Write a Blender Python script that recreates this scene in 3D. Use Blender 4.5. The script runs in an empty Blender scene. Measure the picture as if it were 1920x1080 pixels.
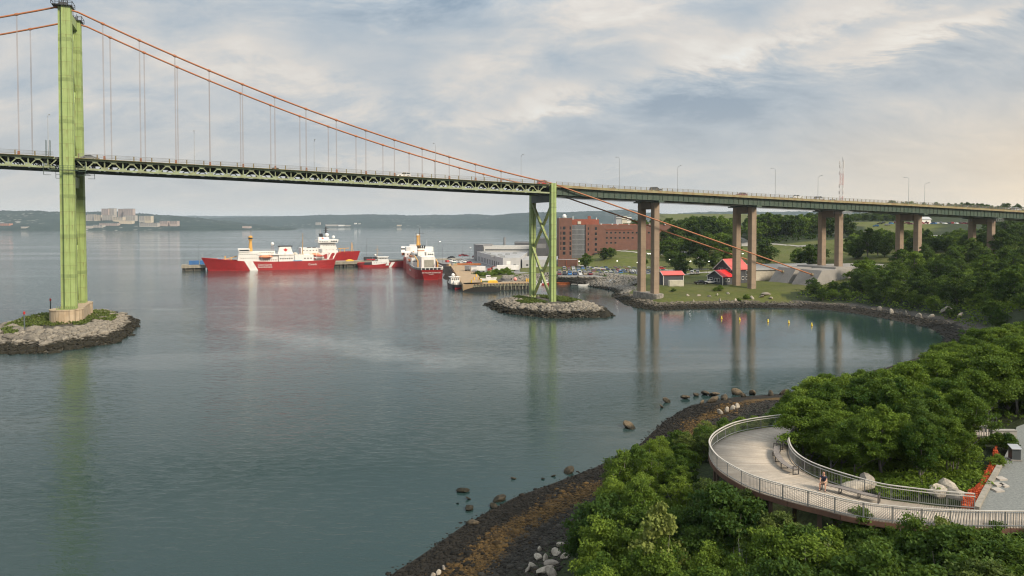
import bpy, math, random
import numpy as np
from mathutils import Vector, Matrix
random.seed(7); RNG = np.random.default_rng(11)
SC = bpy.context.scene
COL = SC.collection
R = math.radians

# ------------------------------------------------------------------ camera
CAM_H = 32.0
PITCH = R(1.5)
cam_d = bpy.data.cameras.new("camera"); cam = bpy.data.objects.new("camera", cam_d); COL.objects.link(cam)
cam.location = (0, 0, CAM_H); cam.rotation_euler = (math.pi/2 - PITCH, 0, 0)
cam_d.sensor_width = 36; cam_d.lens = 24.0; cam_d.shift_y = -0.0466
cam_d.clip_start = 0.5; cam_d.clip_end = 30000
SC.camera = cam
SC.view_settings.view_transform = 'Standard'; SC.view_settings.look = 'None'
SC.view_settings.exposure = 0.18; SC.view_settings.gamma = 1.0; SC.view_settings.use_curve_mapping = False
SC.render.engine = 'CYCLES'
SC.cycles.use_denoising = True; SC.cycles.use_adaptive_sampling = False
SC.cycles.filter_width = 1.15
SC.cycles.max_bounces = 6; SC.cycles.diffuse_bounces = 2; SC.cycles.glossy_bounces = 3
SC.cycles.transmission_bounces = 3; SC.cycles.transparent_max_bounces = 6; SC.cycles.volume_bounces = 1
SC.cycles.caustics_reflective = False; SC.cycles.caustics_refractive = False
SC.cycles.sample_clamp_indirect = 4.0

# ------------------------------------------------------------------ node helper
class NT:
    def __init__(s, tree):
        s.t = tree; s.n = tree.nodes; s.l = tree.links
    def new(s, typ, **kw):
        n = s.n.new(typ)
        for k, v in kw.items():
            if k == 'inp':
                for kk, vv in v.items():
                    if isinstance(vv, bpy.types.NodeSocket): s.l.new(vv, n.inputs[kk])
                    else: n.inputs[kk].default_value = vv
            else: setattr(n, k, v)
        return n
    def math(s, op, a, b=None, c=None, clamp=False):
        n = s.n.new('ShaderNodeMath'); n.operation = op; n.use_clamp = clamp
        for i, v in enumerate((a, b, c)):
            if v is None: continue
            if isinstance(v, bpy.types.NodeSocket): s.l.new(v, n.inputs[i])
            else: n.inputs[i].default_value = v
        return n.outputs[0]
    def ramp(s, fac, stops, interp='LINEAR'):
        n = s.n.new('ShaderNodeValToRGB'); s.l.new(fac, n.inputs[0])
        r = n.color_ramp; r.interpolation = interp
        while len(r.elements) < len(stops): r.elements.new(0.5)
        for e, (p, c) in zip(r.elements, stops):
            e.position = p
            e.color = (c, c, c, 1) if isinstance(c, (int, float)) else (*c, 1)
        return n.outputs[0]
    def mix(s, fac, a, b, typ='MIX'):
        n = s.n.new('ShaderNodeMix'); n.data_type = 'RGBA'; n.blend_type = typ
        for i, v in ((0, fac), (6, a), (7, b)):
            if isinstance(v, bpy.types.NodeSocket): s.l.new(v, n.inputs[i])
            else: n.inputs[i].default_value = v if i == 0 else ((*v, 1) if len(v) == 3 else v)
        return n.outputs[2]
    def noise(s, vec, scale, detail=4, rough=.55, dist=0.0):
        n = s.n.new('ShaderNodeTexNoise'); n.inputs['Scale'].default_value = scale
        n.inputs['Detail'].default_value = detail; n.inputs['Roughness'].default_value = rough
        n.inputs['Distortion'].default_value = dist
        if vec is not None: s.l.new(vec, n.inputs['Vector'])
        return n.outputs[0]
    def mapping(s, vec, scale=(1, 1, 1), loc=(0, 0, 0), rot=(0, 0, 0)):
        n = s.n.new('ShaderNodeMapping'); s.l.new(vec, n.inputs[0])
        n.inputs[1].default_value = loc; n.inputs[2].default_value = rot; n.inputs[3].default_value = scale
        return n.outputs[0]

# ------------------------------------------------------------------ world
SUN_EL, SUN_AZ = R(36), R(128)       # azimuth from +Y (view) towards +X (right): the sun stands behind the camera to the right
W = bpy.data.worlds.new("World"); SC.world = W; W.use_nodes = True
w = NT(W.node_tree); w.n.clear()
tc = w.new('ShaderNodeTexCoord').outputs['Generated']
sep = w.new('ShaderNodeSeparateXYZ', inp={0: tc})
zc_ = w.math('MAXIMUM', sep.outputs[2], 0.0)
den = w.math('ADD', zc_, 0.38)
pu = w.math('DIVIDE', sep.outputs[0], den); pv = w.math('DIVIDE', sep.outputs[1], den)
pvec = w.new('ShaderNodeCombineXYZ', inp={0: pu, 1: pv, 2: 0.0}).outputs[0]
wp = w.new('ShaderNodeTexNoise', inp={'Vector': pvec, 'Scale': .9, 'Detail': 3.0})
pw = w.new('ShaderNodeVectorMath', operation='MULTIPLY_ADD'); w.l.new(wp.outputs['Color'], pw.inputs[0]); pw.inputs[1].default_value = (.55, .55, 0); w.l.new(pvec, pw.inputs[2])
m1 = w.mapping(pw.outputs[0], (1.35, 1.9, 1), (3.1, 1.7, 0), (0, 0, R(-22)))
n1 = w.noise(m1, 1.15, 9, .56, .15)
m2 = w.mapping(pw.outputs[0], (1.7, 2.7, 1), (7.3, 4.2, 2.0), (0, 0, R(-14)))
n2 = w.noise(m2, 2.8, 10, .65, .2)
# the cloud deck of this evening: broad banks and breaks by compass bearing and elevation
azn = w.math('ARCTAN2', sep.outputs[0], sep.outputs[1]); eln = w.math('ARCSINE', sep.outputs[2])
azw = w.math('ADD', azn, w.math('MULTIPLY', w.math('SUBTRACT', n1, .5), .30)); elw = w.math('ADD', eln, w.math('MULTIPLY', w.math('SUBTRACT', n2, .5), .14))
def bank(px, py, sx, sy, tilt, wt):
    a0 = math.atan((px-960)/1280.); e0 = math.atan((417-py)/1280.*math.cos(a0)); sa, se = sx/1280., sy/1280.; c, s_ = math.cos(R(tilt)), math.sin(R(tilt))
    da, de = w.math('SUBTRACT', azw, a0), w.math('SUBTRACT', elw, e0)
    u_ = w.math('DIVIDE', w.math('ADD', w.math('MULTIPLY', da, c), w.math('MULTIPLY', de, s_)), sa); v_ = w.math('DIVIDE', w.math('SUBTRACT', w.math('MULTIPLY', de, c), w.math('MULTIPLY', da, s_)), se)
    r2 = w.math('ADD', w.math('MULTIPLY', u_, u_), w.math('MULTIPLY', v_, v_))
    return w.math('MULTIPLY', w.math('POWER', 2.71828, w.math('MULTIPLY', r2, -1.0)), wt)
T_ = w.math('ADD', w.math('MULTIPLY', w.math('SUBTRACT', n1, .5), 1.45), w.math('MULTIPLY', w.math('SUBTRACT', n2, .5), 1.05))
T_ = w.math('ADD', T_, .42)
for bk in ((820, 45, 190, 55, 6, -.34), (1230, 215, 330, 60, 8, -.12), (1830, 125, 150, 60, 4, -.16), (120, 40, 260, 80, 0, -.18), (1380, 88, 270, 36, 14, .40), (1780, 52, 180, 20, 8, .34), (330, 200, 230, 110, 0, .20), (1000, 195, 130, 26, 14, .22), (560, 130, 200, 36, -10, .12), (700, 300, 120, 10, 2, .26), (1160, 318, 140, 5, 2, .22), (1600, 330, 420, 60, 0, -.06), (600, 260, 300, 30, 0, -.10)):
    T_ = w.math('ADD', T_, bank(*bk))
cloud = w.ramp(T_, [(.06, (.245, .32, .405)), (.30, (.37, .435, .50)), (.48, (.485, .515, .54)), (.66, (.64, .61, .575)), (.82, (.73, .705, .66)), (1.0, (.80, .83, .825))])
# thin patches of open sky
m3 = w.mapping(pvec, (0.5, 1.0, 1), (1.3, 9.2, 5.0), (0, 0, R(-28)))
n3 = w.noise(m3, 0.9, 6, .55, .2)
gap = w.ramp(n3, [(.56, 0.0), (.70, .30)])
sky = w.new('ShaderNodeTexSky', sky_type='NISHITA', sun_disc=False, sun_elevation=SUN_EL, sun_rotation=SUN_AZ,
            air_density=1.0, dust_density=1.5, ozone_density=1.0, altitude=30)
sky01 = w.mix(1.0, sky.outputs[0], (.62, .62, .62), 'MULTIPLY')
cl10 = w.mix(1.0, cloud, (10, 10, 10), 'MULTIPLY')
c1 = w.mix(gap, cl10, sky01)
# overcast horizon veil, grey on the left and a warm glow low on the right
hz = w.ramp(sep.outputs[2], [(0.0, 1.0), (.06, .78), (.18, .18), (.34, 0.0)], 'EASE')
az = w.ramp(sep.outputs[0], [(.30, 0.0), (.50, .5), (.66, 1.0)], 'EASE')
hcol = w.mix(az, (5.2, 5.15, 4.9), (9.4, 7.3, 4.8))
c2 = w.mix(w.math('MULTIPLY', hz, .86), c1, hcol)
# an overcast vault is brighter towards the zenith
zen = w.ramp(sep.outputs[2], [(.28, 1.0), (.75, 2.0), (1.0, 2.2)])
c3 = w.mix(1.0, c2, zen, 'MULTIPLY')
bg = w.new('ShaderNodeBackground', inp={0: c3, 1: 0.1})
w.l.new(bg.outputs[0], w.new('ShaderNodeOutputWorld').inputs[0])
W.cycles.sampling_method = 'MANUAL'; W.cycles.sample_map_resolution = 1024

sun_d = bpy.data.lights.new("sun", 'SUN'); sun = bpy.data.objects.new("sun", sun_d); COL.objects.link(sun)
sun_d.energy = 4.6; sun_d.angle = R(14); sun_d.color = (1.0, .87, .70)
sdir = Vector((math.sin(SUN_AZ)*math.cos(SUN_EL), math.cos(SUN_AZ)*math.cos(SUN_EL), math.sin(SUN_EL)))
sun.rotation_euler = sdir.to_track_quat('Z', 'Y').to_euler()

# ------------------------------------------------------------------ survey helpers: a sight line of the camera station met with a level or a distance
_c, _s = math.cos(PITCH), math.sin(PITCH)
def _ray(px, py):
    a = (px-960)/1280.; b = (450.5-py)/1280.
    return a, _c+b*_s, -_s+b*_c
def P(px, py, z=0.0):
    a, yd, zd = _ray(px, py); t = (z-CAM_H)/zd
    return Vector((a*t, yd*t, z))
def PY(px, py, Y):
    a, yd, zd = _ray(px, py); t = Y/yd
    return Vector((a*t, Y, CAM_H+zd*t))

# ------------------------------------------------------------------ object helpers
def tag(o, label=None, cat=None, group=None, kind=None):
    if label: o['label'] = label
    if cat: o['category'] = cat
    if group: o['group'] = group
    if kind: o['kind'] = kind
    return o
def empty(name, loc=(0, 0, 0), rz=0.0, label=None, cat=None, group=None, kind=None):
    o = bpy.data.objects.new(name, None); COL.objects.link(o)
    o.location = loc; o.rotation_euler = (0, 0, rz); o.empty_display_size = .3
    return tag(o, label, cat, group, kind)
def link(name, me, parent=None, mat=None, loc=(0, 0, 0), rot=(0, 0, 0), scale=(1, 1, 1)):
    o = bpy.data.objects.new(name, me); COL.objects.link(o)
    o.location = loc; o.rotation_euler = rot; o.scale = scale
    if parent is not None: o.parent = parent
    if mat is not None:
        if not me.materials: me.materials.append(mat)
    return o
def copy_tree(o, parent=None):
    c = o.copy(); COL.objects.link(c)
    if parent is not None: c.parent = parent
    for ch in o.children: copy_tree(ch, c)
    return c

class MB:
    """collects faces of one mesh"""
    def __init__(s): s.v = []; s.f = []; s.mi = []; s.cur = 0
    def m(s, i): s.cur = i; return s
    def add(s, vs, fs):
        b = len(s.v); s.v.extend(tuple(q) for q in vs)
        for f in fs: s.f.append(tuple(b+i for i in f)); s.mi.append(s.cur)
        return s
    def hexa(s, p):      # p: 4 bottom + 4 top, counter-clockwise
        return s.add(p, [(3, 2, 1, 0), (4, 5, 6, 7), (0, 1, 5, 4), (1, 2, 6, 5), (2, 3, 7, 6), (3, 0, 4, 7)])
    def box(s, x0, x1, y0, y1, z0, z1):
        return s.hexa([(x0, y0, z0), (x1, y0, z0), (x1, y1, z0), (x0, y1, z0), (x0, y0, z1), (x1, y0, z1), (x1, y1, z1), (x0, y1, z1)])
    def bar(s, p, q, w=.1, h=None, up=(0, 0, 1)):
        h = w if h is None else h
        p = Vector(p); q = Vector(q); d = (q-p)
        if d.length < 1e-6: return s
        d.normalize(); upv = Vector(up)
        if abs(d.dot(upv)) > .99: upv = Vector((0, 1, 0)) if abs(d.y) < .9 else Vector((1, 0, 0))
        a = d.cross(upv).normalized(); b = a.cross(d).normalized()
        a = a*(w/2); b = b*(h/2)
        return s.hexa([p-a-b, p+a-b, p+a+b, p-a+b, q-a-b, q+a-b, q+a+b, q-a+b])
    def tube(s, p, q, r, n=8, r2=None, cap=True):
        r2 = r if r2 is None else r2
        p = Vector(p); q = Vector(q); d = (q-p).normalized()
        a = d.orthogonal().normalized(); b = d.cross(a)
        vs = []
        for c, rr in ((p, r), (q, r2)):
            for i in range(n):
                t = 2*math.pi*i/n; vs.append(c+a*(math.cos(t)*rr)+b*(math.sin(t)*rr))
        fs = [(i, (i+1) % n, n+(i+1) % n, n+i) for i in range(n)]
        if cap: fs += [tuple(range(n))[::-1], tuple(range(n, 2*n))]
        return s.add(vs, fs)
    def path(s, pts, r, n=6, rs=None):
        pts = [Vector(p) for p in pts]; rings = []
        for i, p in enumerate(pts):
            d = (pts[min(i+1, len(pts)-1)]-pts[max(i-1, 0)]).normalized()
            upv = Vector((0, 0, 1)) if abs(d.z) < .95 else Vector((1, 0, 0))
            a = d.cross(upv).normalized(); b = a.cross(d); rr = rs[i] if rs else r
            rings.append([p+a*(math.cos(2*math.pi*k/n)*rr)+b*(math.sin(2*math.pi*k/n)*rr) for k in range(n)])
        return s.loft(rings)
    def loft(s, rings, cap=True, closed=True):
        n = len(rings[0]); vs = [q for r in rings for q in r]; fs = []
        for j in range(len(rings)-1):
            for i in range(n if closed else n-1):
                k = (i+1) % n
                fs.append((j*n+i, j*n+k, (j+1)*n+k, (j+1)*n+i))
        if cap and closed: fs += [tuple(range(n))[::-1], tuple((len(rings)-1)*n+i for i in range(n))]
        return s.add(vs, fs)
    def prism(s, poly, z0, z1):
        n = len(poly)
        vs = [(p[0], p[1], z0 if len(p) < 3 else p[2]+z0) for p in poly]+[(p[0], p[1], z1 if len(p) < 3 else p[2]+z1) for p in poly]
        return s.add(vs, [tuple(range(n))[::-1], tuple(range(n, 2*n))]+[(i, (i+1) % n, n+(i+1) % n, n+i) for i in range(n)])
    def quad(s, a, b, c, d): return s.add([a, b, c, d], [(0, 1, 2, 3)])
    def ball(s, c, r, n=10, m=6, sz=(1, 1, 1)):
        vs = []; fs = []
        for j in range(m+1):
            ph = math.pi*j/m
            for i in range(n):
                t = 2*math.pi*i/n
                vs.append((c[0]+r*sz[0]*math.sin(ph)*math.cos(t), c[1]+r*sz[1]*math.sin(ph)*math.sin(t), c[2]-r*sz[2]*math.cos(ph)))
        for j in range(m):
            for i in range(n):
                k = (i+1) % n
                fs.append((j*n+i, j*n+k, (j+1)*n+k, (j+1)*n+i))
        return s.add(vs, fs)
    def mesh(s, name, mats=None, smooth=False):
        me = bpy.data.meshes.new(name); me.from_pydata(s.v, [], s.f)
        for m in (mats if isinstance(mats, (list, tuple)) else [mats] if mats else []): me.materials.append(m)
        if any(s.mi): me.polygons.foreach_set('material_index', s.mi)
        if smooth: me.polygons.foreach_set('use_smooth', [True]*len(s.f))
        me.validate(clean_customdata=False); me.update()
        return me
    def build(s, name, mats, parent=None, smooth=False, loc=(0, 0, 0), rot=(0, 0, 0)):
        return link(name, s.mesh(name, mats, smooth), parent, None, loc, rot)

def np_mesh(name, V, F, mat=None, smooth=False, attrs=None):
    me = bpy.data.meshes.new(name)
    V = np.asarray(V, np.float32); F = np.asarray(F, np.int32); k = F.shape[1]
    me.vertices.add(len(V)); me.vertices.foreach_set('co', V.ravel())
    me.loops.add(F.size); me.loops.foreach_set('vertex_index', F.ravel())
    me.polygons.add(len(F)); me.polygons.foreach_set('loop_start', np.arange(len(F), dtype=np.int32)*k)
    me.polygons.foreach_set('loop_total', np.full(len(F), k, np.int32))
    if smooth: me.polygons.foreach_set('use_smooth', np.ones(len(F), bool))
    for nm, (dom, arr) in (attrs or {}).items():
        a = me.attributes.new(nm, 'FLOAT', dom); a.data.foreach_set('value', np.asarray(arr, np.float32))
    me.update(calc_edges=True)
    if mat: me.materials.append(mat)
    return me

# ------------------------------------------------------------------ materials
MATS = {}
def mat(name, col, rough=.6, col2=None, scale=1.0, detail=5, metal=0.0, bump=0.0, bscale=None, spec=.5, streak=None, objcol=False, amount=1.0, emit=None, lo=.35, hi=.65):
    """base colour mottled with noise towards col2; streak = (colour, amount) adds vertical weather streaks"""
    if name in MATS: return MATS[name]
    m = bpy.data.materials.new(name); m.use_nodes = True; t = NT(m.node_tree)
    bs = t.n['Principled BSDF']
    pos = t.new('ShaderNodeNewGeometry').outputs['Position']
    c = None
    if objcol: c = t.new('ShaderNodeObjectInfo').outputs['Color']
    nz = t.noise(pos, scale, detail)
    if col2 is not None:
        f = t.math('MULTIPLY', t.ramp(nz, [(lo, 0.0), (hi, 1.0)]), amount)
        c = t.mix(f, col if c is None else c, col2)
    elif c is None:
        c = t.mix(t.ramp(nz, [(.3, 0.0), (.7, 1.0)]), tuple(q*.88 for q in col), tuple(min(1, q*1.1) for q in col))
    if streak:
        sp = t.mapping(pos, (1.3, 1.3, .06))
        s1 = t.ramp(t.noise(sp, 1.6, 5, .6), [(.50, 0.0), (.68, 1.0)])
        c = t.mix(t.math('MULTIPLY', s1, streak[1]), c, streak[0])
    if isinstance(c, bpy.types.NodeSocket): t.l.new(c, bs.inputs['Base Color'])
    bs.inputs['Roughness'].default_value = rough; bs.inputs['Metallic'].default_value = metal
    bs.inputs['Specular IOR Level'].default_value = spec
    if bump:
        b = t.new('ShaderNodeBump', inp={'Strength': bump, 'Distance': .1, 'Height': t.noise(pos, bscale or scale*4, 5, .6)})
        t.l.new(b.outputs[0], bs.inputs['Normal'])
    if emit:
        bs.inputs['Emission Color'].default_value = (*emit[0], 1); bs.inputs['Emission Strength'].default_value = emit[1]
    MATS[name] = m
    return m

M_green = mat('bridge_green_paint', (.30, .385, .14), .55, (.245, .33, .11), .5, streak=((.16, .17, .06), .45))
M_green_rust = mat('bridge_green_rusty', (.25, .32, .12), .55, (.20, .15, .05), .8, lo=.5, hi=.72, streak=((.18, .12, .05), .5))
M_truss = mat('truss_green_paint', (.29, .345, .205), .6, (.22, .235, .13), .6)
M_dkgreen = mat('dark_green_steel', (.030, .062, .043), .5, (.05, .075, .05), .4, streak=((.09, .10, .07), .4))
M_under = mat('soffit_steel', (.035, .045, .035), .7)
M_orange = mat('orange_cable_paint', (.37, .125, .045), .6, (.31, .135, .065), .7)
M_rope = mat('hanger_rope', (.27, .22, .20), .6)
M_conc_tan = mat('tan_concrete', (.285, .21, .145), .85, (.235, .175, .12), .3, bump=.15, bscale=3, streak=((.19, .135, .10), .5))
M_conc = mat('grey_concrete', (.30, .28, .25), .85, (.23, .22, .20), .5, bump=.2, bscale=3, streak=((.16, .145, .12), .5))
M_conc_pier = mat('stained_concrete', (.45, .36, .25), .85, (.36, .27, .17), .4, bump=.2, bscale=3, streak=((.16, .125, .08), .85))
M_rust = mat('rusty_guard_rail', (.19, .135, .07), .7, (.22, .20, .11), .5)
M_fascia = mat('weathered_fascia', (.27, .25, .13), .7, (.22, .15, .07), .5)
M_asphalt = mat('asphalt', (.075, .075, .075), .9, (.10, .098, .092), .4, bump=.2, bscale=8)
M_steel = mat('galvanised_steel', (.36, .37, .37), .45, metal=.4)
M_dark = mat('dark_steel', (.04, .042, .045), .5)
M_white = mat('white_paint', (.74, .73, .70), .5, (.66, .64, .60), .4, streak=((.48, .40, .30), .25))
M_glass = mat('dark_glass', (.02, .026, .03), .08)
M_black = mat('black_rubber', (.02, .02, .02), .7)
M_lamp = mat('lit_lamp', (.9, .9, .85), .4, emit=((1.0, .93, .82), 9.0))

def add_seams(m, period, dark, width=.018):
    """thin horizontal plate seams or pour joints with a little run-off below them"""
    t = NT(m.node_tree); bs = t.n['Principled BSDF']; src = bs.inputs['Base Color'].links[0].from_socket
    pos = t.new('ShaderNodeNewGeometry').outputs['Position']; z = t.new('ShaderNodeSeparateXYZ', inp={0: pos}).outputs[2]
    f = t.math('FRACT', t.math('DIVIDE', z, period)); seam = t.ramp(f, [(0.0, 1.0), (width, 1.0), (width*1.4, 0.0)], 'LINEAR')
    run = t.math('MULTIPLY', t.ramp(f, [(.45, 0.0), (1.0, .8)]), t.ramp(t.noise(t.mapping(pos, (2.2, 2.2, .03)), 1.5, 4, .6), [(.52, 0.), (.66, 1.)]))
    k = t.math('MAXIMUM', t.math('MULTIPLY', seam, .75), run, clamp=True)
    t.l.new(t.mix(k, src, dark), bs.inputs['Base Color'])
add_seams(M_green, 3.9, (.165, .14, .05)); add_seams(M_conc_tan, 3.05, (.17, .125, .088)); add_seams(M_dkgreen, 50, (.05, .06, .04))
def carmat():
    m = mat('car_paint', (.5, .5, .5), .25, objcol=True, spec=.6)
    return m
M_car = carmat()
M_paint = mat('tinted_paint', (.5, .5, .5), .55, objcol=True)      # matt paint in the object's own colour
# ------------------------------------------------------------------ land outline (waterline) and terrain
NEAR_SHORE = [(730, 1080), (800, 1035), (870, 985), (960, 935), (1040, 905), (1120, 875), (1200, 833), (1245, 790), (1295, 760), (1380, 744), (1470, 738)]
COVE_SHORE = [(1560, 712), (1660, 690), (1740, 665), (1775, 645), (1772, 630), (1745, 614), (1680, 601), (1620, 590), (1560, 582), (1500, 578),
              (1400, 577), (1300, 579), (1230, 582), (1190, 576), (1165, 566), (1150, 556), (1160, 546), (1120, 538), (1080, 533), (1045, 531),
              (1000, 530), (960, 532), (938, 540)]
QUAY_A = P(938, 546.5, 0); QUAY_B = P(866, 546.5, 0)
shore = [P(*p) for p in NEAR_SHORE+COVE_SHORE]
shore += [QUAY_A, QUAY_B, Vector((-50, 478, 0)), Vector((-66, 545, 0)), Vector((-20, 590, 0)), Vector((40, 640, 0)), Vector((90, 760, 0)), Vector((200, 1100, 0)), Vector((500, 2300, 0)),
          Vector((2600, 3000, 0)), Vector((2600, -300, 0)), Vector((-110, -300, 0)), Vector((-80, -40, 0)), Vector((-38, 30, 0))]
SHORE = np.array([(p.x, p.y) for p in shore])
def shore_dist(x, y):
    """signed distance to the waterline, positive on land"""
    x = np.atleast_1d(np.asarray(x, float)).ravel(); y = np.atleast_1d(np.asarray(y, float)).ravel()
    best = np.full(x.shape, 1e9); inside = np.zeros(x.shape, bool)
    A = SHORE; Bq = np.roll(SHORE, -1, 0)
    for (ax, ay), (bx, by) in zip(A, Bq):
        dx, dy = bx-ax, by-ay; L = dx*dx+dy*dy+1e-9
        t = np.clip(((x-ax)*dx+(y-ay)*dy)/L, 0, 1)
        best = np.minimum(best, (x-ax-t*dx)**2+(y-ay-t*dy)**2)
        c = ((ay > y) != (by > y)) & (x < (bx-ax)*(y-ay)/(by-ay+1e-12)+ax)
        inside ^= c
    d = np.sqrt(best)
    return np.where(inside, d, -d)
def _ctl():
    C = [(17, 58, 8.2), (24, 68, 8.5), (35, 62, 11.2), (32.5, 50, 11.75), (36, 50, 11.9), (34, 52, 11.8), (29, 52.5, 11.4), (45, 58, 11.7), (55, 62, 11.8), (50, 52, 11.7), (60, 48, 11.8), (60, 70, 11.6), (45, 75, 10),
         (20, 44, 4.6), (30, 42, 6.5), (40, 41, 8.2), (52, 38, 9), (8, 50, 3.2), (12, 40, 4.0), (22, 52, 7.5), (30, 47.5, 8.3), (40, 45.5, 9),
         (50, 95, 5), (70, 100, 6), (90, 120, 5.2), (60, 85, 8), (80, 85, 9), (110, 100, 12), (130, 140, 9), (160, 180, 9), (32, 84, 5), (100, 150, 4),
         (200, 150, 16), (150, 100, 15)]
    for p in [(1100, 512, 365), (1200, 512, 365), (1050, 505, 400), (1110, 500, 410), (1220, 500, 410), (1150, 482, 440), (1050, 485, 480), (1250, 468, 500), (1180, 470, 470),
              (1300, 460, 480), (1290, 485, 420), (1400, 470, 430), (1480, 470, 430), (1560, 455, 430), (1450, 440, 520), (1640, 447, 480), (1560, 432, 520), (1750, 432, 520),
              (1720, 420, 590), (1850, 420, 590), (1650, 414, 640), (1900, 405, 700), (1400, 418, 640), (1250, 425, 640), (1600, 405, 800), (1300, 415, 800), (1900, 395, 900),
              (1700, 563, 242), (1850, 572, 228), (1900, 510, 290), (1700, 510, 290), (1800, 520, 280), (1640, 520, 300), (1800, 475, 340), (1910, 465, 350), (1680, 480, 350)]:
        q = PY(*p); C.append((q.x, q.y, q.z))
    for p in [(1350, 532, 4.9), (1260, 537, 4.8), (1420, 525, 5.0), (1300, 560, 2.6), (1400, 558, 3.0), (1480, 545, 4.6), (1230, 553, 2.6), (1450, 512, 7.0), (1520, 560, 2.8)]:
        q = P(*p); C.append((q.x, q.y, q.z))
    C += [(-20, 420, 2.6), (-30, 360, 2.6), (-40, 500, 2.6), (20, 460, 2.8), (0, 380, 2.7), (-20, 540, 2.6), (1500, 1500, 60), (1500, 300, 45), (600, 300, 30), (600, 900, 50), (900, 600, 50), (400, 1500, 50)]
    return np.array(C)
CTL = _ctl()
BEACH_NEAR = np.array([(p.x, p.y) for p in [P(*q) for q in NEAR_SHORE]])
def wav(x, y):
    return (np.sin(x*.9+1.3*np.sin(y*.37))*np.cos(y*.8+1.1*np.sin(x*.41))*.5+np.sin(x*2.3+y*1.7)*.2+np.sin(x*.23-y*.31)*.6)
def terrain_z(x, y):
    x = np.atleast_1d(np.asarray(x, float)).ravel(); y = np.atleast_1d(np.asarray(y, float)).ravel()
    num = np.zeros(x.shape); den = np.zeros(x.shape)
    for cx, cy, cz in CTL:
        r2 = (x-cx)**2+(y-cy)**2+(.02*cy)**2+2.0
        wt = r2**-1.9; num += wt*cz; den += wt
    h = num/den
    d = shore_dist(x, y)
    near = y < 170
    slope = np.where(near, .15, .22); wid = np.where(near, 9.0, 7.0)
    quay = (x < 5) & (y > 300)
    beach = np.minimum(d*slope, wid*slope)
    rise = np.clip((d-wid)/np.where(near, 14.0, 9.0), 0, 1); rise = rise*rise*(3-2*rise)
    z = np.minimum(beach, h)+np.maximum(h-beach, 0)*rise
    z = z+wav(x, y)*np.clip(d/10, 0, 1)*.12*np.where(y < 170, 1, 1.6)
    z = np.where(quay & (d > 0), np.minimum(2.5, .5+d*.6), z)
    z = np.where(d < 0, np.maximum(d*.12, -4), z)
    return z
def tz(x, y): return float(terrain_z([x], [y])[0])

def grid_axis(segs):
    out = []
    for a, b, st in segs: out += list(np.arange(a, b, st))
    return np.array(out+[segs[-1][1]])
gx = grid_axis([(-170, -26, 8), (-26, 112, 1.15), (112, 300, 4), (300, 700, 14), (700, 2500, 100)])
gy = grid_axis([(22, 135, 1.15), (135, 300, 2.5), (300, 620, 6), (620, 2900, 80)])
GX, GY = np.meshgrid(gx, gy); GZ = terrain_z(GX, GY); GD = shore_dist(GX, GY)
nx, ny = len(gx), len(gy)
idx = np.arange(nx*ny).reshape(ny, nx)
F = np.stack([idx[:-1, :-1], idx[:-1, 1:], idx[1:, 1:], idx[1:, :-1]], -1).reshape(-1, 4)
keep = (GD[F].max(1) > -30); F = F[keep]
def inpoly(x, y, poly):
    x = np.atleast_1d(np.asarray(x, float)); y = np.atleast_1d(np.asarray(y, float)); ins = np.zeros(x.shape, bool)
    n = len(poly)
    for i in range(n):
        ax, ay = poly[i][0], poly[i][1]; bx, by = poly[(i+1) % n][0], poly[(i+1) % n][1]
        ins ^= ((ay > y) != (by > y)) & (x < (bx-ax)*(y-ay)/(by-ay+1e-12)+ax)
    return ins

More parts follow.
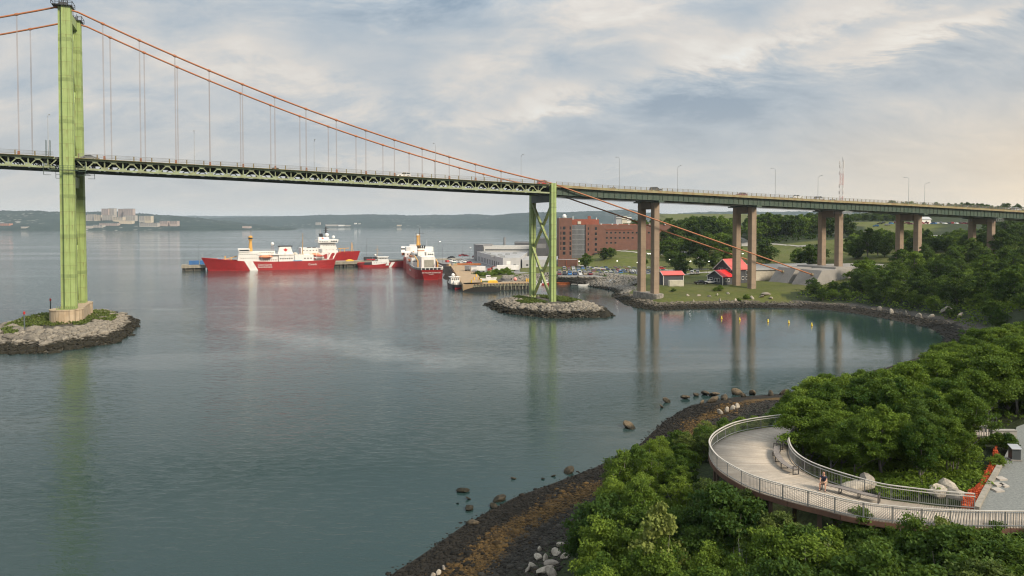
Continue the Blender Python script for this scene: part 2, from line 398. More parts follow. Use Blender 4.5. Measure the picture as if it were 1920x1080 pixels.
def ground_mat():
    m = bpy.data.materials.new('ground'); m.use_nodes = True; t = NT(m.node_tree); bs = t.n['Principled BSDF']
    pos = t.new('ShaderNodeNewGeometry').outputs['Position']
    d = t.new('ShaderNodeAttribute', attribute_name='shore').outputs['Fac']
    near = t.new('ShaderNodeAttribute', attribute_name='near').outputs['Fac']
    n1 = t.noise(pos, .35, 6, .6); n2 = t.noise(pos, 3.0, 5, .6); n3 = t.noise(pos, .06, 4)
    dj = t.math('ADD', d, t.math('MULTIPLY', t.math('SUBTRACT', n1, .5), 3.0))
    dn = t.math('DIVIDE', dj, 20.0)
    # near beach: black weed, ochre rockweed, dark shingle, earth
    weed = t.mix(t.ramp(n2, [(.4, 0.), (.6, 1.)]), (.012, .010, .008), (.030, .026, .019))
    och = t.mix(t.ramp(n2, [(.35, 0.), (.65, 1.)]), (.05, .030, .010), (.125, .076, .026))
    shg = t.mix(t.ramp(n2, [(.35, 0.), (.65, 1.)]), (.016, .015, .013), (.040, .036, .030))
    earth = t.mix(t.ramp(n2, [(.35, 0.), (.65, 1.)]), (.02, .026, .012), (.035, .05, .018))
    f1 = t.ramp(dn, [(.20, 0.), (.245, 1.)]); f2 = t.ramp(dn, [(.36, 0.), (.42, 1.)]); f3 = t.ramp(dn, [(.52, 0.), (.60, 1.)])
    cn = t.mix(f3, t.mix(f2, t.mix(f1, weed, och), shg), earth)
    # far shore: stones, then mown grass
    grass = t.mix(t.ramp(n1, [(.35, 0.), (.65, 1.)]), (.078, .092, .018), (.120, .126, .030))
    grass = t.mix(t.ramp(n3, [(.45, 0.), (.65, .8)]), grass, (.120, .112, .044))
    grass = t.mix(t.ramp(n2, [(.35, 0.), (.65, .55)]), grass, (.045, .066, .016))
    wood = t.new('ShaderNodeAttribute', attribute_name='wood').outputs['Fac']
    grass = t.mix(wood, grass, earth)
    dn = t.math('SUBTRACT', dn, t.math('MULTIPLY', wood, .16))
    cf = t.mix(t.ramp(dn, [(.28, 0.), (.36, 1.)]), t.mix(t.ramp(dn, [(.14, 0.), (.2, 1.)]), weed, t.mix(n2, (.05, .046, .04), (.10, .09, .078))), grass)
    c = t.mix(near, cf, cn)
    t.l.new(c, bs.inputs['Base Color']); bs.inputs['Roughness'].default_value = .92; bs.inputs['Specular IOR Level'].default_value = .2
    b = t.new('ShaderNodeBump', inp={'Strength': .8, 'Distance': .25, 'Height': t.math('ADD', t.noise(pos, 2.2, 6, .65), n1)})
    t.l.new(b.outputs[0], bs.inputs['Normal'])
    return m
nearf = np.clip((172-GY.ravel())/20, 0, 1)
WOODS = [[(106, 268), (116, 246), (122, 230), (120, 205), (112, 180), (125, 165), (320, 150), (420, 270), (400, 350), (262, 340), (215, 320), (190, 308), (170, 298), (140, 285)],
         [(108, 485), (162, 480), (230, 640), (140, 640)], [(160, 470), (280, 470), (300, 600), (200, 600)], [(255, 430), (420, 425), (480, 660), (420, 660)], [(330, 640), (900, 640), (1000, 1000), (360, 1000)]]
GW = np.zeros(GX.size)
for w_poly in WOODS: GW = np.maximum(GW, inpoly(GX.ravel(), GY.ravel(), w_poly))
terr = link('ground', np_mesh('ground', np.stack([GX.ravel(), GY.ravel(), GZ], -1), F, ground_mat(), True, {'shore': ('POINT', GD), 'near': ('POINT', nearf), 'wood': ('POINT', GW)}))
tag(terr, 'grassy and wooded land sloping down to the shore', kind='structure')

# ------------------------------------------------------------------ water
def water_mat():
    m = bpy.data.materials.new('sea_water'); m.use_nodes = True; t = NT(m.node_tree); bs = t.n['Principled BSDF']
    pos = t.new('ShaderNodeNewGeometry').outputs['Position']
    big = t.noise(t.mapping(pos, (.35, 1.0, 1), rot=(0, 0, R(12))), .012, 4, .5, .4)
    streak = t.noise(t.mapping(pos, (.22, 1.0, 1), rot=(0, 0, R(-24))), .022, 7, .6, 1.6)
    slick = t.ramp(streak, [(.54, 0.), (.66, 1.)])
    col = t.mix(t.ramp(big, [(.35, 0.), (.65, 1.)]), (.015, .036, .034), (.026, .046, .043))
    col = t.mix(t.math('MULTIPLY', slick, .30), col, (.13, .14, .135))  # slicks painted paler, in place of the low sky they would mirror
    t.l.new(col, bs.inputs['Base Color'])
    bs.inputs['IOR'].default_value = 1.333
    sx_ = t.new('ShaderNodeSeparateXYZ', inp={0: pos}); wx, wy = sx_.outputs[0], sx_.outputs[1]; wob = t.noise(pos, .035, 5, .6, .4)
    def sheen_line(slope, y0, amp, width, x0, x1, k):
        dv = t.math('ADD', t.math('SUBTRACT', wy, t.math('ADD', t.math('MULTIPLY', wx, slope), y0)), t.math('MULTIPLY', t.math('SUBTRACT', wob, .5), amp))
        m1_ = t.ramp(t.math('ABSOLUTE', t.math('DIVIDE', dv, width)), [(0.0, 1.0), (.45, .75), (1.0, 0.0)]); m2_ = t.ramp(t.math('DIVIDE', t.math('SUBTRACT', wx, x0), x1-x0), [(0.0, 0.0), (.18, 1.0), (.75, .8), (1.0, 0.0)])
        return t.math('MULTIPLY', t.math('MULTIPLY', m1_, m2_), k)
    slick_sheen = t.math('MULTIPLY', t.math('ADD', t.math('ADD', sheen_line(-.76, 146, 52, 12, -98, 8, .42), sheen_line(.04, 258, 30, 2.2, -250, -60, .5)), sheen_line(.10, 330, 40, 2.5, -330, -120, .4)), t.ramp(t.noise(pos, .35, 5, .65), [(.35, .35), (.65, 1.0)]))
    col = t.mix(t.math('MINIMUM', slick_sheen, .7), col, (.30, .32, .31))  # pale colour along slick and wake lines stands in for mirrored sky
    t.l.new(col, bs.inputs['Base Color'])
    rough = t.math('ADD', t.math('MULTIPLY', t.ramp(big, [(.3, 0.), (.7, 1.)]), .03), .02)
    t.l.new(rough, bs.inputs['Roughness'])
    w1 = t.noise(t.mapping(pos, (.42, 1.15, 1), rot=(0, 0, R(10))), .95, 4, .6, .5)
    w2 = t.noise(t.mapping(pos, (.6, 1.3, 1), rot=(0, 0, R(-8))), 2.3, 3, .6, .3)
    rdg = t.math('SUBTRACT', 1.0, t.math('ABSOLUTE', t.math('SUBTRACT', t.math('MULTIPLY', w1, 2.0), 1.0)))
    w3 = t.noise(pos, .11, 2, .5)
    hgt = t.math('ADD', t.math('ADD', t.math('ADD', t.math('MULTIPLY', w1, .45), t.math('MULTIPLY', rdg, .30)), t.math('MULTIPLY', w2, .26)), t.math('MULTIPLY', w3, .55))
    calm = t.math('SUBTRACT', 1.0, t.math('MULTIPLY', slick, .15))
    calm = t.math('MULTIPLY', calm, t.ramp(big, [(.36, .30), (.58, 1.0)]))
    px_ = t.new('ShaderNodeSeparateXYZ', inp={0: pos}).outputs[0]      # the cove lies in the lee of the land
    calm = t.math('MULTIPLY', calm, t.ramp(t.math('DIVIDE', t.math('ADD', px_, 120.0), 240.0), [(0.2, 1.0), (.70, .20)]))
    b = t.new('ShaderNodeBump', inp={'Strength': t.math('MULTIPLY', calm, .70), 'Distance': .35, 'Height': hgt})
    t.l.new(b.outputs[0], bs.inputs['Normal'])
    return m
wm = MB(); wm.quad((-9000, -300, 0), (9000, -300, 0), (9000, 12500, 0), (-9000, 12500, 0))
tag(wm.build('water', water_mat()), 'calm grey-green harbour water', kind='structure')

# ------------------------------------------------------------------ far hills across the basin
def hill_mat(name, g1, g2, patch):
    m = bpy.data.materials.new(name); m.use_nodes = True; t = NT(m.node_tree); bs = t.n['Principled BSDF']
    pos = t.new('ShaderNodeNewGeometry').outputs['Position']
    n1 = t.noise(pos, .012, 6, .62); n2 = t.noise(pos, .0035, 4, .6)
    c = t.mix(t.ramp(n1, [(.38, 0.), (.62, 1.)]), g1, g2)
    vor = t.new('ShaderNodeTexVoronoi', inp={'Scale': .03, 'Vector': pos})
    f = t.math('MULTIPLY', t.ramp(vor.outputs['Distance'], [(.20, 1.), (.30, 0.)]), t.ramp(n2, [(.50, 0.), (.60, patch)]))
    c = t.mix(f, c, (.36, .34, .31))
    t.l.new(c, bs.inputs['Base Color']); bs.inputs['Roughness'].default_value = .95; bs.inputs['Specular IOR Level'].default_value = .1
    return m
def ridge(name, pts, Y0, Y1, m, label, seed):
    """pts: (pixel x, pixel y of the crest); the hill runs from the shore at Y0 back to its crest at Y1"""
    rg = np.random.default_rng(seed)
    xs = np.array([p[0] for p in pts], float); ys = np.array([p[1] for p in pts], float)
    ux = np.linspace(xs[0], xs[-1], 420); uy = np.interp(ux, xs, ys)
    bump = np.convolve(rg.normal(0, 1, 500), np.ones(5)/5, 'same')[:420]*.55+np.convolve(rg.normal(0, 1, 500), np.ones(40)/40, 'same')[:420]*2.0
    rows = 16; V = []
    for j in range(rows+3):
        f = min(j/rows, 1.0)
        for i in range(420):
            crest = PY(ux[i], uy[i]+bump[i]*.5, Y1)
            a = (ux[i]-960)/1280.
            Y = Y0+(Y1-Y0)*f + (0 if j <= rows else (j-rows)*500)
            z = crest.z*(math.sin(f*math.pi/2)**.85) if j <= rows else crest.z*(1-.35*(j-rows))
            if j == 0: z = -3
            elif j < rows: z += (rg.normal(0, 1)*1.6+math.sin(i*.23+j)*3)*f
            V.append((a*Y*1.0, Y, z))
    ii = np.arange((rows+3)*420).reshape(rows+3, 420)
    Fh = np.stack([ii[:-1, :-1], ii[:-1, 1:], ii[1:, 1:], ii[1:, :-1]], -1).reshape(-1, 4)
    return tag(link(name, np_mesh(name, V, Fh, m, True)), label, kind='structure')
H_a = hill_mat('hill_forest', (.020, .036, .034), (.038, .056, .050), 1.0)  # part of the blue distance haze is put into both hill greens
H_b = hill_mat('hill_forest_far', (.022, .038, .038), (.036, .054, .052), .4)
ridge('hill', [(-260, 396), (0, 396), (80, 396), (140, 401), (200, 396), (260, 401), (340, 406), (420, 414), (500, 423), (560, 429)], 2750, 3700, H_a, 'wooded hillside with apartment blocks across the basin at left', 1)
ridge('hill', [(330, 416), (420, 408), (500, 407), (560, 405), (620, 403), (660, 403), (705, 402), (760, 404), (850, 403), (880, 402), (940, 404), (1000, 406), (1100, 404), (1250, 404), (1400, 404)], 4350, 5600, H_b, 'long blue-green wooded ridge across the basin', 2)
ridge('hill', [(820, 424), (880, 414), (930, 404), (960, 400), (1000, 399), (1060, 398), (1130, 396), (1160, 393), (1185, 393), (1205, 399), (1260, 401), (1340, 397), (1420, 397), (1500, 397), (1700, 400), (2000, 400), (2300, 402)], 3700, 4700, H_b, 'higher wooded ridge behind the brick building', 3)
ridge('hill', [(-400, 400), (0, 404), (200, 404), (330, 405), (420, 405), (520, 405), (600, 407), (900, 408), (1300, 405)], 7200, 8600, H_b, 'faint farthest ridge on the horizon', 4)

# ------------------------------------------------------------------ haze
hz_m = bpy.data.materials.new('haze'); hz_m.use_nodes = True
_t = NT(hz_m.node_tree); _t.n.clear()
pv_ = _t.new('ShaderNodeVolumePrincipled', inp={'Color': (.76, .88, 1.0, 1), 'Density': .00005, 'Anisotropy': .0})
_t.l.new(pv_.outputs[0], _t.new('ShaderNodeOutputMaterial').inputs['Volume'])
hb = MB(); hb.box(-9500, 9500, -400, 13000, -5, 165)
hazeo = tag(hb.build('haze', hz_m), 'thin pale haze over the basin', kind='stuff')
# ------------------------------------------------------------------ bridge frame: t along the deck (right +), w across (away +)
BX, BY = 14.9, 250.0
U = Vector((math.cos(R(20)), math.sin(R(20)), 0)); V_ = Vector((-.405, .914, 0))
def Wp(t, w, z): return Vector((BX+U.x*t+V_.x*w, BY+U.y*t+V_.y*w, z))
_dt = [-600, -169, -142.6, -106.4, -29.2, 0, 23, 61, 126, 176, 254, 330]
_dz = [57, 51.3, 50.3, 49.2, 46.6, 45.75, 44.75, 43.7, 41.6, 40.3, 37.6, 34.6]
def dk(t): return float(np.interp(t, _dt, _dz))
T_TOW = -153.1; WF = 17.0; TTOP = 94.3
bridge = empty('suspension_bridge', Wp(0, 8.5, 0), 0, 'green suspension bridge with orange cables crossing the harbour', 'bridge')
bridge.location = (0, 0, 0)
def section_leg(name, t0, w0, z0, z1, s0, s1, lean, parent, m, bands):
    """stepped box leg: front panel proud with a groove, recessed corner strip"""
    # section in (t, w) units of half size
    sec = [(-1, -.45), (-.42, -.45), (-.42, -1), (.26, -1), (.26, -.93), (.32, -.93), (.32, -1), (.93, -1), (.93, -.45), (1, -.45), (1, .45), (.5, .45), (.5, 1), (-.5, 1), (-.5, .45), (-1, .45)]
    mb = MB(); rings = []
    for f in np.linspace(0, 1, 6):
        s = s0+(s1-s0)*f; z = z0+(z1-z0)*f; wo = w0+lean*f
        rings.append([Wp(t0+a*s*.5, wo+b*s*.5, z) for a, b in sec])
    mb.loft(rings); leg = mb.build(name, m, parent)
    for z in bands:
        f = (z-z0)/(z1-z0); s = s0+(s1-s0)*f; wo = w0+lean*f
        b = MB(); g = 1.012
        b.loft([[Wp(t0+a*s*.5*g, wo+c*s*.5*g, zz) for a, c in sec] for zz in (z-.55, z+.55)])
        b.build('splice_band', M_band, leg)
    return leg
M_band = mat('band_green_paint', (.225, .295, .105), .6, (.18, .235, .08), .8)
M_green_far = M_green
bands = [16.5, 28, 39.5, 61, 73, 84.5]
for w0, lean in ((0, .5), (WF, -.5)):
    leg = section_leg('tower_leg', T_TOW+.45, w0, 7.0, TTOP, 4.0, 3.35, lean, bridge, M_green, bands)
    sd = MB()
    for dx in (-1, 1):
        sd.bar(Wp(T_TOW-2.6, w0+lean+dx*2.4, TTOP+.9), Wp(T_TOW+2.6, w0+lean+dx*2.4, TTOP+.9), .12)
        sd.bar(Wp(T_TOW-2.6, w0+lean+dx*2.4, TTOP+.45), Wp(T_TOW+2.6, w0+lean+dx*2.4, TTOP+.45), .1)
        for k in range(6): sd.bar(Wp(T_TOW-2.6+k*1.04, w0+lean+dx*2.4, TTOP-.2), Wp(T_TOW-2.6+k*1.04, w0+lean+dx*2.4, TTOP+1.0), .12)
        sd.bar(Wp(T_TOW+dx*2.6, w0+lean-2.4, TTOP+.9), Wp(T_TOW+dx*2.6, w0+lean+2.4, TTOP+.9), .12)
    for k in range(5): sd.bar(Wp(T_TOW-1+k*.5, w0+lean+(k % 2), TTOP), Wp(T_TOW-1+k*.5, w0+lean+(k % 2), TTOP+1.6+.5*(k % 3)), .12)
    sd.hexa([Wp(T_TOW+a*2.5, w0+lean+b*2.3, TTOP-.35) for a, b in ((-1, -1), (1, -1), (1, 1), (-1, 1))]+[Wp(T_TOW+a*2.5, w0+lean+b*2.3, TTOP-.1) for a, b in ((-1, -1), (1, -1), (1, 1), (-1, 1))])
    sd.hexa([Wp(T_TOW+a*1.6, w0+lean+b*.7, TTOP-.1) for a, b in ((-1, -1), (1, -1), (1, 1), (-1, 1))]+[Wp(T_TOW+a*.8, w0+lean+b*.6, TTOP+1.0) for a, b in ((-1, -1), (1, -1), (1, 1), (-1, 1))])
    sd.build('saddle_housing', M_dark, bridge)
# bracing between the tower legs
def strut(name, a, b, wd, h, m=None):
    q = MB(); q.bar(a, b, wd, h); q.build(name, m or M_green, bridge)
for z, h in ((92.2, 2.6), (44.0, 3.2)): strut('portal_strut', Wp(T_TOW, 2, z), Wp(T_TOW, WF-2, z), 2.6, h)
zl = [(53, 72), (72, 90.5), (8.5, 25), (25, 42.5)]
for za, zb in zl:
    strut('cross_brace', Wp(T_TOW, 1.8, za), Wp(T_TOW, WF-1.8, zb), 1.3, 1.1)
    strut('cross_brace', Wp(T_TOW, 1.8, zb), Wp(T_TOW, WF-1.8, za), 1.3, 1.1)
# platform below the deck at the tower
zp = 47.0
for w0 in (0, WF):
    pl = MB()
    for dz in (0, .6, 1.2):
        for s in (-1, 1):
            pl.bar(Wp(T_TOW-3.4, w0+s*3.0, zp+dz), Wp(T_TOW+3.6, w0+s*3.0, zp+dz), .075)
            pl.bar(Wp(T_TOW+s*3.5, w0-3.0, zp+dz), Wp(T_TOW+s*3.5, w0+3.0, zp+dz), .075)
    for k in range(9): pl.bar(Wp(T_TOW-3.4+k*.87, w0-3, zp), Wp(T_TOW-3.4+k*.87, w0-3, zp+1.2), .06)
    for s in (-1, 1):
        pl.hexa([Wp(T_TOW+a, w0+b, zp-.15) for a, b in ((-3.5, s*2.75-.3), (3.6, s*2.75-.3), (3.6, s*2.75+.3), (-3.5, s*2.75+.3))]+[Wp(T_TOW+a, w0+b, zp) for a, b in ((-3.5, s*2.75-.3), (3.6, s*2.75-.3), (3.6, s*2.75+.3), (-3.5, s*2.75+.3))])
        for dz in (-1.4, -.2, 1.2, 2.2):
            pl.bar(Wp(T_TOW+s*5.2, w0-1, zp+dz), Wp(T_TOW+s*3.4, w0-1, zp+dz), .11)
        pl.bar(Wp(T_TOW+s*5.2, w0-1, zp-1.4), Wp(T_TOW+s*5.2, w0-1, zp+2.2), .10)
    pl.build('maintenance_platform', M_dkgreen, bridge)
ld = MB()
for k in range(5): ld.bar(Wp(T_TOW-3.4, -2.2, 50.6+k*1.0), Wp(T_TOW-3.4, -1.0, 50.6+k*1.0), .06)
for q in (-2.2, -1.0):
    ld.bar(Wp(T_TOW-3.4, q, 50.2), Wp(T_TOW-3.4, q, 55.4), .07); ld.bar(Wp(T_TOW-4.4, q, 50.2), Wp(T_TOW-4.4, q, 55.4), .07)
ld.build('access_ladder', M_dkgreen, bridge)
# concrete base of the tower: two drums joined by a wall
def drum(t0, w0, r, z0, z1, m, name, n=20, rt=None):
    d = MB(); rt = rt or r
    d.loft([[Wp(t0+math.cos(2*math.pi*i/n)*q, w0+math.sin(2*math.pi*i/n)*q, z) for i in range(n)] for z, q in ((z0, r), (z1-.25, rt), (z1-.25, rt+.1), (z1, rt+.1))])
    return d.build(name, m, bridge)
drum(T_TOW-.3, 0, 4.3, -2, 6.95, M_conc_pier, 'tower_base'); drum(T_TOW-.3, WF, 4.3, -2, 6.95, M_conc_pier, 'tower_base')
q = MB(); q.hexa([Wp(T_TOW+a, b, -2) for a, b in ((-3, 2), (3.6, 2), (3.6, WF-2), (-3, WF-2))]+[Wp(T_TOW+a, b, 6.9) for a, b in ((-3, 2), (3.6, 2), (3.6, WF-2), (-3, WF-2))]); q.build('tower_base_wall', M_conc_pier, bridge)
for w0 in (0, WF):
    q = MB()
    for k in range(10): q.bar(Wp(T_TOW-2.3+k*.5, w0-2.6, 7.0), Wp(T_TOW-2.3+k*.5, w0-2.5, 8.0), .1)
    q.bar(Wp(T_TOW-2.4, w0-2.7, 7.1), Wp(T_TOW+2.4, w0-2.7, 7.1), .3, .2); q.build('base_stiffeners', M_band, bridge)

# bent at the end of the side span
for w0 in (0, WF):
    z1 = 46.3
    mb = MB()
    sec = [(-1, -1), (-.12, -1), (-.12, -.55), (.12, -.55), (.12, -1), (1, -1), (1, 1), (.12, 1), (.12, .55), (-.12, .55), (-.12, 1), (-1, 1)]
    mb.loft([[Wp(a*.98, w0+b*.95, z) for a, b in sec] for z in (2.6, z1)])
    leg = mb.build('bent_leg', M_green, bridge)
    for z in (12.5, 26.0, 37.5):
        b = MB(); b.loft([[Wp(a*1.01, w0+c*.98, zz) for a, c in sec] for zz in (z-.25, z+.25)]); b.build('splice_band', M_band, leg)
    q = MB(); q.hexa([Wp(a*1.5, w0+b*1.4, 2.35) for a, b in ((-1, -1), (1, -1), (1, 1), (-1, 1))]+[Wp(a*1.5, w0+b*1.4, 2.7) for a, b in ((-1, -1), (1, -1), (1, 1), (-1, 1))]); q.build('base_plate', M_band, leg)
strut('portal_strut', Wp(0, 1, 40.8), Wp(0, WF-1, 40.8), 2.0, 2.6, M_dkgreen)
for za, zb in ((4.0, 22.5), (22.5, 39.4)):
    strut('cross_brace', Wp(-.4, .8, za), Wp(-.4, WF-.8, zb), .8, .9, M_green_rust)
    strut('cross_brace', Wp(.4, .8, zb), Wp(.4, WF-.8, za), .8, .9, M_green_rust)
q = MB(); n = 14
ov = [(3.0*math.cos(a), -2.6+3.0*math.sin(a)) for a in np.linspace(math.pi, 2*math.pi, n)]+[(3.0*math.cos(a), WF+1.6+3.0*math.sin(a)) for a in np.linspace(0, math.pi, n)]
q.loft([[Wp(a, b, z) for a, b in ov] for z in (-2, 2.35)]); q.build('bent_base', M_conc_pier, bridge)

# cables
def cz(t):
    if t >= -T_TOW*0 and t >= 0: return None
    if t >= T_TOW:
        s = -t; return 46.2+.3155*s-.00085*s*(-T_TOW-s)
    s = T_TOW-t; return TTOP-.33*s+.33/427*s*s
ANCH = {0: Wp(121.0, 0, 9.6), WF: Wp(121.6, WF, 9.7)}
HANG_T = [-143.2+9.48*k for k in range(14)]; HANG_TM = [-164.4-9.48*k for k in range(16)]
hmesh = {}
for w0 in (0, WF):
    ln = .5 if w0 == 0 else -.5
    def wl(t, w0=w0, ln=ln): return w0+ln*max(0, 1-abs(t-T_TOW)/150.)
    q = MB(); q.path([Wp(t, wl(t), cz(t)) for t in np.linspace(T_TOW-170, -.5, 66)], .27, 7); q.build('main_cable', M_orange, bridge, True)
    q = MB(); a0 = Wp(-.5, w0, 46.3); a1 = ANCH[w0]
    q.path([a0.lerp(a1, f) for f in np.linspace(0, 1, 14)], .28, 7); q.build('backstay_cable', M_orange, bridge, True)
    col = MB(); d_ = (a1-a0).normalized(); col.tube(a1-d_*.9, a1-d_*.1, .62, 10); col.build('anchor_collar', M_rust, bridge)
    for t in HANG_T+HANG_TM:
        zt, zb = cz(t), dk(t)
        if zt-zb < 2.0: continue
        q = MB()
        for s in (-.10, .10): q.tube(Wp(t+s, wl(t), zb), Wp(t+s, wl(t), zt), .045, 5)
        h = q.build('hanger_rope', M_rope, bridge)
        q = MB(); q.tube(Wp(t-.35, wl(t), cz(t-.35)), Wp(t+.35, wl(t), cz(t+.35)), .40, 8); q.build('cable_clamp', M_orange, h)
        q = MB(); q.hexa([Wp(t+a, w0+b, zb-.1) for a, b in ((-.3, -.3), (.3, -.3), (.3, .3), (-.3, .3))]+[Wp(t+a, w0+b, zb+1.1) for a, b in ((-.25, -.2), (.25, -.2), (.25, .2), (-.25, .2))])
        q.build('deck_bracket', M_orange, h)

# stiffening truss of the side span and the start of the main span
PAN = 4.74; DEPTH = 3.0
NP = 46; T1 = -143.2+9.48*14+PAN*2+PAN*.5      # right end
posts_t = [HANG_T[0]+PAN*k for k in range(-26, 31)]
def truss_side(w0):
    for a, b in ((-270, T_TOW-2.6), (T_TOW+2.6, -1.3)):
        ts = np.arange(a, b, 9.0).tolist()+[b]
        q = MB()
        for x0, x1 in zip(ts[:-1], ts[1:]): q.bar(Wp(x0, w0, dk(x0)-.3), Wp(x1, w0, dk(x1)-.3), .5, .6)
        q.build('top_chord', M_truss, bridge)
        q = MB()
        for x0, x1 in zip(ts[:-1], ts[1:]): q.bar(Wp(x0, w0, dk(x0)-DEPTH), Wp(x1, w0, dk(x1)-DEPTH), .5, .55)
        q.build('bottom_chord', M_truss, bridge)
    for t in posts_t:
        if abs(t-T_TOW) < 3 or t > -2: continue
        q = MB(); q.bar(Wp(t, w0, dk(t)-DEPTH+.2), Wp(t, w0, dk(t)-.5), .24, .3); q.build('truss_post', M_truss, bridge)
        g = MB(); z = dk(t)-DEPTH
        g.add([Wp(t-1.0, w0-.28, z-.2), Wp(t+1.0, w0-.28, z-.2), Wp(t+.8, w0-.28, z+.45), Wp(t+.3, w0-.28, z+.75), Wp(t-.3, w0-.28, z+.75), Wp(t-.8, w0-.28, z+.45),
               Wp(t-1.0, w0+.28, z-.2), Wp(t+1.0, w0+.28, z-.2), Wp(t+.8, w0+.28, z+.45), Wp(t+.3, w0+.28, z+.75), Wp(t-.3, w0+.28, z+.75), Wp(t-.8, w0+.28, z+.45)],
              [(0, 1, 2, 3, 4, 5), (11, 10, 9, 8, 7, 6), (0, 6, 7, 1), (1, 7, 8, 2), (2, 8, 9, 3), (3, 9, 10, 4), (4, 10, 11, 5), (5, 11, 6, 0)])
        g.build('gusset_plate', M_truss, bridge)
        for s in (-1, 1):
            te = t+s*PAN/2
            if abs(te-T_TOW) < 1.5 or te > -.5: continue
            q = MB(); q.bar(Wp(t+s*.4, w0, dk(t)-DEPTH+.35), Wp(te-s*.25, w0, dk(te)-.75), .22, .28); q.build('truss_diagonal', M_truss, bridge)
        te = t+PAN/2
        if te < -1 and abs(te-T_TOW) > 2.2:
            g = MB(); z = dk(te)-.6
            g.hexa([Wp(te-.5, w0-.27, z-.55), Wp(te+.5, w0-.27, z-.55), Wp(te+.5, w0+.27, z-.55), Wp(te-.5, w0+.27, z-.55), Wp(te-.9, w0-.27, z), Wp(te+.9, w0-.27, z), Wp(te+.9, w0+.27, z), Wp(te-.9, w0+.27, z)])
            g.build('gusset_plate', M_truss, bridge)
for w0 in (0, WF): truss_side(w0)
# floor beams, lateral bracing, slab
for t in posts_t:
    if t > -1: continue
    q = MB(); q.bar(Wp(t, .3, dk(t)-.95), Wp(t, WF-.3, dk(t)-.95), .3, 1.0)
    q.bar(Wp(t, .3, dk(t)-DEPTH), Wp(t, WF-.3, dk(t)-DEPTH), .25, .35)
    q.bar(Wp(t, .4, dk(t)-DEPTH+.1), Wp(t, WF*.25, dk(t)-1.4), .18, .22); q.bar(Wp(t, WF*.5, dk(t)-DEPTH+.1), Wp(t, WF*.25, dk(t)-1.4), .18, .22)
    q.bar(Wp(t, WF*.5, dk(t)-DEPTH+.1), Wp(t, WF*.75, dk(t)-1.4), .18, .22); q.bar(Wp(t, WF-.4, dk(t)-DEPTH+.1), Wp(t, WF*.75, dk(t)-1.4), .18, .22)
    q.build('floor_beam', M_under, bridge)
    q = MB(); q.bar(Wp(t, .3, dk(t)-DEPTH-.05), Wp(t+PAN, WF-.3, dk(t+PAN)-DEPTH-.05), .22, .2); q.bar(Wp(t, WF-.3, dk(t)-DEPTH-.08), Wp(t+PAN, .3, dk(t+PAN)-DEPTH-.08), .22, .2)
    q.build('wind_brace', M_under, bridge)
q = MB(); ts = list(np.arange(-270, 1, 9.0))
ts[-1] = -.2
for x0, x1 in zip(ts[:-1], ts[1:]):
    q.m(0).hexa([Wp(x0, .35, dk(x0)-.45), Wp(x1, .35, dk(x1)-.45), Wp(x1, WF-.35, dk(x1)-.45), Wp(x0, WF-.35, dk(x0)-.45), Wp(x0, .35, dk(x0)+.05), Wp(x1, .35, dk(x1)+.05), Wp(x1, WF-.35, dk(x1)+.05), Wp(x0, WF-.35, dk(x0)+.05)])
    for ww in np.linspace(2, WF-2, 6): q.m(1).bar(Wp(x0, ww, dk(x0)-.75), Wp(x1, ww, dk(x1)-.75), .2, .6)
    # under-deck maintenance walkway
    q.m(1).bar(Wp(x0, WF*.5, dk(x0)-DEPTH-.6), Wp(x1, WF*.5, dk(x1)-DEPTH-.6), 3.2, .15)
    for ww in (WF*.25, WF*.75): q.m(1).bar(Wp(x0, ww, dk(x0)-DEPTH-.35), Wp(x1, ww, dk(x1)-DEPTH-.35), .3, .45)
q.build('road_deck', [M_asphalt, M_under], bridge)

def railing(parent, a, b, step, w0, h=1.25, thick=.22, mpost=None, mrail=None, base=.05):
    ts = list(np.arange(a, b, step))
    for i, t in enumerate(ts):
        q = MB(); q.bar(Wp(t, w0, dk(t)+base), Wp(t, w0, dk(t)+base+h), thick, thick); q.build('rail_post', mpost or M_rust, parent)
    tt = list(np.arange(a, b, 12.0))+[b]
    q = MB()
    for x0, x1 in zip(tt[:-1], tt[1:]):
        for f, th in ((1.0, .09), (.78, .06), (.56, .06), (.34, .12)): q.bar(Wp(x0, w0, dk(x0)+base+h*f), Wp(x1, w0, dk(x1)+base+h*f), th, th)
    q.build('guard_rail', mrail or M_rust, parent)
M_rail = mat('grey_rail', (.20, .20, .19), .6, metal=.2)
railing(bridge, -270+.6, T_TOW-2.8, PAN, -.75, 1.3, .24, M_rust, M_rail); railing(bridge, T_TOW+3.4, -1.5, PAN, -.75, 1.3, .24, M_rust, M_rail)
railing(bridge, -270+.6, -1.5, PAN*2, WF+.75, 1.3, .24, M_rust, M_rail)
for x0, x1 in ((-270, T_TOW-2.7), (T_TOW+2.7, -1.4)):
    tt = list(np.arange(x0, x1, 12.0))+[x1]
    for ww in (-.72, WF+.72):
        q = MB()
        for a, b in zip(tt[:-1], tt[1:]): q.bar(Wp(a, ww, dk(a)+.03), Wp(b, ww, dk(b)+.03), .9, .12)
        q.build('walkway', M_fascia, bridge)

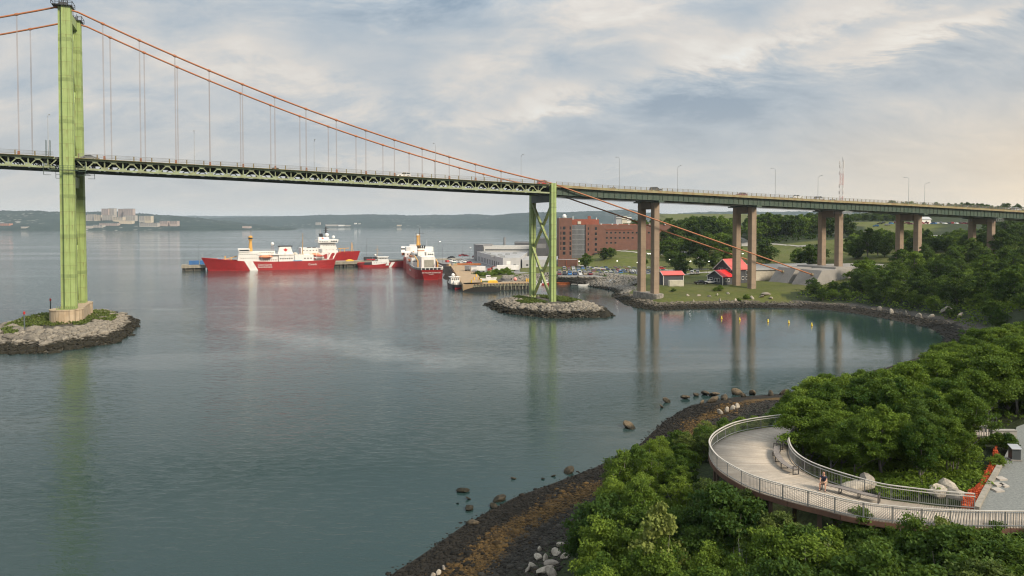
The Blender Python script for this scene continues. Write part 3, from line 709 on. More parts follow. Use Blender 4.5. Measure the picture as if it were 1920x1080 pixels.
# ------------------------------------------------------------------ approach viaduct
via = empty('approach_viaduct', (0, 0, 0), 0, 'viaduct of dark green girders on tan concrete column pairs continuing from the suspension span', 'bridge')
PIERS = [(45.9, 3.9, True), (92.6, 3.7, True), (139.3, 12.3, True), (186.5, 10, False), (235.3, 12, False), (284, 18, False)]
M_girder = M_dkgreen
A0, A1 = .9, 345.0
tt = list(np.arange(A0, A1, 11.5))+[A1]
def gdep(t): return float(np.interp(t, [0, 126, 254, 340], [2.7, 2.9, 3.1, 3.2]))
q = MB()
for a, b in zip(tt[:-1], tt[1:]):
    q.m(0).hexa([Wp(a, 0, dk(a)-.75), Wp(b, 0, dk(b)-.75), Wp(b, WF, dk(b)-.75), Wp(a, WF, dk(a)-.75), Wp(a, 0, dk(a)+.02), Wp(b, 0, dk(b)+.02), Wp(b, WF, dk(b)+.02), Wp(a, WF, dk(a)+.02)])
q.build('deck_slab', M_asphalt, via)
for ww in (-.06, WF+.06):
    q = MB()
    for a, b in zip(tt[:-1], tt[1:]): q.bar(Wp(a, ww, dk(a)-.32), Wp(b, ww, dk(b)-.32), .12, .95)
    q.build('fascia', M_fascia, via)
for k, ww in enumerate((1.0, 5.8, 11.2, 16.0)):
    cuts = [A0]+[p[0] for p in PIERS]+[A1]
    for i in range(len(cuts)-1):
        a, b = cuts[i]+(.08 if i else 0), cuts[i+1]-.08
        q = MB(); st = list(np.linspace(a, b, 6))
        for x0, x1 in zip(st[:-1], st[1:]):
            q.hexa([Wp(x0, ww-.05, dk(x0)-.75-gdep(x0)), Wp(x1, ww-.05, dk(x1)-.75-gdep(x1)), Wp(x1, ww+.05, dk(x1)-.75-gdep(x1)), Wp(x0, ww+.05, dk(x0)-.75-gdep(x0)),
                    Wp(x0, ww-.05, dk(x0)-.76), Wp(x1, ww-.05, dk(x1)-.76), Wp(x1, ww+.05, dk(x1)-.76), Wp(x0, ww+.05, dk(x0)-.76)])
            q.bar(Wp(x0, ww, dk(x0)-.75-gdep(x0)), Wp(x1, ww, dk(x1)-.75-gdep(x1)), .55, .14)
            q.bar(Wp(x0, ww, dk(x0)-.9), Wp(x1, ww, dk(x1)-.9), .5, .12)
        if k in (0,):
            for x in np.arange(a+1.2, b-1, 2.4): q.bar(Wp(x, ww-.12, dk(x)-.72-gdep(x)), Wp(x, ww-.12, dk(x)-.95), .08, .2)
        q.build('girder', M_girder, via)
for x in np.arange(4, 340, 7.7):
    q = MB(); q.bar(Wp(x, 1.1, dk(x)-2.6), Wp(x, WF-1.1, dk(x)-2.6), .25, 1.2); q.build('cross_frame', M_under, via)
railing(via, A0+.5, A1, 2.36, -.1, 1.15, .2, M_rust, M_rail); railing(via, A0+.5, A1, 4.72, WF+.1, 1.15, .2, M_rust, M_rail)
for ww in (3.4, 13.0):
    cw = MB()
    for a, b in zip(tt[:-1], tt[1:]): cw.bar(Wp(a, ww, dk(a)-gdep(a)-1.2), Wp(b, ww, dk(b)-gdep(b)-1.2), .9, .12)
    cw.build('inspection_walkway', M_steel, via)
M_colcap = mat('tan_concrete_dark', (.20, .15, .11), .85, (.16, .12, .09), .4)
for i, (t, zg, foot) in enumerate(PIERS):
    ztop = dk(t)-gdep(t)-.95
    hs = 1.22 if i < 3 else 1.25
    for w0 in (3.9, 13.0):
        q = MB(); q.loft([[Wp(t+a*hs*s, w0+b*hs*s, z) for a, b in ((-.9, -1), (.9, -1), (1, -.9), (1, .9), (.9, 1), (-.9, 1), (-1, .9), (-1, -.9))] for z, s in ((zg-1.5, 1.03), (ztop-.02, .98))])
        q.build('column', M_conc_tan, via)
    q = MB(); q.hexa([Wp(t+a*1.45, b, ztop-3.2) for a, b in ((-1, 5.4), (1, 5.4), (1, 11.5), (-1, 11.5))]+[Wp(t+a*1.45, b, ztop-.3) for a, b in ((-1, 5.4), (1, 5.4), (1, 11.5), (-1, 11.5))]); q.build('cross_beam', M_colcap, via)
    q = MB()
    for w0 in (1.0, 5.8, 11.2, 16.0):
        q.hexa([Wp(t+a*.7, w0+b*.5, ztop-.02) for a, b in ((-1, -1), (1, -1), (1, 1), (-1, 1))]+[Wp(t+a*.7, w0+b*.5, ztop+.22) for a, b in ((-1, -1), (1, -1), (1, 1), (-1, 1))])
    q.hexa([Wp(t+a*1.2, b, ztop-.6) for a, b in ((-1, -.2), (1, -.2), (1, WF+.2), (-1, WF+.2))]+[Wp(t+a*1.2, b, ztop-.03) for a, b in ((-1, -.2), (1, -.2), (1, WF+.2), (-1, WF+.2))])
    q.build('bearing_beam', M_dkgreen, via)
    if foot:
        if i < 2:
            q = MB(); q.loft([[Wp(t+a, b, z) for a, b in [(2.6*math.cos(x), 2.6+2.6*math.sin(x)) for x in np.linspace(math.pi, 2*math.pi, 8)]+[(2.6*math.cos(x), 14.4+2.6*math.sin(x)) for x in np.linspace(0, math.pi, 8)]] for z in (-2.0, zg)])
            q.build('footing', mat('rough_footing_concrete', (.36, .32, .27), .9, (.16, .15, .13), .7, bump=.4, bscale=2, streak=((.10, .095, .085), .7)) if i == 0 else M_conc, via)
    if i in (2, 4):
        q = MB()
        for w0 in (2.2, 14.8):
            for s in (-1, 1):
                for dz in (0, .55, 1.1): q.bar(Wp(t+s*2.6, w0-2.4, ztop-1.6+dz), Wp(t+s*2.6, w0+2.4, ztop-1.6+dz), .1)
            for dz in (0, .55, 1.1): q.bar(Wp(t-2.6, w0-2.4, ztop-1.6+dz), Wp(t+2.6, w0-2.4, ztop-1.6+dz), .1)
            for k in range(5): q.bar(Wp(t-2.6+k*1.3, w0-2.4, ztop-1.7), Wp(t-2.6+k*1.3, w0-2.4, ztop-.5), .1)
        q.build('inspection_cage', M_steel, via)
# anchorage block the cables run into, and the plinth behind it
anc = empty('cable_anchorage', (0, 0, 0), 0, 'pale concrete anchorage wedge where the orange cables end', 'anchorage')
M_anch = mat('pale_anchorage_concrete', (.28, .262, .235), .85, (.235, .22, .20), .25, bump=.15, bscale=2, streak=((.20, .18, .155), .5))
q = MB(); q.hexa([Wp(a, b, z) for a, b, z in ((115, -4, 2), (146, -4, 2), (146, 8, 2), (115, 8, 2))]+[Wp(a, b, z) for a, b, z in ((122.5, -3.4, 11.6), (146, -3.4, 12.2), (146, 8, 12.2), (122.5, 8, 11.6))])
q.build('anchor_block', M_anch, anc)
q = MB(); q.hexa([Wp(a, b, z) for a, b, z in ((115.5, 10.5, 2), (146, 10.5, 2), (146, 22, 2), (115.5, 22, 2))]+[Wp(a, b, z) for a, b, z in ((123, 11, 11.7), (146, 11, 12.3), (146, 21.5, 12.3), (123, 21.5, 11.7))])
q.build('anchor_block', M_anch, anc)
q = MB(); q.hexa([Wp(a, b, z) for a, b, z in ((128, -2, 2), (176, -2, 2), (176, 20, 2), (128, 20, 2))]+[Wp(a, b, z) for a, b, z in ((132, -1.5, 12.6), (172, -1.5, 12.6), (172, 19.5, 12.6), (132, 19.5, 12.6))])
q.build('anchor_plinth', M_anch, anc)
q = MB()
fp = [(110, -7.5), (126, -7.5), (150, -7.5)]
for (a0, b0), (a1, b1) in zip(fp[:-1], fp[1:]):
    n = int((a1-a0)/2)
    for k in range(n+1):
        p = Wp(a0+(a1-a0)*k/n, b0, 0); z = tz(p.x, p.y); q.bar((p.x, p.y, z-.2), (p.x, p.y, z+1.9), .07)
    for dz in (.6, 1.2, 1.8):
        pa, pb = Wp(a0, b0, 0), Wp(a1, b1, 0); q.bar((pa.x, pa.y, tz(pa.x, pa.y)+dz), (pb.x, pb.y, tz(pb.x, pb.y)+dz), .04)
tag(q.build('wire_fence', M_dark), 'dark wire fence at the foot of the concrete anchorage', 'fence')

# ------------------------------------------------------------------ street lamps on the bridge
def lamp_post(p, h, arm, dirv, r=.10):
    o = empty('street_lamp', p, 0)
    q = MB(); q.tube((0, 0, 0), (0, 0, h), r, 6, r*.6); q.build('pole', M_steel, o)
    d = Vector(dirv).normalized()
    q = MB(); q.path([(0, 0, h), tuple(d*arm*.4+Vector((0, 0, h+.5))), tuple(d*arm+Vector((0, 0, h+.75)))], r*.6, 5); q.build('arm', M_steel, o)
    q = MB(); e = d*arm+Vector((0, 0, h+.72)); q.bar(e-d*.2, e+d*.75, .34, .16); q.build('lamp_head', M_steel, o)
    return o
BL = [(93, 290, 'n', 'slim street lamp on the deck just left of the tall green tower'), (366, 303, 'f', 'thin lamp post on the deck between the first and second thirds of the suspended span'),
      (590, 317, 'f', 'thin lamp post on the truss deck above the small harbour boat'), (817, 331, 'n', 'lamp post on the truss deck just right of the white car'),
      (977, 338, 'f', 'lamp post above the low end of the orange cables'), (1161, 350, 'n', 'first lamp post on the viaduct right of the end bent'), (1270, 357, 'f', 'lamp post over the first tan column pair'),
      (1453, 367, 'n', 'lamp post on the viaduct just past the second column pair'), (1533, 372, 'f', 'lamp post on the viaduct left of the lattice mast'),
      (1703, 382, 'n', 'lamp post with its arm pointing left, right of the lattice mast'), (1733, 384, 'f', 'rightmost lamp post on the viaduct, arm pointing right')]
def t_at(px, w0):
    lo, hi = -330., 400.
    for _ in range(50):
        m = (lo+hi)/2; p = Wp(m, w0, 32)
        if 960+1280*p.x/(p.y*_c) < px: lo = m
        else: hi = m
    return m
for px, py, side, lb in BL:
    w0 = -.4 if side == 'n' else WF+.4
    t = t_at(px, w0); top = 11.5
    o = lamp_post(Wp(t, w0, dk(t)), top, 1.8, V_ if side == 'n' else -V_)
    tag(o, lb, 'lamp post', 'lamp posts along the bridge')
# ------------------------------------------------------------------ rocks
import bmesh
def rock_mesh(name, seed, m, sub=2, flat=.72):
    rg = np.random.default_rng(seed); bm = bmesh.new(); bmesh.ops.create_icosphere(bm, subdivisions=sub, radius=1.0)
    dirs = rg.normal(size=(9, 3)); dirs /= np.linalg.norm(dirs, axis=1)[:, None]; off = rg.uniform(.55, .95, 9)
    for vtx in bm.verts:
        p = np.array(vtx.co)
        for d, o in zip(dirs, off):
            k = p@d
            if k > o: p = p-d*(k-o)*.9
        p = p*(1+.05*rg.normal()); p[2] *= flat; p[0] *= 1.15
        vtx.co = p
    me = bpy.data.meshes.new(name); bm.to_mesh(me); bm.free(); me.materials.append(m); return me
def rock_mat(name, pale1, pale2, tide, weed=(.014, .014, .011), weed2=(.035, .030, .018)):
    m = bpy.data.materials.new(name); m.use_nodes = True; t = NT(m.node_tree); bs = t.n['Principled BSDF']
    pos = t.new('ShaderNodeNewGeometry').outputs['Position']
    rnd = t.new('ShaderNodeObjectInfo').outputs['Random']
    z = t.new('ShaderNodeSeparateXYZ', inp={0: pos}).outputs[2]
    n1 = t.noise(pos, .55, 4, .6); n2 = t.noise(pos, 4.0, 5, .65)
    base = t.mix(t.ramp(t.math('ADD', t.math('MULTIPLY', n1, .7), t.math('MULTIPLY', rnd, .3)), [(.3, 0.), (.7, 1.)]), pale1, pale2)
    base = t.mix(t.ramp(n2, [(.35, .55), (.6, 0.)]), base, tuple(q*.45 for q in pale1))
    wd = t.mix(t.ramp(n2, [(.4, 0.), (.65, 1.)]), weed, weed2)
    f = t.ramp(t.math('ADD', z, t.math('MULTIPLY', t.math('SUBTRACT', n1, .5), 1.2)), [(max(0.0, (tide-.25)), 1.), (tide+.2, 0.)]) if tide < .8 else \
        t.ramp(t.math('DIVIDE', t.math('ADD', z, t.math('MULTIPLY', t.math('SUBTRACT', n1, .5), 1.4)), 4.0), [((tide-.2)/4, 1.), ((tide+.25)/4, 0.)])
    t.l.new(t.mix(f, base, wd), bs.inputs['Base Color']); bs.inputs['Roughness'].default_value = .85; bs.inputs['Specular IOR Level'].default_value = .15
    b = t.new('ShaderNodeBump', inp={'Strength': .6, 'Distance': .12, 'Height': n2}); t.l.new(b.outputs[0], bs.inputs['Normal'])
    return m
M_riprap = rock_mat('riprap_rock', (.11, .10, .085), (.31, .275, .22), 1.8)
M_beach = rock_mat('beach_boulder', (.05, .044, .034), (.16, .12, .075), .5)
M_pale = rock_mat('pale_boulder', (.27, .24, .20), (.46, .41, .33), .05)
ROCKS = [rock_mesh('rock', 100+i, M_riprap, 2 if i < 4 else 1) for i in range(6)]
BROCKS = [rock_mesh('boulder', 200+i, M_beach) for i in range(5)]
PROCKS = [rock_mesh('boulder', 300+i, M_pale) for i in range(4)]
def merged_rocks(name, pts, sizes, protos, parent, seed, kind='stuff', mat_=None):
    rg = np.random.default_rng(seed); Vs = []; Fs = []; b = 0
    pv = []
    for me in protos:
        co = np.empty(len(me.vertices)*3, np.float32); me.vertices.foreach_get('co', co)
        pv.append((co.reshape(-1, 3), np.array([tuple(p.vertices) for p in me.polygons])))
    for (x, y, z), s in zip(pts, sizes):
        co, fc = pv[rg.integers(len(pv))]; a = rg.uniform(0, 6.28); c, sn = math.cos(a), math.sin(a)
        sc = s*rg.uniform(.8, 1.2, 3)
        q = co*sc; q = np.stack([q[:, 0]*c-q[:, 1]*sn+x, q[:, 0]*sn+q[:, 1]*c+y, q[:, 2]+z], -1)
        Vs.append(q); Fs.append(fc+b); b += len(q)
    o = link(name, np_mesh(name, np.concatenate(Vs), np.concatenate(Fs), mat_ or protos[0].materials[0]), parent)
    o['kind'] = kind; return o

# ------------------------------------------------------------------ foliage
def leaf_mat(name, dark, light, trans=.30):
    m = bpy.data.materials.new(name); m.use_nodes = True; t = NT(m.node_tree); t.n.clear()
    pos = t.new('ShaderNodeNewGeometry').outputs['Position']
    rnd = t.new('ShaderNodeObjectInfo').outputs['Random']
    tone = t.new('ShaderNodeAttribute', attribute_name='tone').outputs['Fac']
    n = t.noise(pos, .35, 3, .6)
    f = t.math('ADD', t.math('ADD', t.math('MULTIPLY', tone, .45), t.math('MULTIPLY', rnd, .50)), t.math('MULTIPLY', n, .25))
    c = t.mix(t.ramp(f, [(.25, 0.), (.85, 1.)]), dark, light)
    bs = t.new('ShaderNodeBsdfPrincipled', inp={'Base Color': c, 'Roughness': .6, 'Specular IOR Level': .12})
    tr = t.new('ShaderNodeBsdfTranslucent', inp={'Color': t.mix(.5, c, (.16, .22, .02))})
    mx = t.new('ShaderNodeMixShader', inp={0: trans, 1: bs.outputs[0], 2: tr.outputs[0]})
    t.l.new(mx.outputs[0], t.new('ShaderNodeOutputMaterial').inputs[0])
    return m
L_near = leaf_mat('thicket_leaves', (.024, .066, .010), (.158, .228, .030))
L_mid = leaf_mat('broad_leaves', (.017, .054, .009), (.148, .224, .028))
L_dark = leaf_mat('woodland_leaves', (.015, .040, .009), (.086, .138, .022), .24)
L_pale = leaf_mat('pale_leaves', (.085, .125, .025), (.19, .22, .055))
M_bark = mat('grey_bark', (.16, .145, .125), .9, (.09, .08, .07), 3.0)
M_bark_pale = mat('pale_bark', (.36, .34, .30), .8, (.12, .11, .10), 5.0)

def leaves(centers, radii, per, leaf, rg, squash=.62, outbias=.5, core=None):
    """leaf-sized rhombi spread through clumps"""
    C = np.repeat(np.asarray(centers), per, 0); Rr = np.repeat(np.asarray(radii), per)
    n = len(C); d = rg.normal(size=(n, 3)); d /= np.linalg.norm(d, axis=1)[:, None]+1e-9
    d[:, 2] = np.where(d[:, 2] < -.25, -d[:, 2]*.8, d[:, 2])
    rad = Rr*rg.uniform(.25, 1.0, n)**.55
    pos = C+d*rad[:, None]*np.array([1, 1, squash])+rg.normal(size=(n, 3))*Rr[:, None]*.16
    nr = d*outbias*.6+rg.normal(size=(n, 3))*.62+np.array([0, 0, .45]); nr /= np.linalg.norm(nr, axis=1)[:, None]
    a = np.cross(nr, rg.normal(size=(n, 3))); a /= np.linalg.norm(a, axis=1)[:, None]+1e-9
    b = np.cross(nr, a); L = leaf*rg.uniform(.6, 1.35, n)[:, None]; Wd = L*rg.uniform(.5, .8, n)[:, None]
    fold = nr*L*.12
    V = np.stack([pos-a*L*.5, pos+b*Wd*.5+fold, pos+a*L*.5, pos-b*Wd*.5+fold], 1).reshape(-1, 3)
    F = np.arange(n*4).reshape(n, 4)
    tone = np.clip(np.repeat(rg.uniform(0, 1, len(centers)), per)*.6+rg.uniform(0, .4, n), 0, 1)
    return V, F, tone
def make_tree(seed, h, rx, ncl, per, leaf, lm, trunk_h=.35, stems=1, clr=.34, bark=None, shape='round', bare=0):
    """returns (crown mesh, trunk mesh): crown clumps sit at limb ends; total height h, crown radius rx"""
    rg = np.random.default_rng(seed)
    cz0 = h*trunk_h; ch = h-cz0
    cs = []; rs = []
    for i in range(ncl):
        for _ in range(30):
            p = rg.uniform(-1, 1, 3)
            r = np.linalg.norm(p)
            if .35 < r < 1: break
        if shape == 'round':
            zz = (p[2]+1)/2
            w_ = .62+.38*math.sin(math.pi*min(1, zz*1.15)) if zz < .75 else .80*math.sqrt(max(.05, (1.06-zz)/.31))
        else:
            zz = (p[2]+1)/2; w_ = 1.0-.75*zz
        irr = 1+.32*math.sin(3*math.atan2(p[1], p[0])+seed)
        cs.append((p[0]*rx*w_*irr*.86, p[1]*rx*w_*irr*.86, cz0+zz*ch*.86+rg.normal()*.02*h)); rs.append(rx*clr*rg.uniform(.5, 1.35)*(1.1-.40*zz))
    V, F, tone = leaves(cs, rs, per, leaf, rg)
    zmax = V[:, 2].max(); V[:, 2] *= h/zmax
    crown = np_mesh('crown', V, F, lm, False, {'tone': ('FACE', tone)})
    q = MB()
    for s in range(stems):
        a = 2*math.pi*s/stems+rg.uniform(0, 1); off = .0 if stems == 1 else .35
        base = Vector((math.cos(a)*off, math.sin(a)*off, -.4)); r0 = h*.019*(1 if stems == 1 else .6)
        top = Vector((math.cos(a)*rx*(.15 if stems == 1 else .45), math.sin(a)*rx*(.15 if stems == 1 else .45), h*.78))
        pts = [base.lerp(top, f)+Vector((rg.normal()*.02*h, rg.normal()*.02*h, 0))*(f*(1-f)*4) for f in (0, .25, .5, .75, 1)]
        q.path(pts, r0, 5, [r0*1.25, r0, r0*.7, r0*.42, r0*.15])
        sel = rg.choice(len(cs), min(len(cs), 7 if stems == 1 else 3), replace=False)
        for k in sel:
            e = Vector(cs[k]); st = base.lerp(top, min(.85, max(.2, (e.z-.25*h)/h)))
            q.path([st, st.lerp(e, .5)+Vector((0, 0, .03*h)), e], r0*.3, 4, [r0*.45, r0*.3, r0*.1])
    for k in range(bare):
        e = Vector(cs[rg.integers(len(cs))])*1.15
        q.path([e*.55, e*.8, e], .03, 4, [.045, .03, .012])
    return crown, q.mesh('trunk', bark or M_bark)
def plant(name, proto, p, s, rz, label, cat, group, sz=None):
    o = empty(name, p, rz, label, cat, group); kx = 1+.14*math.sin(p[0]*5.1+p[1]*3.3); o.scale = (s*kx, s/kx, (sz or s))
    link('crown', proto[0], o); link('trunk', proto[1], o)
    return o
L_olive = leaf_mat('olive_leaves', (.042, .075, .018), (.140, .175, .042)); L_deep = leaf_mat('deep_leaves', (.020, .052, .012), (.080, .135, .022))
NEAR_T = [make_tree(11+i, 6.0, 2.3+.2*(i % 3), 115, 150, (.165, .14, .19)[i % 3], (L_near, L_near, L_deep, L_olive, L_near, L_deep)[i], .12, 3 if i % 2 else 2, .235, M_bark_pale if i in (1, 4) else M_bark, bare=6 if i in (1, 3, 4) else 0) for i in range(6)]
MID_T = [make_tree(31+i, 8.0, 3.2+.25*(i % 3), 110, 190, .20, (L_mid, L_mid, L_near, L_deep, L_mid)[i], .22, 3 if i % 2 else 1, .235, M_bark_pale if i == 2 else M_bark, bare=5 if i == 2 else 0) for i in range(5)]
PALE_T = [make_tree(51+i, 5.0, 1.3, 34, 110, .15, L_pale, .25, 2, .34) for i in range(2)]
FAR_T = [make_tree(61+i, 11.0, 4.7+.3*(i % 2), 80, 85, .50, L_dark, .05, 1, .29) for i in range(5)]
FAR_L = [make_tree(71+i, 10.0, 4.6, 80, 80, .50, L_mid, .06, 1, .29) for i in range(3)]
FAR_S = [make_tree(81+i, 13.0, 5.4, 60, 60, .80, L_dark, .04, 1, .30) for i in range(4)]
BUSH = [make_tree(91+i, 3.0, 1.9, 36, 80, .28, L_mid, .05, 3, .40) for i in range(2)]
PINE_T = [make_tree(95+i, 12.0, 3.8, 46, 60, .65, L_dark, .12, 1, .28, shape='cone') for i in range(2)]

def scatter(poly, spacing, seed, tries=6000, avoid=None):
    rg = np.random.default_rng(seed); xs = [p[0] for p in poly]; ys = [p[1] for p in poly]
    X = rg.uniform(min(xs), max(xs), tries); Y = rg.uniform(min(ys), max(ys), tries); ok = inpoly(X, Y, poly)
    out = []
    for x, y in zip(X[ok], Y[ok]):
        sp = spacing(x, y) if callable(spacing) else spacing
        if all((x-a)**2+(y-b)**2 > sp*sp for a, b in out):
            if avoid is None or not avoid(x, y): out.append((x, y))
    return out
def bridge_tw(x, y):
    det = U.x*V_.y-U.y*V_.x; dx, dy = x-BX, y-BY
    return (dx*V_.y-dy*V_.x)/det, (U.x*dy-U.y*dx)/det
def under_bridge(x, y):
    t, w_ = bridge_tw(x, y)
    return (100 < t < 180 and -7 < w_ < 25) or any(abs(t-p[0]) < 3.5 and (abs(w_-3.9) < 3.5 or abs(w_-13) < 3.5) for p in PIERS)
DECK_Z = 12.0
# the thicket between the beach and the boardwalk
TP1 = [(6.5, 52.5), (8.5, 60), (12, 68), (17, 76), (23, 86), (29, 90), (35, 91), (36, 79), (28.5, 72.8), (20, 68), (15.2, 61.5), (15.4, 54), (20.6, 48.0), (29, 45.2), (40, 44.0), (52, 43.4), (66, 43.0), (66, 34), (30, 34), (13, 38), (6, 44)]
def height_cap(x, y):
    """what keeps the boardwalk view open: scrub beside the deck stays under its edge"""
    return None
DECK_EDGE = [(16.7, 58.5), (17.6, 54), (22, 49.6), (30, 46.6), (40, 45.4), (60, 44.8)]
def deck_gap(x, y):
    """distance from the outer edge of the walkway"""
    best = 99
    for (ax, ay), (bx, by) in zip(DECK_EDGE[:-1], DECK_EDGE[1:]):
        dx, dy = bx-ax, by-ay; t = max(0, min(1, ((x-ax)*dx+(y-ay)*dy)/(dx*dx+dy*dy))); best = min(best, math.hypot(x-ax-t*dx, y-ay-t*dy))
    return best
SHADE = ['mid-green', 'pale-stemmed green', 'deep green', 'olive-green', 'pale-stemmed bright green', 'dark fine-leaved']
def size_word(h, lo, hi): return 'low' if h < lo else 'middling' if h < hi else 'tall'
def thicket_label(x, y, k, h):
    sz = size_word(h, 4.0, 5.6)
    if y < 47 and x > 19: where, gr = ('under the near boardwalk edge, below the boulders', 'under the near boardwalk edge, below the seated person', 'under the near boardwalk edge, close to its bend')[0 if x > 38 else 1 if x > 27 else 2], 'scrub trees under the lower edge of the boardwalk'
    elif y > 70: where, gr = 'in the scrub between the beach point and the boardwalk', 'scrub trees towards the beach point'
    elif deck_gap(x, y) < 6: where, gr = 'close against the outer bend of the boardwalk', 'scrub trees against the boardwalk bend'
    elif x < 10: where, gr = 'in the scrub along the shingle, near the pile of pale stones', 'scrub trees beside the beach'
    else: where, gr = 'in the thick scrub between the shingle and the boardwalk', 'scrub trees beside the beach'
    return '%s %s tree %s' % (sz, SHADE[k], where), gr
for x, y in scatter(TP1, 1.95, 5):
    z = tz(x, y); rg = random.Random(int(x*97+y*31))
    k = rg.randrange(6); h = rg.uniform(4.2, 6.6); g = deck_gap(x, y)
    h = min(h+1.4, max(10.0, 11.7+(.40*g if y < 55 and x > 13.5 else -.05*g)+rg.uniform(-.7, .15))-z)
    if y > 66: h = min(h, 4.6)
    if y > 78: h = min(h, 3.4)
    if h < 1.4: continue
    s = h/6.0; lb, gr = thicket_label(x, y, k, h)
    plant('scrub_tree', NEAR_T[k], (x, y, z-.1), max(s, .58), rg.uniform(0, 6.28), lb, 'tree', gr, max(s, .3))
# two pale young trees standing before the boardwalk railing
for px, py, Y, h, lb in ((1562, 1010, 43.6, 4.6, 'pale yellow-green sapling reaching up across the boardwalk railing near the seated person'), (1432, 980, 47.3, 4.3, 'pale sapling poking up beside the left bend of the boardwalk railing'),
                         (1772, 1030, 42.6, 3.9, 'dark green sapling overlapping the lower edge of the boardwalk near the boulders'), (1240, 1075, 47, 7.0, 'white-stemmed birch at the bottom of the thicket left of the boardwalk')):
    p = PY(px, py, Y)
    plant('birch_sapling', PALE_T[0] if px != 1772 else NEAR_T[2], (p.x, p.y, tz(p.x, p.y)), (h*1.3)/5.0 if px != 1772 else .5, 1.0, lb, 'tree', None)
TWIG = [make_tree(121+i, 4.6, 1.5, 22, 16, .13, L_olive, .15, 3, .3, M_bark_pale, bare=26) for i in range(2)]
for i, (px, py, Y, lb) in enumerate(((1262, 1065, 46.5, 'half-bare pale-stemmed sapling at the foot of the scrub, below the beach bend'), (1545, 1062, 42.5, 'half-bare twiggy sapling in the scrub below the seated person'), (1600, 1070, 42.3, 'half-bare twiggy sapling in the scrub below the long bench'), (1120, 1010, 55, 'half-bare sapling on the beach side of the scrub'), (1395, 1050, 45, 'half-bare sapling in the scrub below the bend of the boardwalk'))):
    p = PY(px, py, Y); z0 = tz(p.x, p.y); plant('bare_sapling', TWIG[i % 2], (p.x, p.y, max(z0, p.z-3.4)), 1.15, i*1.1, lb, 'tree', None)
# inside the curl of the boardwalk
TP2 = [(26.5, 59), (28.5, 54.5), (31.5, 52.6), (35, 52.8), (38, 55.5), (40.5, 59.5), (42, 62.6), (36, 63.5), (29, 63.2)]
for x, y in scatter(TP2, 2.3, 8):
    if x > 38.6 and y < 59.5: continue
    z = tz(x, y); rg = random.Random(int(x*77+y*13)); k = rg.randrange(5); s = rg.uniform(.62, .90)
    if y < 55.5: s *= .8
    plant('leafy_tree', MID_T[k], (x, y, z-.1), s, rg.uniform(0, 6.28), '%s %s tree inside the curl of the boardwalk, %s' % (size_word(s, .66, .78), SHADE[[0, 5, 1, 2, 3][k]], 'by the mulch bed' if x > 37 else 'near the benches' if x < 31 else 'above the boulders'), 'tree', 'trees inside the boardwalk curl')
for x, y, s, lb in ((26.6, 61.2, .84, 'spreading leafy tree whose branches overhang the benches at the head of the curl'), (29.6, 62.8, .88, 'tall leafy tree overhanging the upper walkway of the curl'), (27.6, 58.2, .62, 'small leafy tree by the inner railing behind the benches'), (33.5, 63.5, .9, 'tall leafy tree in the middle of the upper curl')):
    plant('leafy_tree', MID_T[int(x) % 5], (x, y, tz(x, y)-.1), s, x, lb, 'tree', 'trees inside the boardwalk curl')
# beyond the curl, down to the head of the cove
TP3 = [(30.5, 73), (38, 70), (46, 69.5), (58, 71.5), (72, 68), (78, 50), (92, 60), (112, 95), (122, 125), (118, 150), (100, 140), (84, 128), (66, 114), (52, 105), (42, 98), (37, 92), (33, 82)]
for x, y in scatter(TP3, 3.4, 9):
    z = tz(x, y); rg = random.Random(int(x*57+y*17)); k = rg.randrange(5); s = rg.uniform(.78, 1.12)
    if x < 36: s *= .7
    sx = 960+1280*x/y; lim = PY(sx, float(np.interp(sx, [1380, 1500, 1590, 1640, 1690, 1740, 1790, 1830, 1920], [742, 703, 690, 674, 678, 650, 612, 600, 590]))+rg.uniform(0, 26), y).z-z
    if lim < 2.0: continue
    s = min(s, lim/8.0*1.0)
    if s < .25: continue
    plant('leafy_tree', (MID_T if k != 3 else NEAR_T)[k], (x, y, z-.1), s, rg.uniform(0, 6.28), '%s %s tree behind the boardwalk, %s' % (size_word(s, .8, 1.0), SHADE[[0, 5, 1, 2, 3][k]], 'beside the gravel court' if y < 78 and x > 56 else 'just beyond the upper curl' if y < 82 else 'on the slope down to the beach point' if x < 62 else 'at the head of the cove' if y > 112 else 'in the middle of the wood'), 'tree', 'trees behind the boardwalk')
# wood on the far side of the cove
TP4 = [(113, 264), (118, 250), (126, 236), (128, 222), (126, 205), (122, 190), (128, 172), (150, 150), (260, 150), (370, 270), (360, 345), (262, 338), (215, 318), (190, 306), (170, 296), (140, 283), (122, 276)]
for x, y in scatter(TP4, lambda x, y: 6.4 if shore_dist([x], [y])[0] < 28 else 9.3, 10, avoid=lambda x, y: under_bridge(x, y) or shore_dist([x], [y])[0] < 9.5):
    z = tz(x, y); rg = random.Random(int(x*37+y*19)); k = rg.randrange(8); s = rg.uniform(.8, 1.25)
    edge = float(shore_dist([x], [y])[0])
    if edge < 13: s = rg.uniform(.42, .6)
    elif edge < 19: s *= .75
    if x < 132 and y > 248: s = rg.uniform(.45, .62)
    plant('woodland_tree', (FAR_T+FAR_L)[k], (x, y, z-.2), s, rg.uniform(0, 6.28), '%s %s tree of the wood across the cove, %s' % (size_word(s, .66, 1.02), 'dark round' if k < 5 else 'bright green', 'by the anchorage' if x < 136 and y > 245 else 'at the edge of the shingle' if edge < 19 else 'below the viaduct' if y > 290 else 'in the thick of it' if y > 215 else 'on the near shoulder'), 'tree', 'trees of the wood across the cove')

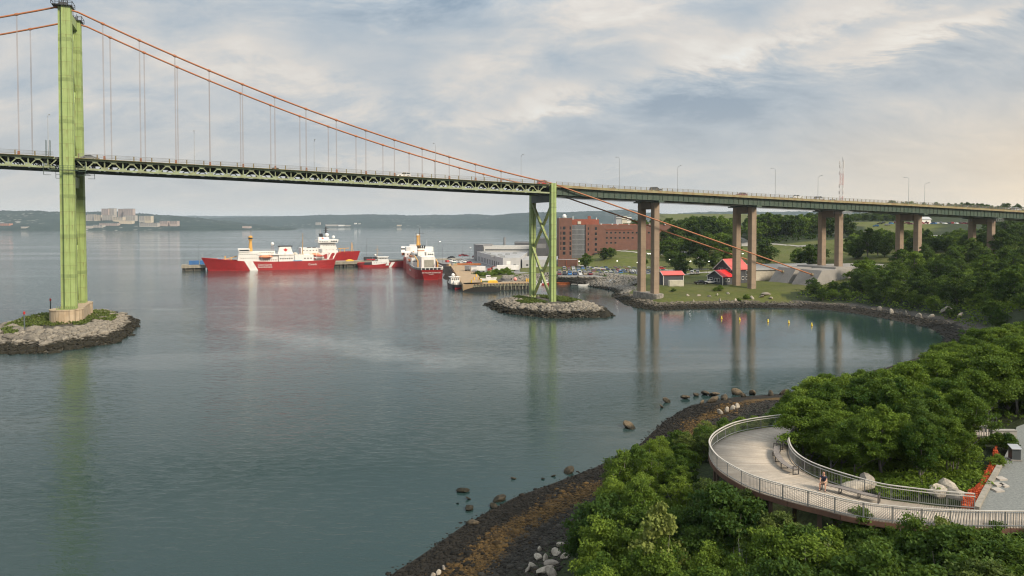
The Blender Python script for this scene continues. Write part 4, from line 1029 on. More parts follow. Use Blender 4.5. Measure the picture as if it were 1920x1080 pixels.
# leafy ground cover under the near trees
def ground_cover(name, poly, n, leaf, lm, seed, label, hmax=1.3):
    rg = np.random.default_rng(seed); xs = [p[0] for p in poly]; ys = [p[1] for p in poly]
    X = rg.uniform(min(xs), max(xs), n*2); Y = rg.uniform(min(ys), max(ys), n*2); ok = inpoly(X, Y, poly); X, Y = X[ok], Y[ok]
    Z = terrain_z(X, Y); hh = hmax*(.5+.5*np.sin(X*1.1+np.sin(Y*.9)*2)*np.cos(Y*1.3))*rg.uniform(.2, 1, len(X))
    V, F_, tone = leaves(np.stack([X, Y, Z+hh], -1), np.full(len(X), .22), 4, leaf, rg)
    return tag(link(name, np_mesh(name, V, F_, lm, False, {'tone': ('FACE', tone)})), label, 'undergrowth', None, 'stuff')
ground_cover('undergrowth', TP1, 15000, .24, L_near, 1, 'tangled low green undergrowth beneath the thicket', 1.4)
ground_cover('undergrowth', [(24.5, 59), (25.5, 54.5), (28, 51.3), (33, 50.3), (36.2, 51), (38.4, 54.5), (41, 59.5), (44, 62.6), (36, 65), (27, 64.5)], 5200, .20, L_mid, 2, 'low green plants around the boulders inside the curl', .8)
ground_cover('undergrowth', TP3, 9000, .32, L_mid, 3, 'shady undergrowth below the trees behind the boardwalk', 1.4)
ground_cover('undergrowth', [(110, 266), (124, 256), (131, 238), (136, 222), (134, 204), (130, 186), (150, 160), (240, 160), (260, 300), (190, 306), (122, 276)], 14000, .6, L_mid, 4, 'bushy undergrowth along the edge of the cove wood', 2.6)

# ------------------------------------------------------------------ rip-rap islets under the tower and the bent
def islet(tc_, wc, a, b, e, ztop, label, seed, nind, rsize, grass_poly):
    o = empty('rock_islet', (0, 0, 0), 0, label, 'islet', None)
    n = 72; rg = np.random.default_rng(seed)
    def out(th, f):
        c, s = math.cos(th), math.sin(th); j = 1+.04*math.sin(3*th+seed)+.035*math.sin(7*th+seed*2)+.02*math.sin(17*th+1)
        return tc_+a*f*j*math.copysign(abs(c)**(2/e), c), wc+b*f*j*math.copysign(abs(s)**(2/e), s)
    prof = [(1.06, -1.2), (1.0, -.1), (.93, .75), (.84, ztop*.55), (.72, ztop*.85), (.55, ztop), (.25, ztop+.15), (.05, ztop+.2)]
    q = MB(); q.loft([[Wp(*out(2*math.pi*i/n, f), z) for i in range(n)] for f, z in prof])
    q.build('mound', mat('islet_earth', (.075, .065, .045), .95, (.04, .036, .026), 1.2), o, True)
    def hz(f): return float(np.interp(f, [.05, .25, .55, .72, .84, .93, 1.0, 1.06], [ztop+.2, ztop+.15, ztop, ztop*.85, ztop*.55, .75, -.1, -1.2]))
    pts = []; tries = 0
    while len(pts) < 1500 and tries < 60000:
        tries += 1; th = rg.uniform(0, 2*math.pi); f = rg.uniform(.46, 1.03)
        t, w_ = out(th, f); p = Wp(t, w_, hz(f)); s = rsize*float(np.clip(rg.lognormal(-.08, .38), .45, 1.9))
        if grass_poly(t, w_, f): continue
        if all((p.x-q_[0].x)**2+(p.y-q_[0].y)**2 > ((s+q_[1])*.62)**2 for q_ in pts): pts.append((p, s, th))
    pts.sort(key=lambda k: k[0].y)
    for p, s, th in pts[:nind]:
        r = link('rock', ROCKS[rg.integers(4)], o, None, (p.x, p.y, p.z+.1*s), (rg.uniform(-.3, .3), rg.uniform(-.3, .3), rg.uniform(0, 6.28)), (s, s*rg.uniform(.75, 1), s*rg.uniform(.8, 1.1)))
    rest = pts[nind:]
    if rest: merged_rocks('rocks', [(p.x, p.y, p.z+.1) for p, s, th in rest], [s for p, s, th in rest], ROCKS[4:], o, seed)
    # smaller fill between
    Xf = []; 
    for _ in range(700):
        th = rg.uniform(0, 6.283); f = rg.uniform(.5, 1.02); t, w_ = out(th, f)
        if not grass_poly(t, w_, f): p = Wp(t, w_, hz(f)); Xf.append((p.x, p.y, p.z))
    merged_rocks('small_rocks', Xf, [rsize*rg.uniform(.2, .5) for _ in Xf], ROCKS[4:], o, seed+1)
    G = []
    while len(G) < 2600:
        t = rg.uniform(tc_-a, tc_+a); w_ = rg.uniform(wc-b, wc+b); f = (abs((t-tc_)/a)**e+abs((w_-wc)/b)**e)**(1/e)
        if f < .9 and grass_poly(t, w_, f): p = Wp(t, w_, hz(f)+rg.uniform(0, .55)); G.append((p.x, p.y, p.z))
    Vg, Fg, tn = leaves(np.array(G), np.full(len(G), .55), 5, .5, rg)
    gq = link('grass', np_mesh('grass', Vg, Fg, L_olive, False, {'tone': ('FACE', tn)}), o); gq['kind'] = 'stuff'
    return o
islet(-155, 4, 19, 38.5, 2.3, 2.9, 'elongated islet of pale riprap with a dark weedy skirt round the tall tower', 3, 300, 1.02,
      lambda t, w_, f: f < .70 and not (-162 < t < -146 and w_ < -7) and not (w_ < -18) and not (t > -147 and w_ < 0) and (math.sin(t*.9+w_*.5)+math.sin(w_*.7-t*.35) > -1.15))
islet(-.5, 4, 18.5, 27.5, 2.6, 2.8, 'low islet of grey riprap round the foot of the end bent', 5, 300, .95,
      lambda t, w_, f: f < .62 and (w_ > -3 and (t > 2.5 or t < -3.5)) and not (t < -8 and w_ > 6))
# channel markers on the tower islet
for px, py, lb in ((46, 622, 'short grey post with a red top on the left shoulder of the tower islet'), (95, 592, 'taller grey post with a red top beside the concrete tower base')):
    p = P(px, py, 2.8); o = empty('marker_post', p, 0, lb, 'post', 'red-topped posts on the tower islet')
    q = MB(); q.tube((0, 0, -.5), (0, 0, 4.7), .17, 8); q.build('post', M_steel if False else mat('dark_post', (.08, .10, .10), .6), o)
    q = MB(); q.tube((0, 0, 4.7), (0, 0, 5.4), .26, 8); q.build('red_top', mat('red_paint', (.42, .03, .03), .5), o)
# ------------------------------------------------------------------ boardwalk
DZ = DECK_Z
PAIRS = [((2100, 992), (2100, 975)), ((1920, 989.5), (1920, 962)), ((1828, 988.5), (1830, 955)), ((1750, 985.5), (1763, 949.5)), ((1665, 978.5), (1700, 942)), ((1594, 968), (1651, 934.5)),
         ((1537, 954), (1603, 921)), ((1484, 941), (1562, 908)), ((1418, 921), (1530, 896)), ((1380, 903), (1511, 886.5)), ((1346, 880), (1496, 876)), ((1330.5, 857), (1486, 865)), ((1333, 842), (1481, 855)),
         ((1346, 829), (1479, 845)), ((1373, 815), (1480, 836)), ((1404, 807), (1486, 828)), ((1443, 801), (1500, 821)), ((1478, 797.5), (1525, 816)), ((1540, 794), (1570, 812.5)), ((1620, 792.5), (1640, 811)),
         ((1720, 794.5), (1730, 812)), ((1800, 799), (1800, 816)), ((1868, 806), (1868, 823))]
def crom(pts, n):
    pts = [Vector(p) for p in pts]; out = []
    for i in range(len(pts)-1):
        p0, p1, p2, p3 = pts[max(i-1, 0)], pts[i], pts[i+1], pts[min(i+2, len(pts)-1)]
        for k in range(n):
            t = k/n; out.append(.5*((2*p1)+(p2-p0)*t+(2*p0-5*p1+4*p2-p3)*t*t+(3*p1-p0-3*p2+p3)*t**3))
    out.append(pts[-1]); return out
OUT = crom([P(*a, DZ) for a, b in PAIRS], 24); INN = crom([P(*b, DZ) for a, b in PAIRS], 24)
def wood_mat(name, c1, c2, c3):
    m = bpy.data.materials.new(name); m.use_nodes = True; t = NT(m.node_tree); bs = t.n['Principled BSDF']
    pos = t.new('ShaderNodeNewGeometry').outputs['Position']
    tone = t.new('ShaderNodeAttribute', attribute_name='tone').outputs['Fac']
    n = t.noise(pos, .5, 5, .6); g = t.noise(t.mapping(pos, (1, 6, 1)), 6, 4, .6)
    c = t.mix(tone, c1, c2); c = t.mix(t.ramp(n, [(.40, 0.), (.62, .85)]), c, c3); c = t.mix(t.ramp(g, [(.4, .35), (.6, 0.)]), c, tuple(q*.6 for q in c1))
    t.l.new(c, bs.inputs['Base Color']); bs.inputs['Roughness'].default_value = .75; bs.inputs['Specular IOR Level'].default_value = .3
    return m
M_deck = wood_mat('weathered_deck_boards', (.385, .325, .255), (.52, .45, .365), (.34, .295, .24))
M_beam = mat('brown_timber', (.135, .068, .042), .8, (.09, .048, .032), 1.5)
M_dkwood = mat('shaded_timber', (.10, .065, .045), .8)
M_railtop = mat('pale_rail_wood', (.47, .435, .38), .65, (.36, .335, .295), 1.0)
M_galv = mat('railing_steel', (.20, .205, .20), .5, metal=.3)
bw = empty('boardwalk', (0, 0, 0), 0, 'curling timber boardwalk with pale railings above the shore thicket', 'boardwalk')
# resample both edges to board width along the outer edge
def cum(pts):
    L = [0]
    for a, b in zip(pts[:-1], pts[1:]): L.append(L[-1]+(b-a).length)
    return L
midl = [(a+b)/2 for a, b in zip(OUT, INN)]
LM = [0]
for i in range(1, len(OUT)): LM.append(LM[-1]+max((OUT[i]-OUT[i-1]).length, (INN[i]-INN[i-1]).length))
def at(pts, L, s):
    i = int(np.searchsorted(L, s)); i = min(max(i, 1), len(L)-1); f = (s-L[i-1])/(L[i]-L[i-1]+1e-9); return pts[i-1].lerp(pts[i], min(max(f, 0), 1))
Vp = []; Fp = []; tn = []; rg = np.random.default_rng(4); s = 0; W_B = .19
while s+W_B < LM[-1]:
    a0, a1, b0, b1 = at(OUT, LM, s+.012), at(OUT, LM, s+W_B-.012), at(INN, LM, s+.012), at(INN, LM, s+W_B-.012)
    if (a1-a0).length < .03: m_ = (a0+a1)/2; d = (b1-b0).normalized()*.02; a0, a1 = m_-d, m_+d
    if (b1-b0).length < .03: m_ = (b0+b1)/2; d = (a1-a0).normalized()*.02; b0, b1 = m_-d, m_+d
    dz = rg.uniform(-.006, .006); k = len(Vp); tone_ = rg.uniform(0, 1)
    for z in (DZ-.05, DZ+dz):
        for p in (a0, a1, b1, b0): Vp.append((p.x, p.y, z))
    for f in ((4, 5, 6, 7), (0, 1, 5, 4), (1, 2, 6, 5), (2, 3, 7, 6), (3, 0, 4, 7), (3, 2, 1, 0)): Fp.append([k+i for i in f]); tn.append(tone_)
    s += W_B
bo = link('deck_boards', np_mesh('deck_boards', Vp, Fp, M_deck, False, {'tone': ('FACE', tn)}), bw); bo['kind'] = 'stuff'
LO, LI = cum(OUT), cum(INN)
def edge_parts(pts, L, a, b, side, step, name):
    """railing along an edge polyline between arc lengths a and b"""
    n = max(1, round((b-a)/step)); pos = [at(pts, L, a+(b-a)*i/n) for i in range(n+1)]
    for p in pos:
        q = MB(); q.bar((p.x, p.y, DZ-.35), (p.x, p.y, DZ+1.08), .055, .055); q.build('railing_post', M_galv, bw)
    fine = [at(pts, L, s_) for s_ in np.arange(a, b+.01, .45)]
    for dz, off, th, m_, nm in ((1.10, 0, .055, M_railtop, 'handrail'), (.93, .10, .038, M_railtop, 'handrail'), (.12, 0, .04, M_galv, 'bottom_rail')):
        q = MB(); ring = []
        for i, p in enumerate(fine):
            d = (fine[min(i+1, len(fine)-1)]-fine[max(i-1, 0)]).normalized(); nrm = Vector((-d.y, d.x, 0))*side
            c = p+nrm*off; ring.append([c+nrm*th+Vector((0, 0, DZ*0+dz-th*.5)), c-nrm*th+Vector((0, 0, dz-th*.5)), c-nrm*th+Vector((0, 0, dz+th*.5)), c+nrm*th+Vector((0, 0, dz+th*.5))])
        q.loft(ring); q.build(nm, m_, bw)
    q = MB()
    for s_ in np.arange(a+.12, b, .125):
        p = at(pts, L, s_); q.bar((p.x, p.y, DZ+.12), (p.x, p.y, DZ+1.06), .015, .015)
    bl = q.build('balusters', M_galv, bw); bl['kind'] = 'stuff'
edge_parts(OUT, LO, .3, LO[-1]-.3, -1, 1.75, 'outer')
iA = LI[2*24]        # the inner railing starts where the deck meets the gravel
edge_parts(INN, LI, iA+.1, LI[-1]-.3, 1, 1.75, 'inner')
# edge beams, joists and posts below the deck
for pts, L, off in ((OUT, LO, .06), (INN, LI, -.06)):
    st = np.arange(0, L[-1], 3.5).tolist()+[L[-1]]
    for a, b in zip(st[:-1], st[1:]):
        q = MB(); sub = [at(pts, L, x) for x in np.linspace(a+.015, b-.015, 5)]
        ring = []
        for i, p in enumerate(sub):
            d = (sub[min(i+1, 4)]-sub[max(i-1, 0)]).normalized(); nn = Vector((-d.y, d.x, 0))
            ring.append([p+nn*.06+Vector((0, 0, -.40)), p-nn*.06+Vector((0, 0, -.40)), p-nn*.06+Vector((0, 0, -.055)), p+nn*.06+Vector((0, 0, -.055))])
        q.loft(ring); q.build('edge_beam', M_beam, bw)
for k, s_ in enumerate(np.arange(1.5, LO[-1]-1, 3.5)):
    f = s_/LO[-1]; i = int(np.searchsorted(LO, s_)); i = min(i, len(INN)-1)
    a, b = OUT[i], INN[i]; 
    q = MB(); q.bar(a.lerp(b, .04)+Vector((0, 0, -.32)), a.lerp(b, .96)+Vector((0, 0, -.32)), .12, .3); q.build('cross_joist', M_dkwood, bw)
    for g in (.06, .5):
        p = a.lerp(b, g); z = tz(p.x, p.y)
        if z < DZ-.6:
            q = MB(); q.bar((p.x, p.y, z-.4), (p.x, p.y, DZ-.48), .24, .24); q.build('support_post', M_dkwood, bw)

# ------------------------------------------------------------------ benches
M_bench = mat('grey_bench_slats', (.22, .19, .165), .7, (.16, .14, .125), 2.0)
M_bframe = mat('dark_bench_frame', (.075, .07, .065), .5, metal=.3)
def bench(pts, label, arms=(True, True)):
    pts = crom([P(*p, DZ) for p in pts], 8); L = cum(pts); o = empty('curved_bench', (0, 0, 0), 0, label, 'bench', 'long curved benches on the boardwalk')
    for off in (-.18, -.06, .06, .18):
        q = MB(); ring = []
        for i, p in enumerate(pts):
            d = (pts[min(i+1, len(pts)-1)]-pts[max(i-1, 0)]).normalized(); nn = Vector((-d.y, d.x, 0)); c = p+nn*off
            ring.append([c+nn*.055+Vector((0, 0, .41)), c-nn*.055+Vector((0, 0, .41)), c-nn*.055+Vector((0, 0, .46)), c+nn*.055+Vector((0, 0, .46))])
        q.loft(ring); q.build('slat', M_bench, o)
    n = max(2, round(L[-1]/1.5))
    for k in range(n+1):
        p = at(pts, L, L[-1]*k/n); i = min(int(np.searchsorted(L, L[-1]*k/n)), len(pts)-1); d = (pts[min(i+1, len(pts)-1)]-pts[max(i-1, 0)]).normalized(); nn = Vector((-d.y, d.x, 0))
        top = .68 if (k == 0 and arms[0]) or (k == n and arms[1]) else .40
        q = MB()
        for s_ in (-1, 1): q.bar(p+nn*.27*s_+Vector((0, 0, .0)), p+nn*.27*s_+Vector((0, 0, top)), .06, .06)
        q.bar(p-nn*.27+Vector((0, 0, top)), p+nn*.27+Vector((0, 0, top)), .06, .06); q.bar(p-nn*.27+Vector((0, 0, .03)), p+nn*.27+Vector((0, 0, .03)), .06, .05)
        if top > .5: q.bar(p-nn*.27+Vector((0, 0, .38)), p+nn*.27+Vector((0, 0, .38)), .05, .05)
        q.build('leg_frame', M_bframe, o)
    return o
bench([(1457, 846), (1456, 858), (1464, 872), (1476, 882), (1492, 890)], 'curved grey bench standing empty in the middle of the bulging deck')
bench([(1462, 842), (1474, 836), (1487, 828)], 'short grey bench near the tree branches at the upper end of the curl')
b3 = [(1540, 917), (1572, 924), (1610, 934), (1648, 943)]
bench(b3, 'long grey bench along the inner railing with a person seated at its end')

# ------------------------------------------------------------------ the seated person
def person():
    base = P(1545.5, 917.5, DZ); e2 = P(1572, 924, DZ)
    along = (e2-base).normalized(); fwd = Vector((along.y, -along.x, 0))
    if fwd.y > 0: fwd = -fwd
    o = empty('person', base, math.atan2(fwd.y, fwd.x)-math.pi/2, 'seated person in a dark navy T-shirt and shorts, elbows on the knees', 'person')
    # local frame: +Y forward, X to the person's right... metres
    def skin(name, verts, edges, radii, m, lv=2, root=0):
        me = bpy.data.meshes.new(name); me.from_pydata(verts, edges, []); ob = link(name, me, o, m)
        ob.modifiers.new('skin', 'SKIN'); sl = me.skin_vertices[0].data
        for d, r in zip(sl, radii): d.radius = (r, r) if not isinstance(r, tuple) else r
        sl[root].use_root = True
        sm = ob.modifiers.new('sub', 'SUBSURF'); sm.levels = lv; sm.render_levels = lv
        return ob
    SK = mat('skin', (.50, .28, .19), .55, (.46, .25, .17), 4)
    SH = mat('navy_tshirt', (.022, .024, .045), .85, (.035, .035, .06), 6); ST = mat('khaki_shorts', (.30, .22, .15), .85, (.24, .18, .12), 5); SO = mat('dark_shoes', (.03, .03, .035), .6); HR = mat('dark_brown_hair', (.06, .035, .022), .7)
    # continuous body: pelvis, spine, neck, head base, arms, legs
    v = [(0, -.02, .55), (0, .02, .72), (0, .09, .90), (0, .13, 1.02), (0, .16, 1.10), (0, .19, 1.20),                    # 0-5
         (-.17, .12, 1.01), (-.23, .24, .80), (-.16, .46, .70), (-.10, .53, .68),                                       # 6-9 left arm to hand
         (.17, .12, 1.01), (.23, .24, .80), (.16, .46, .70), (.10, .53, .68),                                           # 10-13
         (-.10, .02, .53), (-.20, .44, .53), (-.21, .46, .12), (-.21, .55, .06),                                         # 14-17
         (.10, .02, .53), (.19, .45, .53), (.17, .52, .12), (.17, .62, .06)]                                            # 18-21
    e = [(0, 1), (1, 2), (2, 3), (3, 4), (4, 5), (3, 6), (6, 7), (7, 8), (8, 9), (3, 10), (10, 11), (11, 12), (12, 13), (0, 14), (14, 15), (15, 16), (16, 17), (0, 18), (18, 19), (19, 20), (20, 21)]
    r = [.13, .135, .15, .10, .055, .06, .07, .05, .036, .03, .07, .05, .036, .03, .10, .065, .045, .035, .10, .065, .045, .035]
    skin('body', v, e, r, SK)
    # fingers curled together between the knees
    for s in (-1, 1):
        for k in range(4):
            x = s*.085; skin('finger', [(x, .54, .69-.018*k), (x-s*.03, .575-.004*k, .685-.018*k), (x-s*.06, .575-.004*k, .675-.018*k)], [(0, 1), (1, 2)], [.010, .009, .008], SK, 1)
        skin('thumb', [(s*.10, .53, .70), (s*.08, .56, .725), (s*.06, .58, .73)], [(0, 1), (1, 2)], [.011, .010, .009], SK, 1)
    # head, turned to the person's right (towards the water)
    hd = MB(); yaw = R(35); cx, cy, cz_ = 0, .215, 1.275
    prof = [(-.125, .030, .045), (-.105, .055, .062), (-.07, .068, .078), (-.03, .074, .090), (.02, .077, .098), (.06, .074, .096), (.10, .058, .075), (.125, .03, .04)]
    rings = []
    for dz, rx, ry in prof:
        ring = []
        for i in range(14):
            a = 2*math.pi*i/14; x, y = rx*math.cos(a), ry*math.sin(a)
            if y > 0 and dz < -.05: y += .012
            if abs(math.cos(a)) < .25 and y > 0 and -.04 < dz < .0: y += .022       # nose
            X, Y = x*math.cos(yaw)-y*math.sin(yaw), x*math.sin(yaw)+y*math.cos(yaw); ring.append((cx+X, cy+Y, cz_+dz))
        rings.append(ring)
    hd.loft(rings)
    def hp(x, y, z): return (cx+x*math.cos(yaw)-y*math.sin(yaw), cy+x*math.sin(yaw)+y*math.cos(yaw), cz_+z)
    for s in (-1, 1): hd.ball(hp(s*.08, -.005, -.01), .022, 8, 5, (.5, 1, 1.4))
    hd.build('head', SK, o, True)
    ft = MB()
    for s in (-1, 1): ft.ball(hp(s*.03, .088, .012), .011, 6, 4)
    ft.build('eyes', mat('eye', (.03, .02, .02), .2), o)
    mt = MB(); mt.ball(hp(0, .083, -.068), .02, 8, 4, (1.1, .4, .35)); mt.build('mouth', mat('lips', (.35, .14, .12), .5), o)
    hr = MB(); rings = []
    for dz, f in ((-.03, 1.0), (.03, 1.08), (.075, 1.08), (.115, .85), (.138, .35)):
        ring = []
        for i in range(14):
            a = 2*math.pi*i/14; rx, ry = .079*f, .100*f; x, y = rx*math.cos(a), ry*math.sin(a)
            if y > .02 and dz < .08: y = .02
            ring.append(hp(x, y-.008, dz))
        rings.append(ring)
    hr.loft(rings); hr.build('hair', HR, o, True)
    skin('tshirt', [(0, -.03, .54), (0, .01, .70), (0, .085, .90), (0, .125, 1.01), (0, .15, 1.06), (-.17, .12, 1.00), (-.215, .20, .86), (.17, .12, 1.00), (.215, .20, .86)],
         [(0, 1), (1, 2), (2, 3), (3, 4), (3, 5), (5, 6), (3, 7), (7, 8)], [.155, .16, .175, .125, .075, .092, .078, .092, .078], SH)
    skin('shorts', [(0, -.03, .53), (-.10, .03, .53), (-.19, .40, .535), (.10, .03, .53), (.18, .41, .535)], [(0, 1), (1, 2), (0, 3), (3, 4)], [.15, .118, .088, .118, .088], ST)
    for s, p in ((-1, (-.21, .46)), (1, (.17, .52))):
        skin('shoe', [(p[0], p[1]-.06, .05), (p[0], p[1]+.06, .045), (p[0], p[1]+.17, .035)], [(0, 1), (1, 2)], [.052, .05, .038], SO, 1, 1)
        skin('sock', [(p[0], p[1], .09), (p[0], p[1]-.005, .2)], [(0, 1)], [.052, .05], SO, 1)
    return o
person()

# ------------------------------------------------------------------ gravel court, kerb, bark mulch, boulders
M_gravel = mat('grey_gravel', (.135, .145, .135), .95, (.20, .205, .19), 6.0, bump=.5, bscale=14)
kl = [P(1831, 955, DZ), P(1846, 925, DZ), P(1862, 897, DZ), P(1879, 866, DZ)]
gp = [P(2100, 974.5, DZ), *[P(x, y, DZ) for x, y in ((1920, 961.5), (1832, 955))], kl[1], kl[2], kl[3], P(1886, 850, DZ), P(1899, 828, DZ), P(1906, 800, DZ), P(1935, 789, DZ), P(2150, 789, DZ)]
q = MB(); q.prism([(p.x, p.y) for p in gp], DZ-1.2, DZ-.02); tag(q.build('gravel_court', M_gravel), 'grey gravel court beside the boardwalk', kind='structure')
M_kerb = mat('timber_kerb', (.30, .27, .22), .85, (.22, .20, .16), 2)
kb = empty('kerb', (0, 0, 0), 0, 'pale kerb between the orange mulch and the grey gravel', 'kerb')
for a, b in zip(kl[:-1], kl[1:]):
    for f0, f1 in ((0, .5), (.5, 1)):
        p, r_ = a.lerp(b, f0+.004), a.lerp(b, f1-.004); n_ = Vector((-(b-a).y, (b-a).x, 0)).normalized()*.17
        q = MB(); q.hexa([p-n_+Vector((0, 0, -.6)), r_-n_+Vector((0, 0, -.6)), r_+n_+Vector((0, 0, -.6)), p+n_+Vector((0, 0, -.6)), p-n_+Vector((0, 0, .2)), r_-n_+Vector((0, 0, .2)), r_+n_+Vector((0, 0, .2)), p+n_+Vector((0, 0, .2))])
        q.build('kerb_block', M_kerb, kb)
ml = [P(1829, 953, DZ), *[k+Vector((-.2, 0, 0)) for k in kl[1:]], P(1868, 838, DZ), P(1863, 852, DZ), P(1854, 875, DZ), P(1838, 905, DZ), P(1808, 932, DZ), P(1803, 948, DZ)]
M_mulch = mat('orange_bark_mulch', (.64, .125, .035), .95, (.42, .075, .025), 5.0, bump=.6, bscale=12)
q = MB(); q.prism([(p.x, p.y) for p in ml], DZ-1.0, DZ+.06); tag(q.build('mulch_bed', M_mulch), 'bed of bright orange bark mulch', kind='structure')
rg = np.random.default_rng(9); pts = []
mx_, my_ = [p.x for p in ml], [p.y for p in ml]
while len(pts) < 900:
    x, y = rg.uniform(min(mx_), max(mx_)), rg.uniform(min(my_), max(my_))
    if inpoly(x, y, [(p.x, p.y) for p in ml])[0]: pts.append((x, y, DZ+.08))
Vm, Fm, tm = leaves(np.array(pts), np.full(len(pts), .08), 3, .17, rg, .4)
tag(link('bark_chips', np_mesh('bark_chips', Vm, Fm, M_mulch)), 'loose orange bark chips on the mulch bed', kind='stuff')
for px, py, z, s, k, rot, lb in ((1607, 917, 11.6, (1.45, .8, .6), 0, .3, 'broad flat pale boulder behind the inner railing near the bench'), (1628, 905, 11.5, (1.0, .7, .6), 1, 1.1, 'mossy grey boulder behind the flat one by the bench'),
                                 (1758, 928, 11.5, (.7, .6, .95), 2, .2, 'grey pointed boulder, left of the pair by the railing'), (1776, 922, 11.6, (.75, .6, 1.15), 3, 1.9, 'tall tan boulder leaning between two others behind the railing'),
                                 (1793, 934, 11.5, (.9, .6, .7), 0, 2.4, 'low cream boulder beside the orange mulch')):
    p = P(px, py, z); o = link('boulder', PROCKS[k], None, None, (p.x, p.y, z+.2), (.15, -.1, rot), s); tag(o, lb, 'boulder', 'landscape boulders by the boardwalk')
for px, py, lb in ((1876.5, 898, 'pale square paving slab, the far one in the gravel'), (1871, 909, 'pale square paving slab left of the small slab in the gravel'), (1882.5, 910.5, 'smaller grey paving slab in the gravel'), (1870.5, 919.5, 'pale paving slab nearest the boardwalk')):
    p = P(px, py, DZ); q = MB(); w_ = .36 if 'small' not in lb.split(',')[0] or 'left' in lb else .24
    q.hexa([(p.x+a*w_, p.y+b*.33+a*.06, DZ-.1) for a, b in ((-1, -1), (1, -1), (1, 1), (-1, 1))]+[(p.x+a*(w_-.02), p.y+b*.31+a*.06, DZ+.10) for a, b in ((-1, -1), (1, -1), (1, 1), (-1, 1))])
    tag(q.build('paving_slab', mat('pale_slab', (.40, .36, .31), .85, (.32, .29, .25), 2, bump=.2)), lb, 'slab', 'stone slabs set in the gravel')
p = P(1902, 862, DZ); o = empty('litter_bin', p, R(-8), 'dark grey bin with a sloped pale lid standing on the gravel', 'bin')
q = MB(); q.box(-.42, .42, -.36, .36, 0, .09); q.build('base', M_conc, o)
q = MB(); q.hexa([(-.34, -.28, .09), (.34, -.28, .09), (.34, .28, .09), (-.34, .28, .09), (-.34, -.28, .95), (.34, -.28, .95), (.34, .28, 1.15), (-.34, .28, 1.15)]); q.build('body', mat('bin_grey', (.045, .052, .055), .5), o)
q = MB(); q.hexa([(-.4, -.36, .97), (.4, -.36, .97), (.4, .34, 1.18), (-.4, .34, 1.18), (-.4, -.36, 1.03), (.4, -.36, 1.03), (.4, .34, 1.24), (-.4, .34, 1.24)]); q.build('lid', M_steel, o)
# far end of the court: low concrete wall with a railing
wl_ = empty('low_wall', (0, 0, 0), 0, 'low pale concrete wall with a dark railing at the far end of the court', 'wall')
a, b = P(1858, 826, DZ), P(1904, 826, DZ)
q = MB(); q.bar(a+Vector((0, 0, .45)), b+Vector((0, 0, .45)), .35, .95); q.build('wall', M_conc, wl_)
q = MB(); q.bar(a+Vector((0, 0, .965)), b+Vector((0, 0, .965)), .45, .08); q.build('coping', M_conc, wl_)
a2, b2 = a+Vector((.6, 2.5, 0)), b+Vector((0, 2.5, 0))
q = MB()
for f in np.linspace(0, 1, 6): c = a2.lerp(b2, f); q.bar(c, c+Vector((0, 0, 1.75)), .06)
for z in (1.0, 1.4, 1.74): q.bar(a2+Vector((0, 0, z)), b2+Vector((0, 0, z)), .05)
q.build('railing', M_dark, wl_)
for px, py, h in ((1872, 835, 1.5), (1886, 838, 1.6), (1868, 872, 1.2)):
    p = P(px, py, DZ); plant('shrub', BUSH[0], (p.x, p.y, DZ-.2), h/3.0, px, 'bright green shrub at the head of the orange mulch bed' if px != 1868 else 'small yellow-green shrub spilling onto the mulch', 'shrub', 'shrubs by the court')

# ------------------------------------------------------------------ boulders and stones on the near beach
BB = [(868, 922, 1.25, .55, 'dark flat boulder in the shallows, farthest from the beach on the left'), (880, 955, 1.15, .7, 'wet two-toned boulder in the shallows between the flat one and the tan one'), (886, 983, 1.35, .75, 'tan boulder resting on the edge of the weedy shingle'),
      (936, 938, 1.45, .65, 'flat-topped boulder at the waterline'), (926, 951, 1.0, .55, 'dark boulder in front of the flat-topped one'), (963, 898, .6, .5, 'small lone rock in the shallows'), (1018, 898, .55, .5, 'small rock left of the long boulder, the farther of two'),
      (1037, 893, .6, .45, 'small rock just left of the long boulder'), (1066, 886, 1.5, .62, 'long brown boulder lying in the shallows'), (1180, 802, 1.9, .75, 'boulder awash off the beach below the column reflections'), (879, 936, .7, .3, 'flat stone just breaking the surface'),
      (858, 944, .4, .3, 'tiny rock in the shallows left of the wet boulder')]
for i, (px, py, s, fl, lb) in enumerate(BB):
    p = P(px, py, 0); tag(link('boulder', BROCKS[i % 5], None, None, (p.x, p.y, .12*s), (.1, .05*i, i*1.3), (s*.58, s*.46, s*fl*.55)), lb, 'boulder', 'boulders off the near beach')
CL = [(1285, 746, 1.3, 'roundish boulder'), (1305, 740, 1.2, ''), (1322, 738, 1.5, ''), (1340, 741, 1.6, ''), (1335, 753, 2.0, 'broad slab'), (1358, 748, 1.5, ''), (1382, 738, 1.7, ''), (1250, 752, 1.2, ''), (1240, 762, .9, ''), (1410, 738, 1.3, ''), (1470, 740, 1.6, ''), (1315, 757, 1.1, ''), (1445, 742, 1.4, ''), (1370, 757, 1.0, ''), (1395, 744, 1.0, '')]
for i, (px, py, s, lb) in enumerate(CL):
    p = P(px, py, .2); tag(link('boulder', BROCKS[(i*2) % 5], None, None, (p.x, p.y, .25*s), (.1*i, .07*i, i*.9), (s*.62, s*.5, s*.40)), 'brown weedy boulder in the cluster on the point where the beach meets the cove', 'boulder', 'boulders on the beach point')
PL = [(1035, 1060, 1.1), (1010, 1045, .9), (1022, 1072, 1.2), (1042, 1040, .9), (1000, 1063, .8), (1052, 1025, .8), (990, 1070, .7), (1033, 1078, 1.0), (1012, 1030, .6), (1060, 1048, .8), (1023, 1050, .7), (1350, 776, 1.1), (1362, 772, 1.2), (1374, 768, 1.0), (1383, 765, 1.1), (1471, 762, .9), (822, 1076, .6), (832, 1066, .5), (812, 1079, .5)]
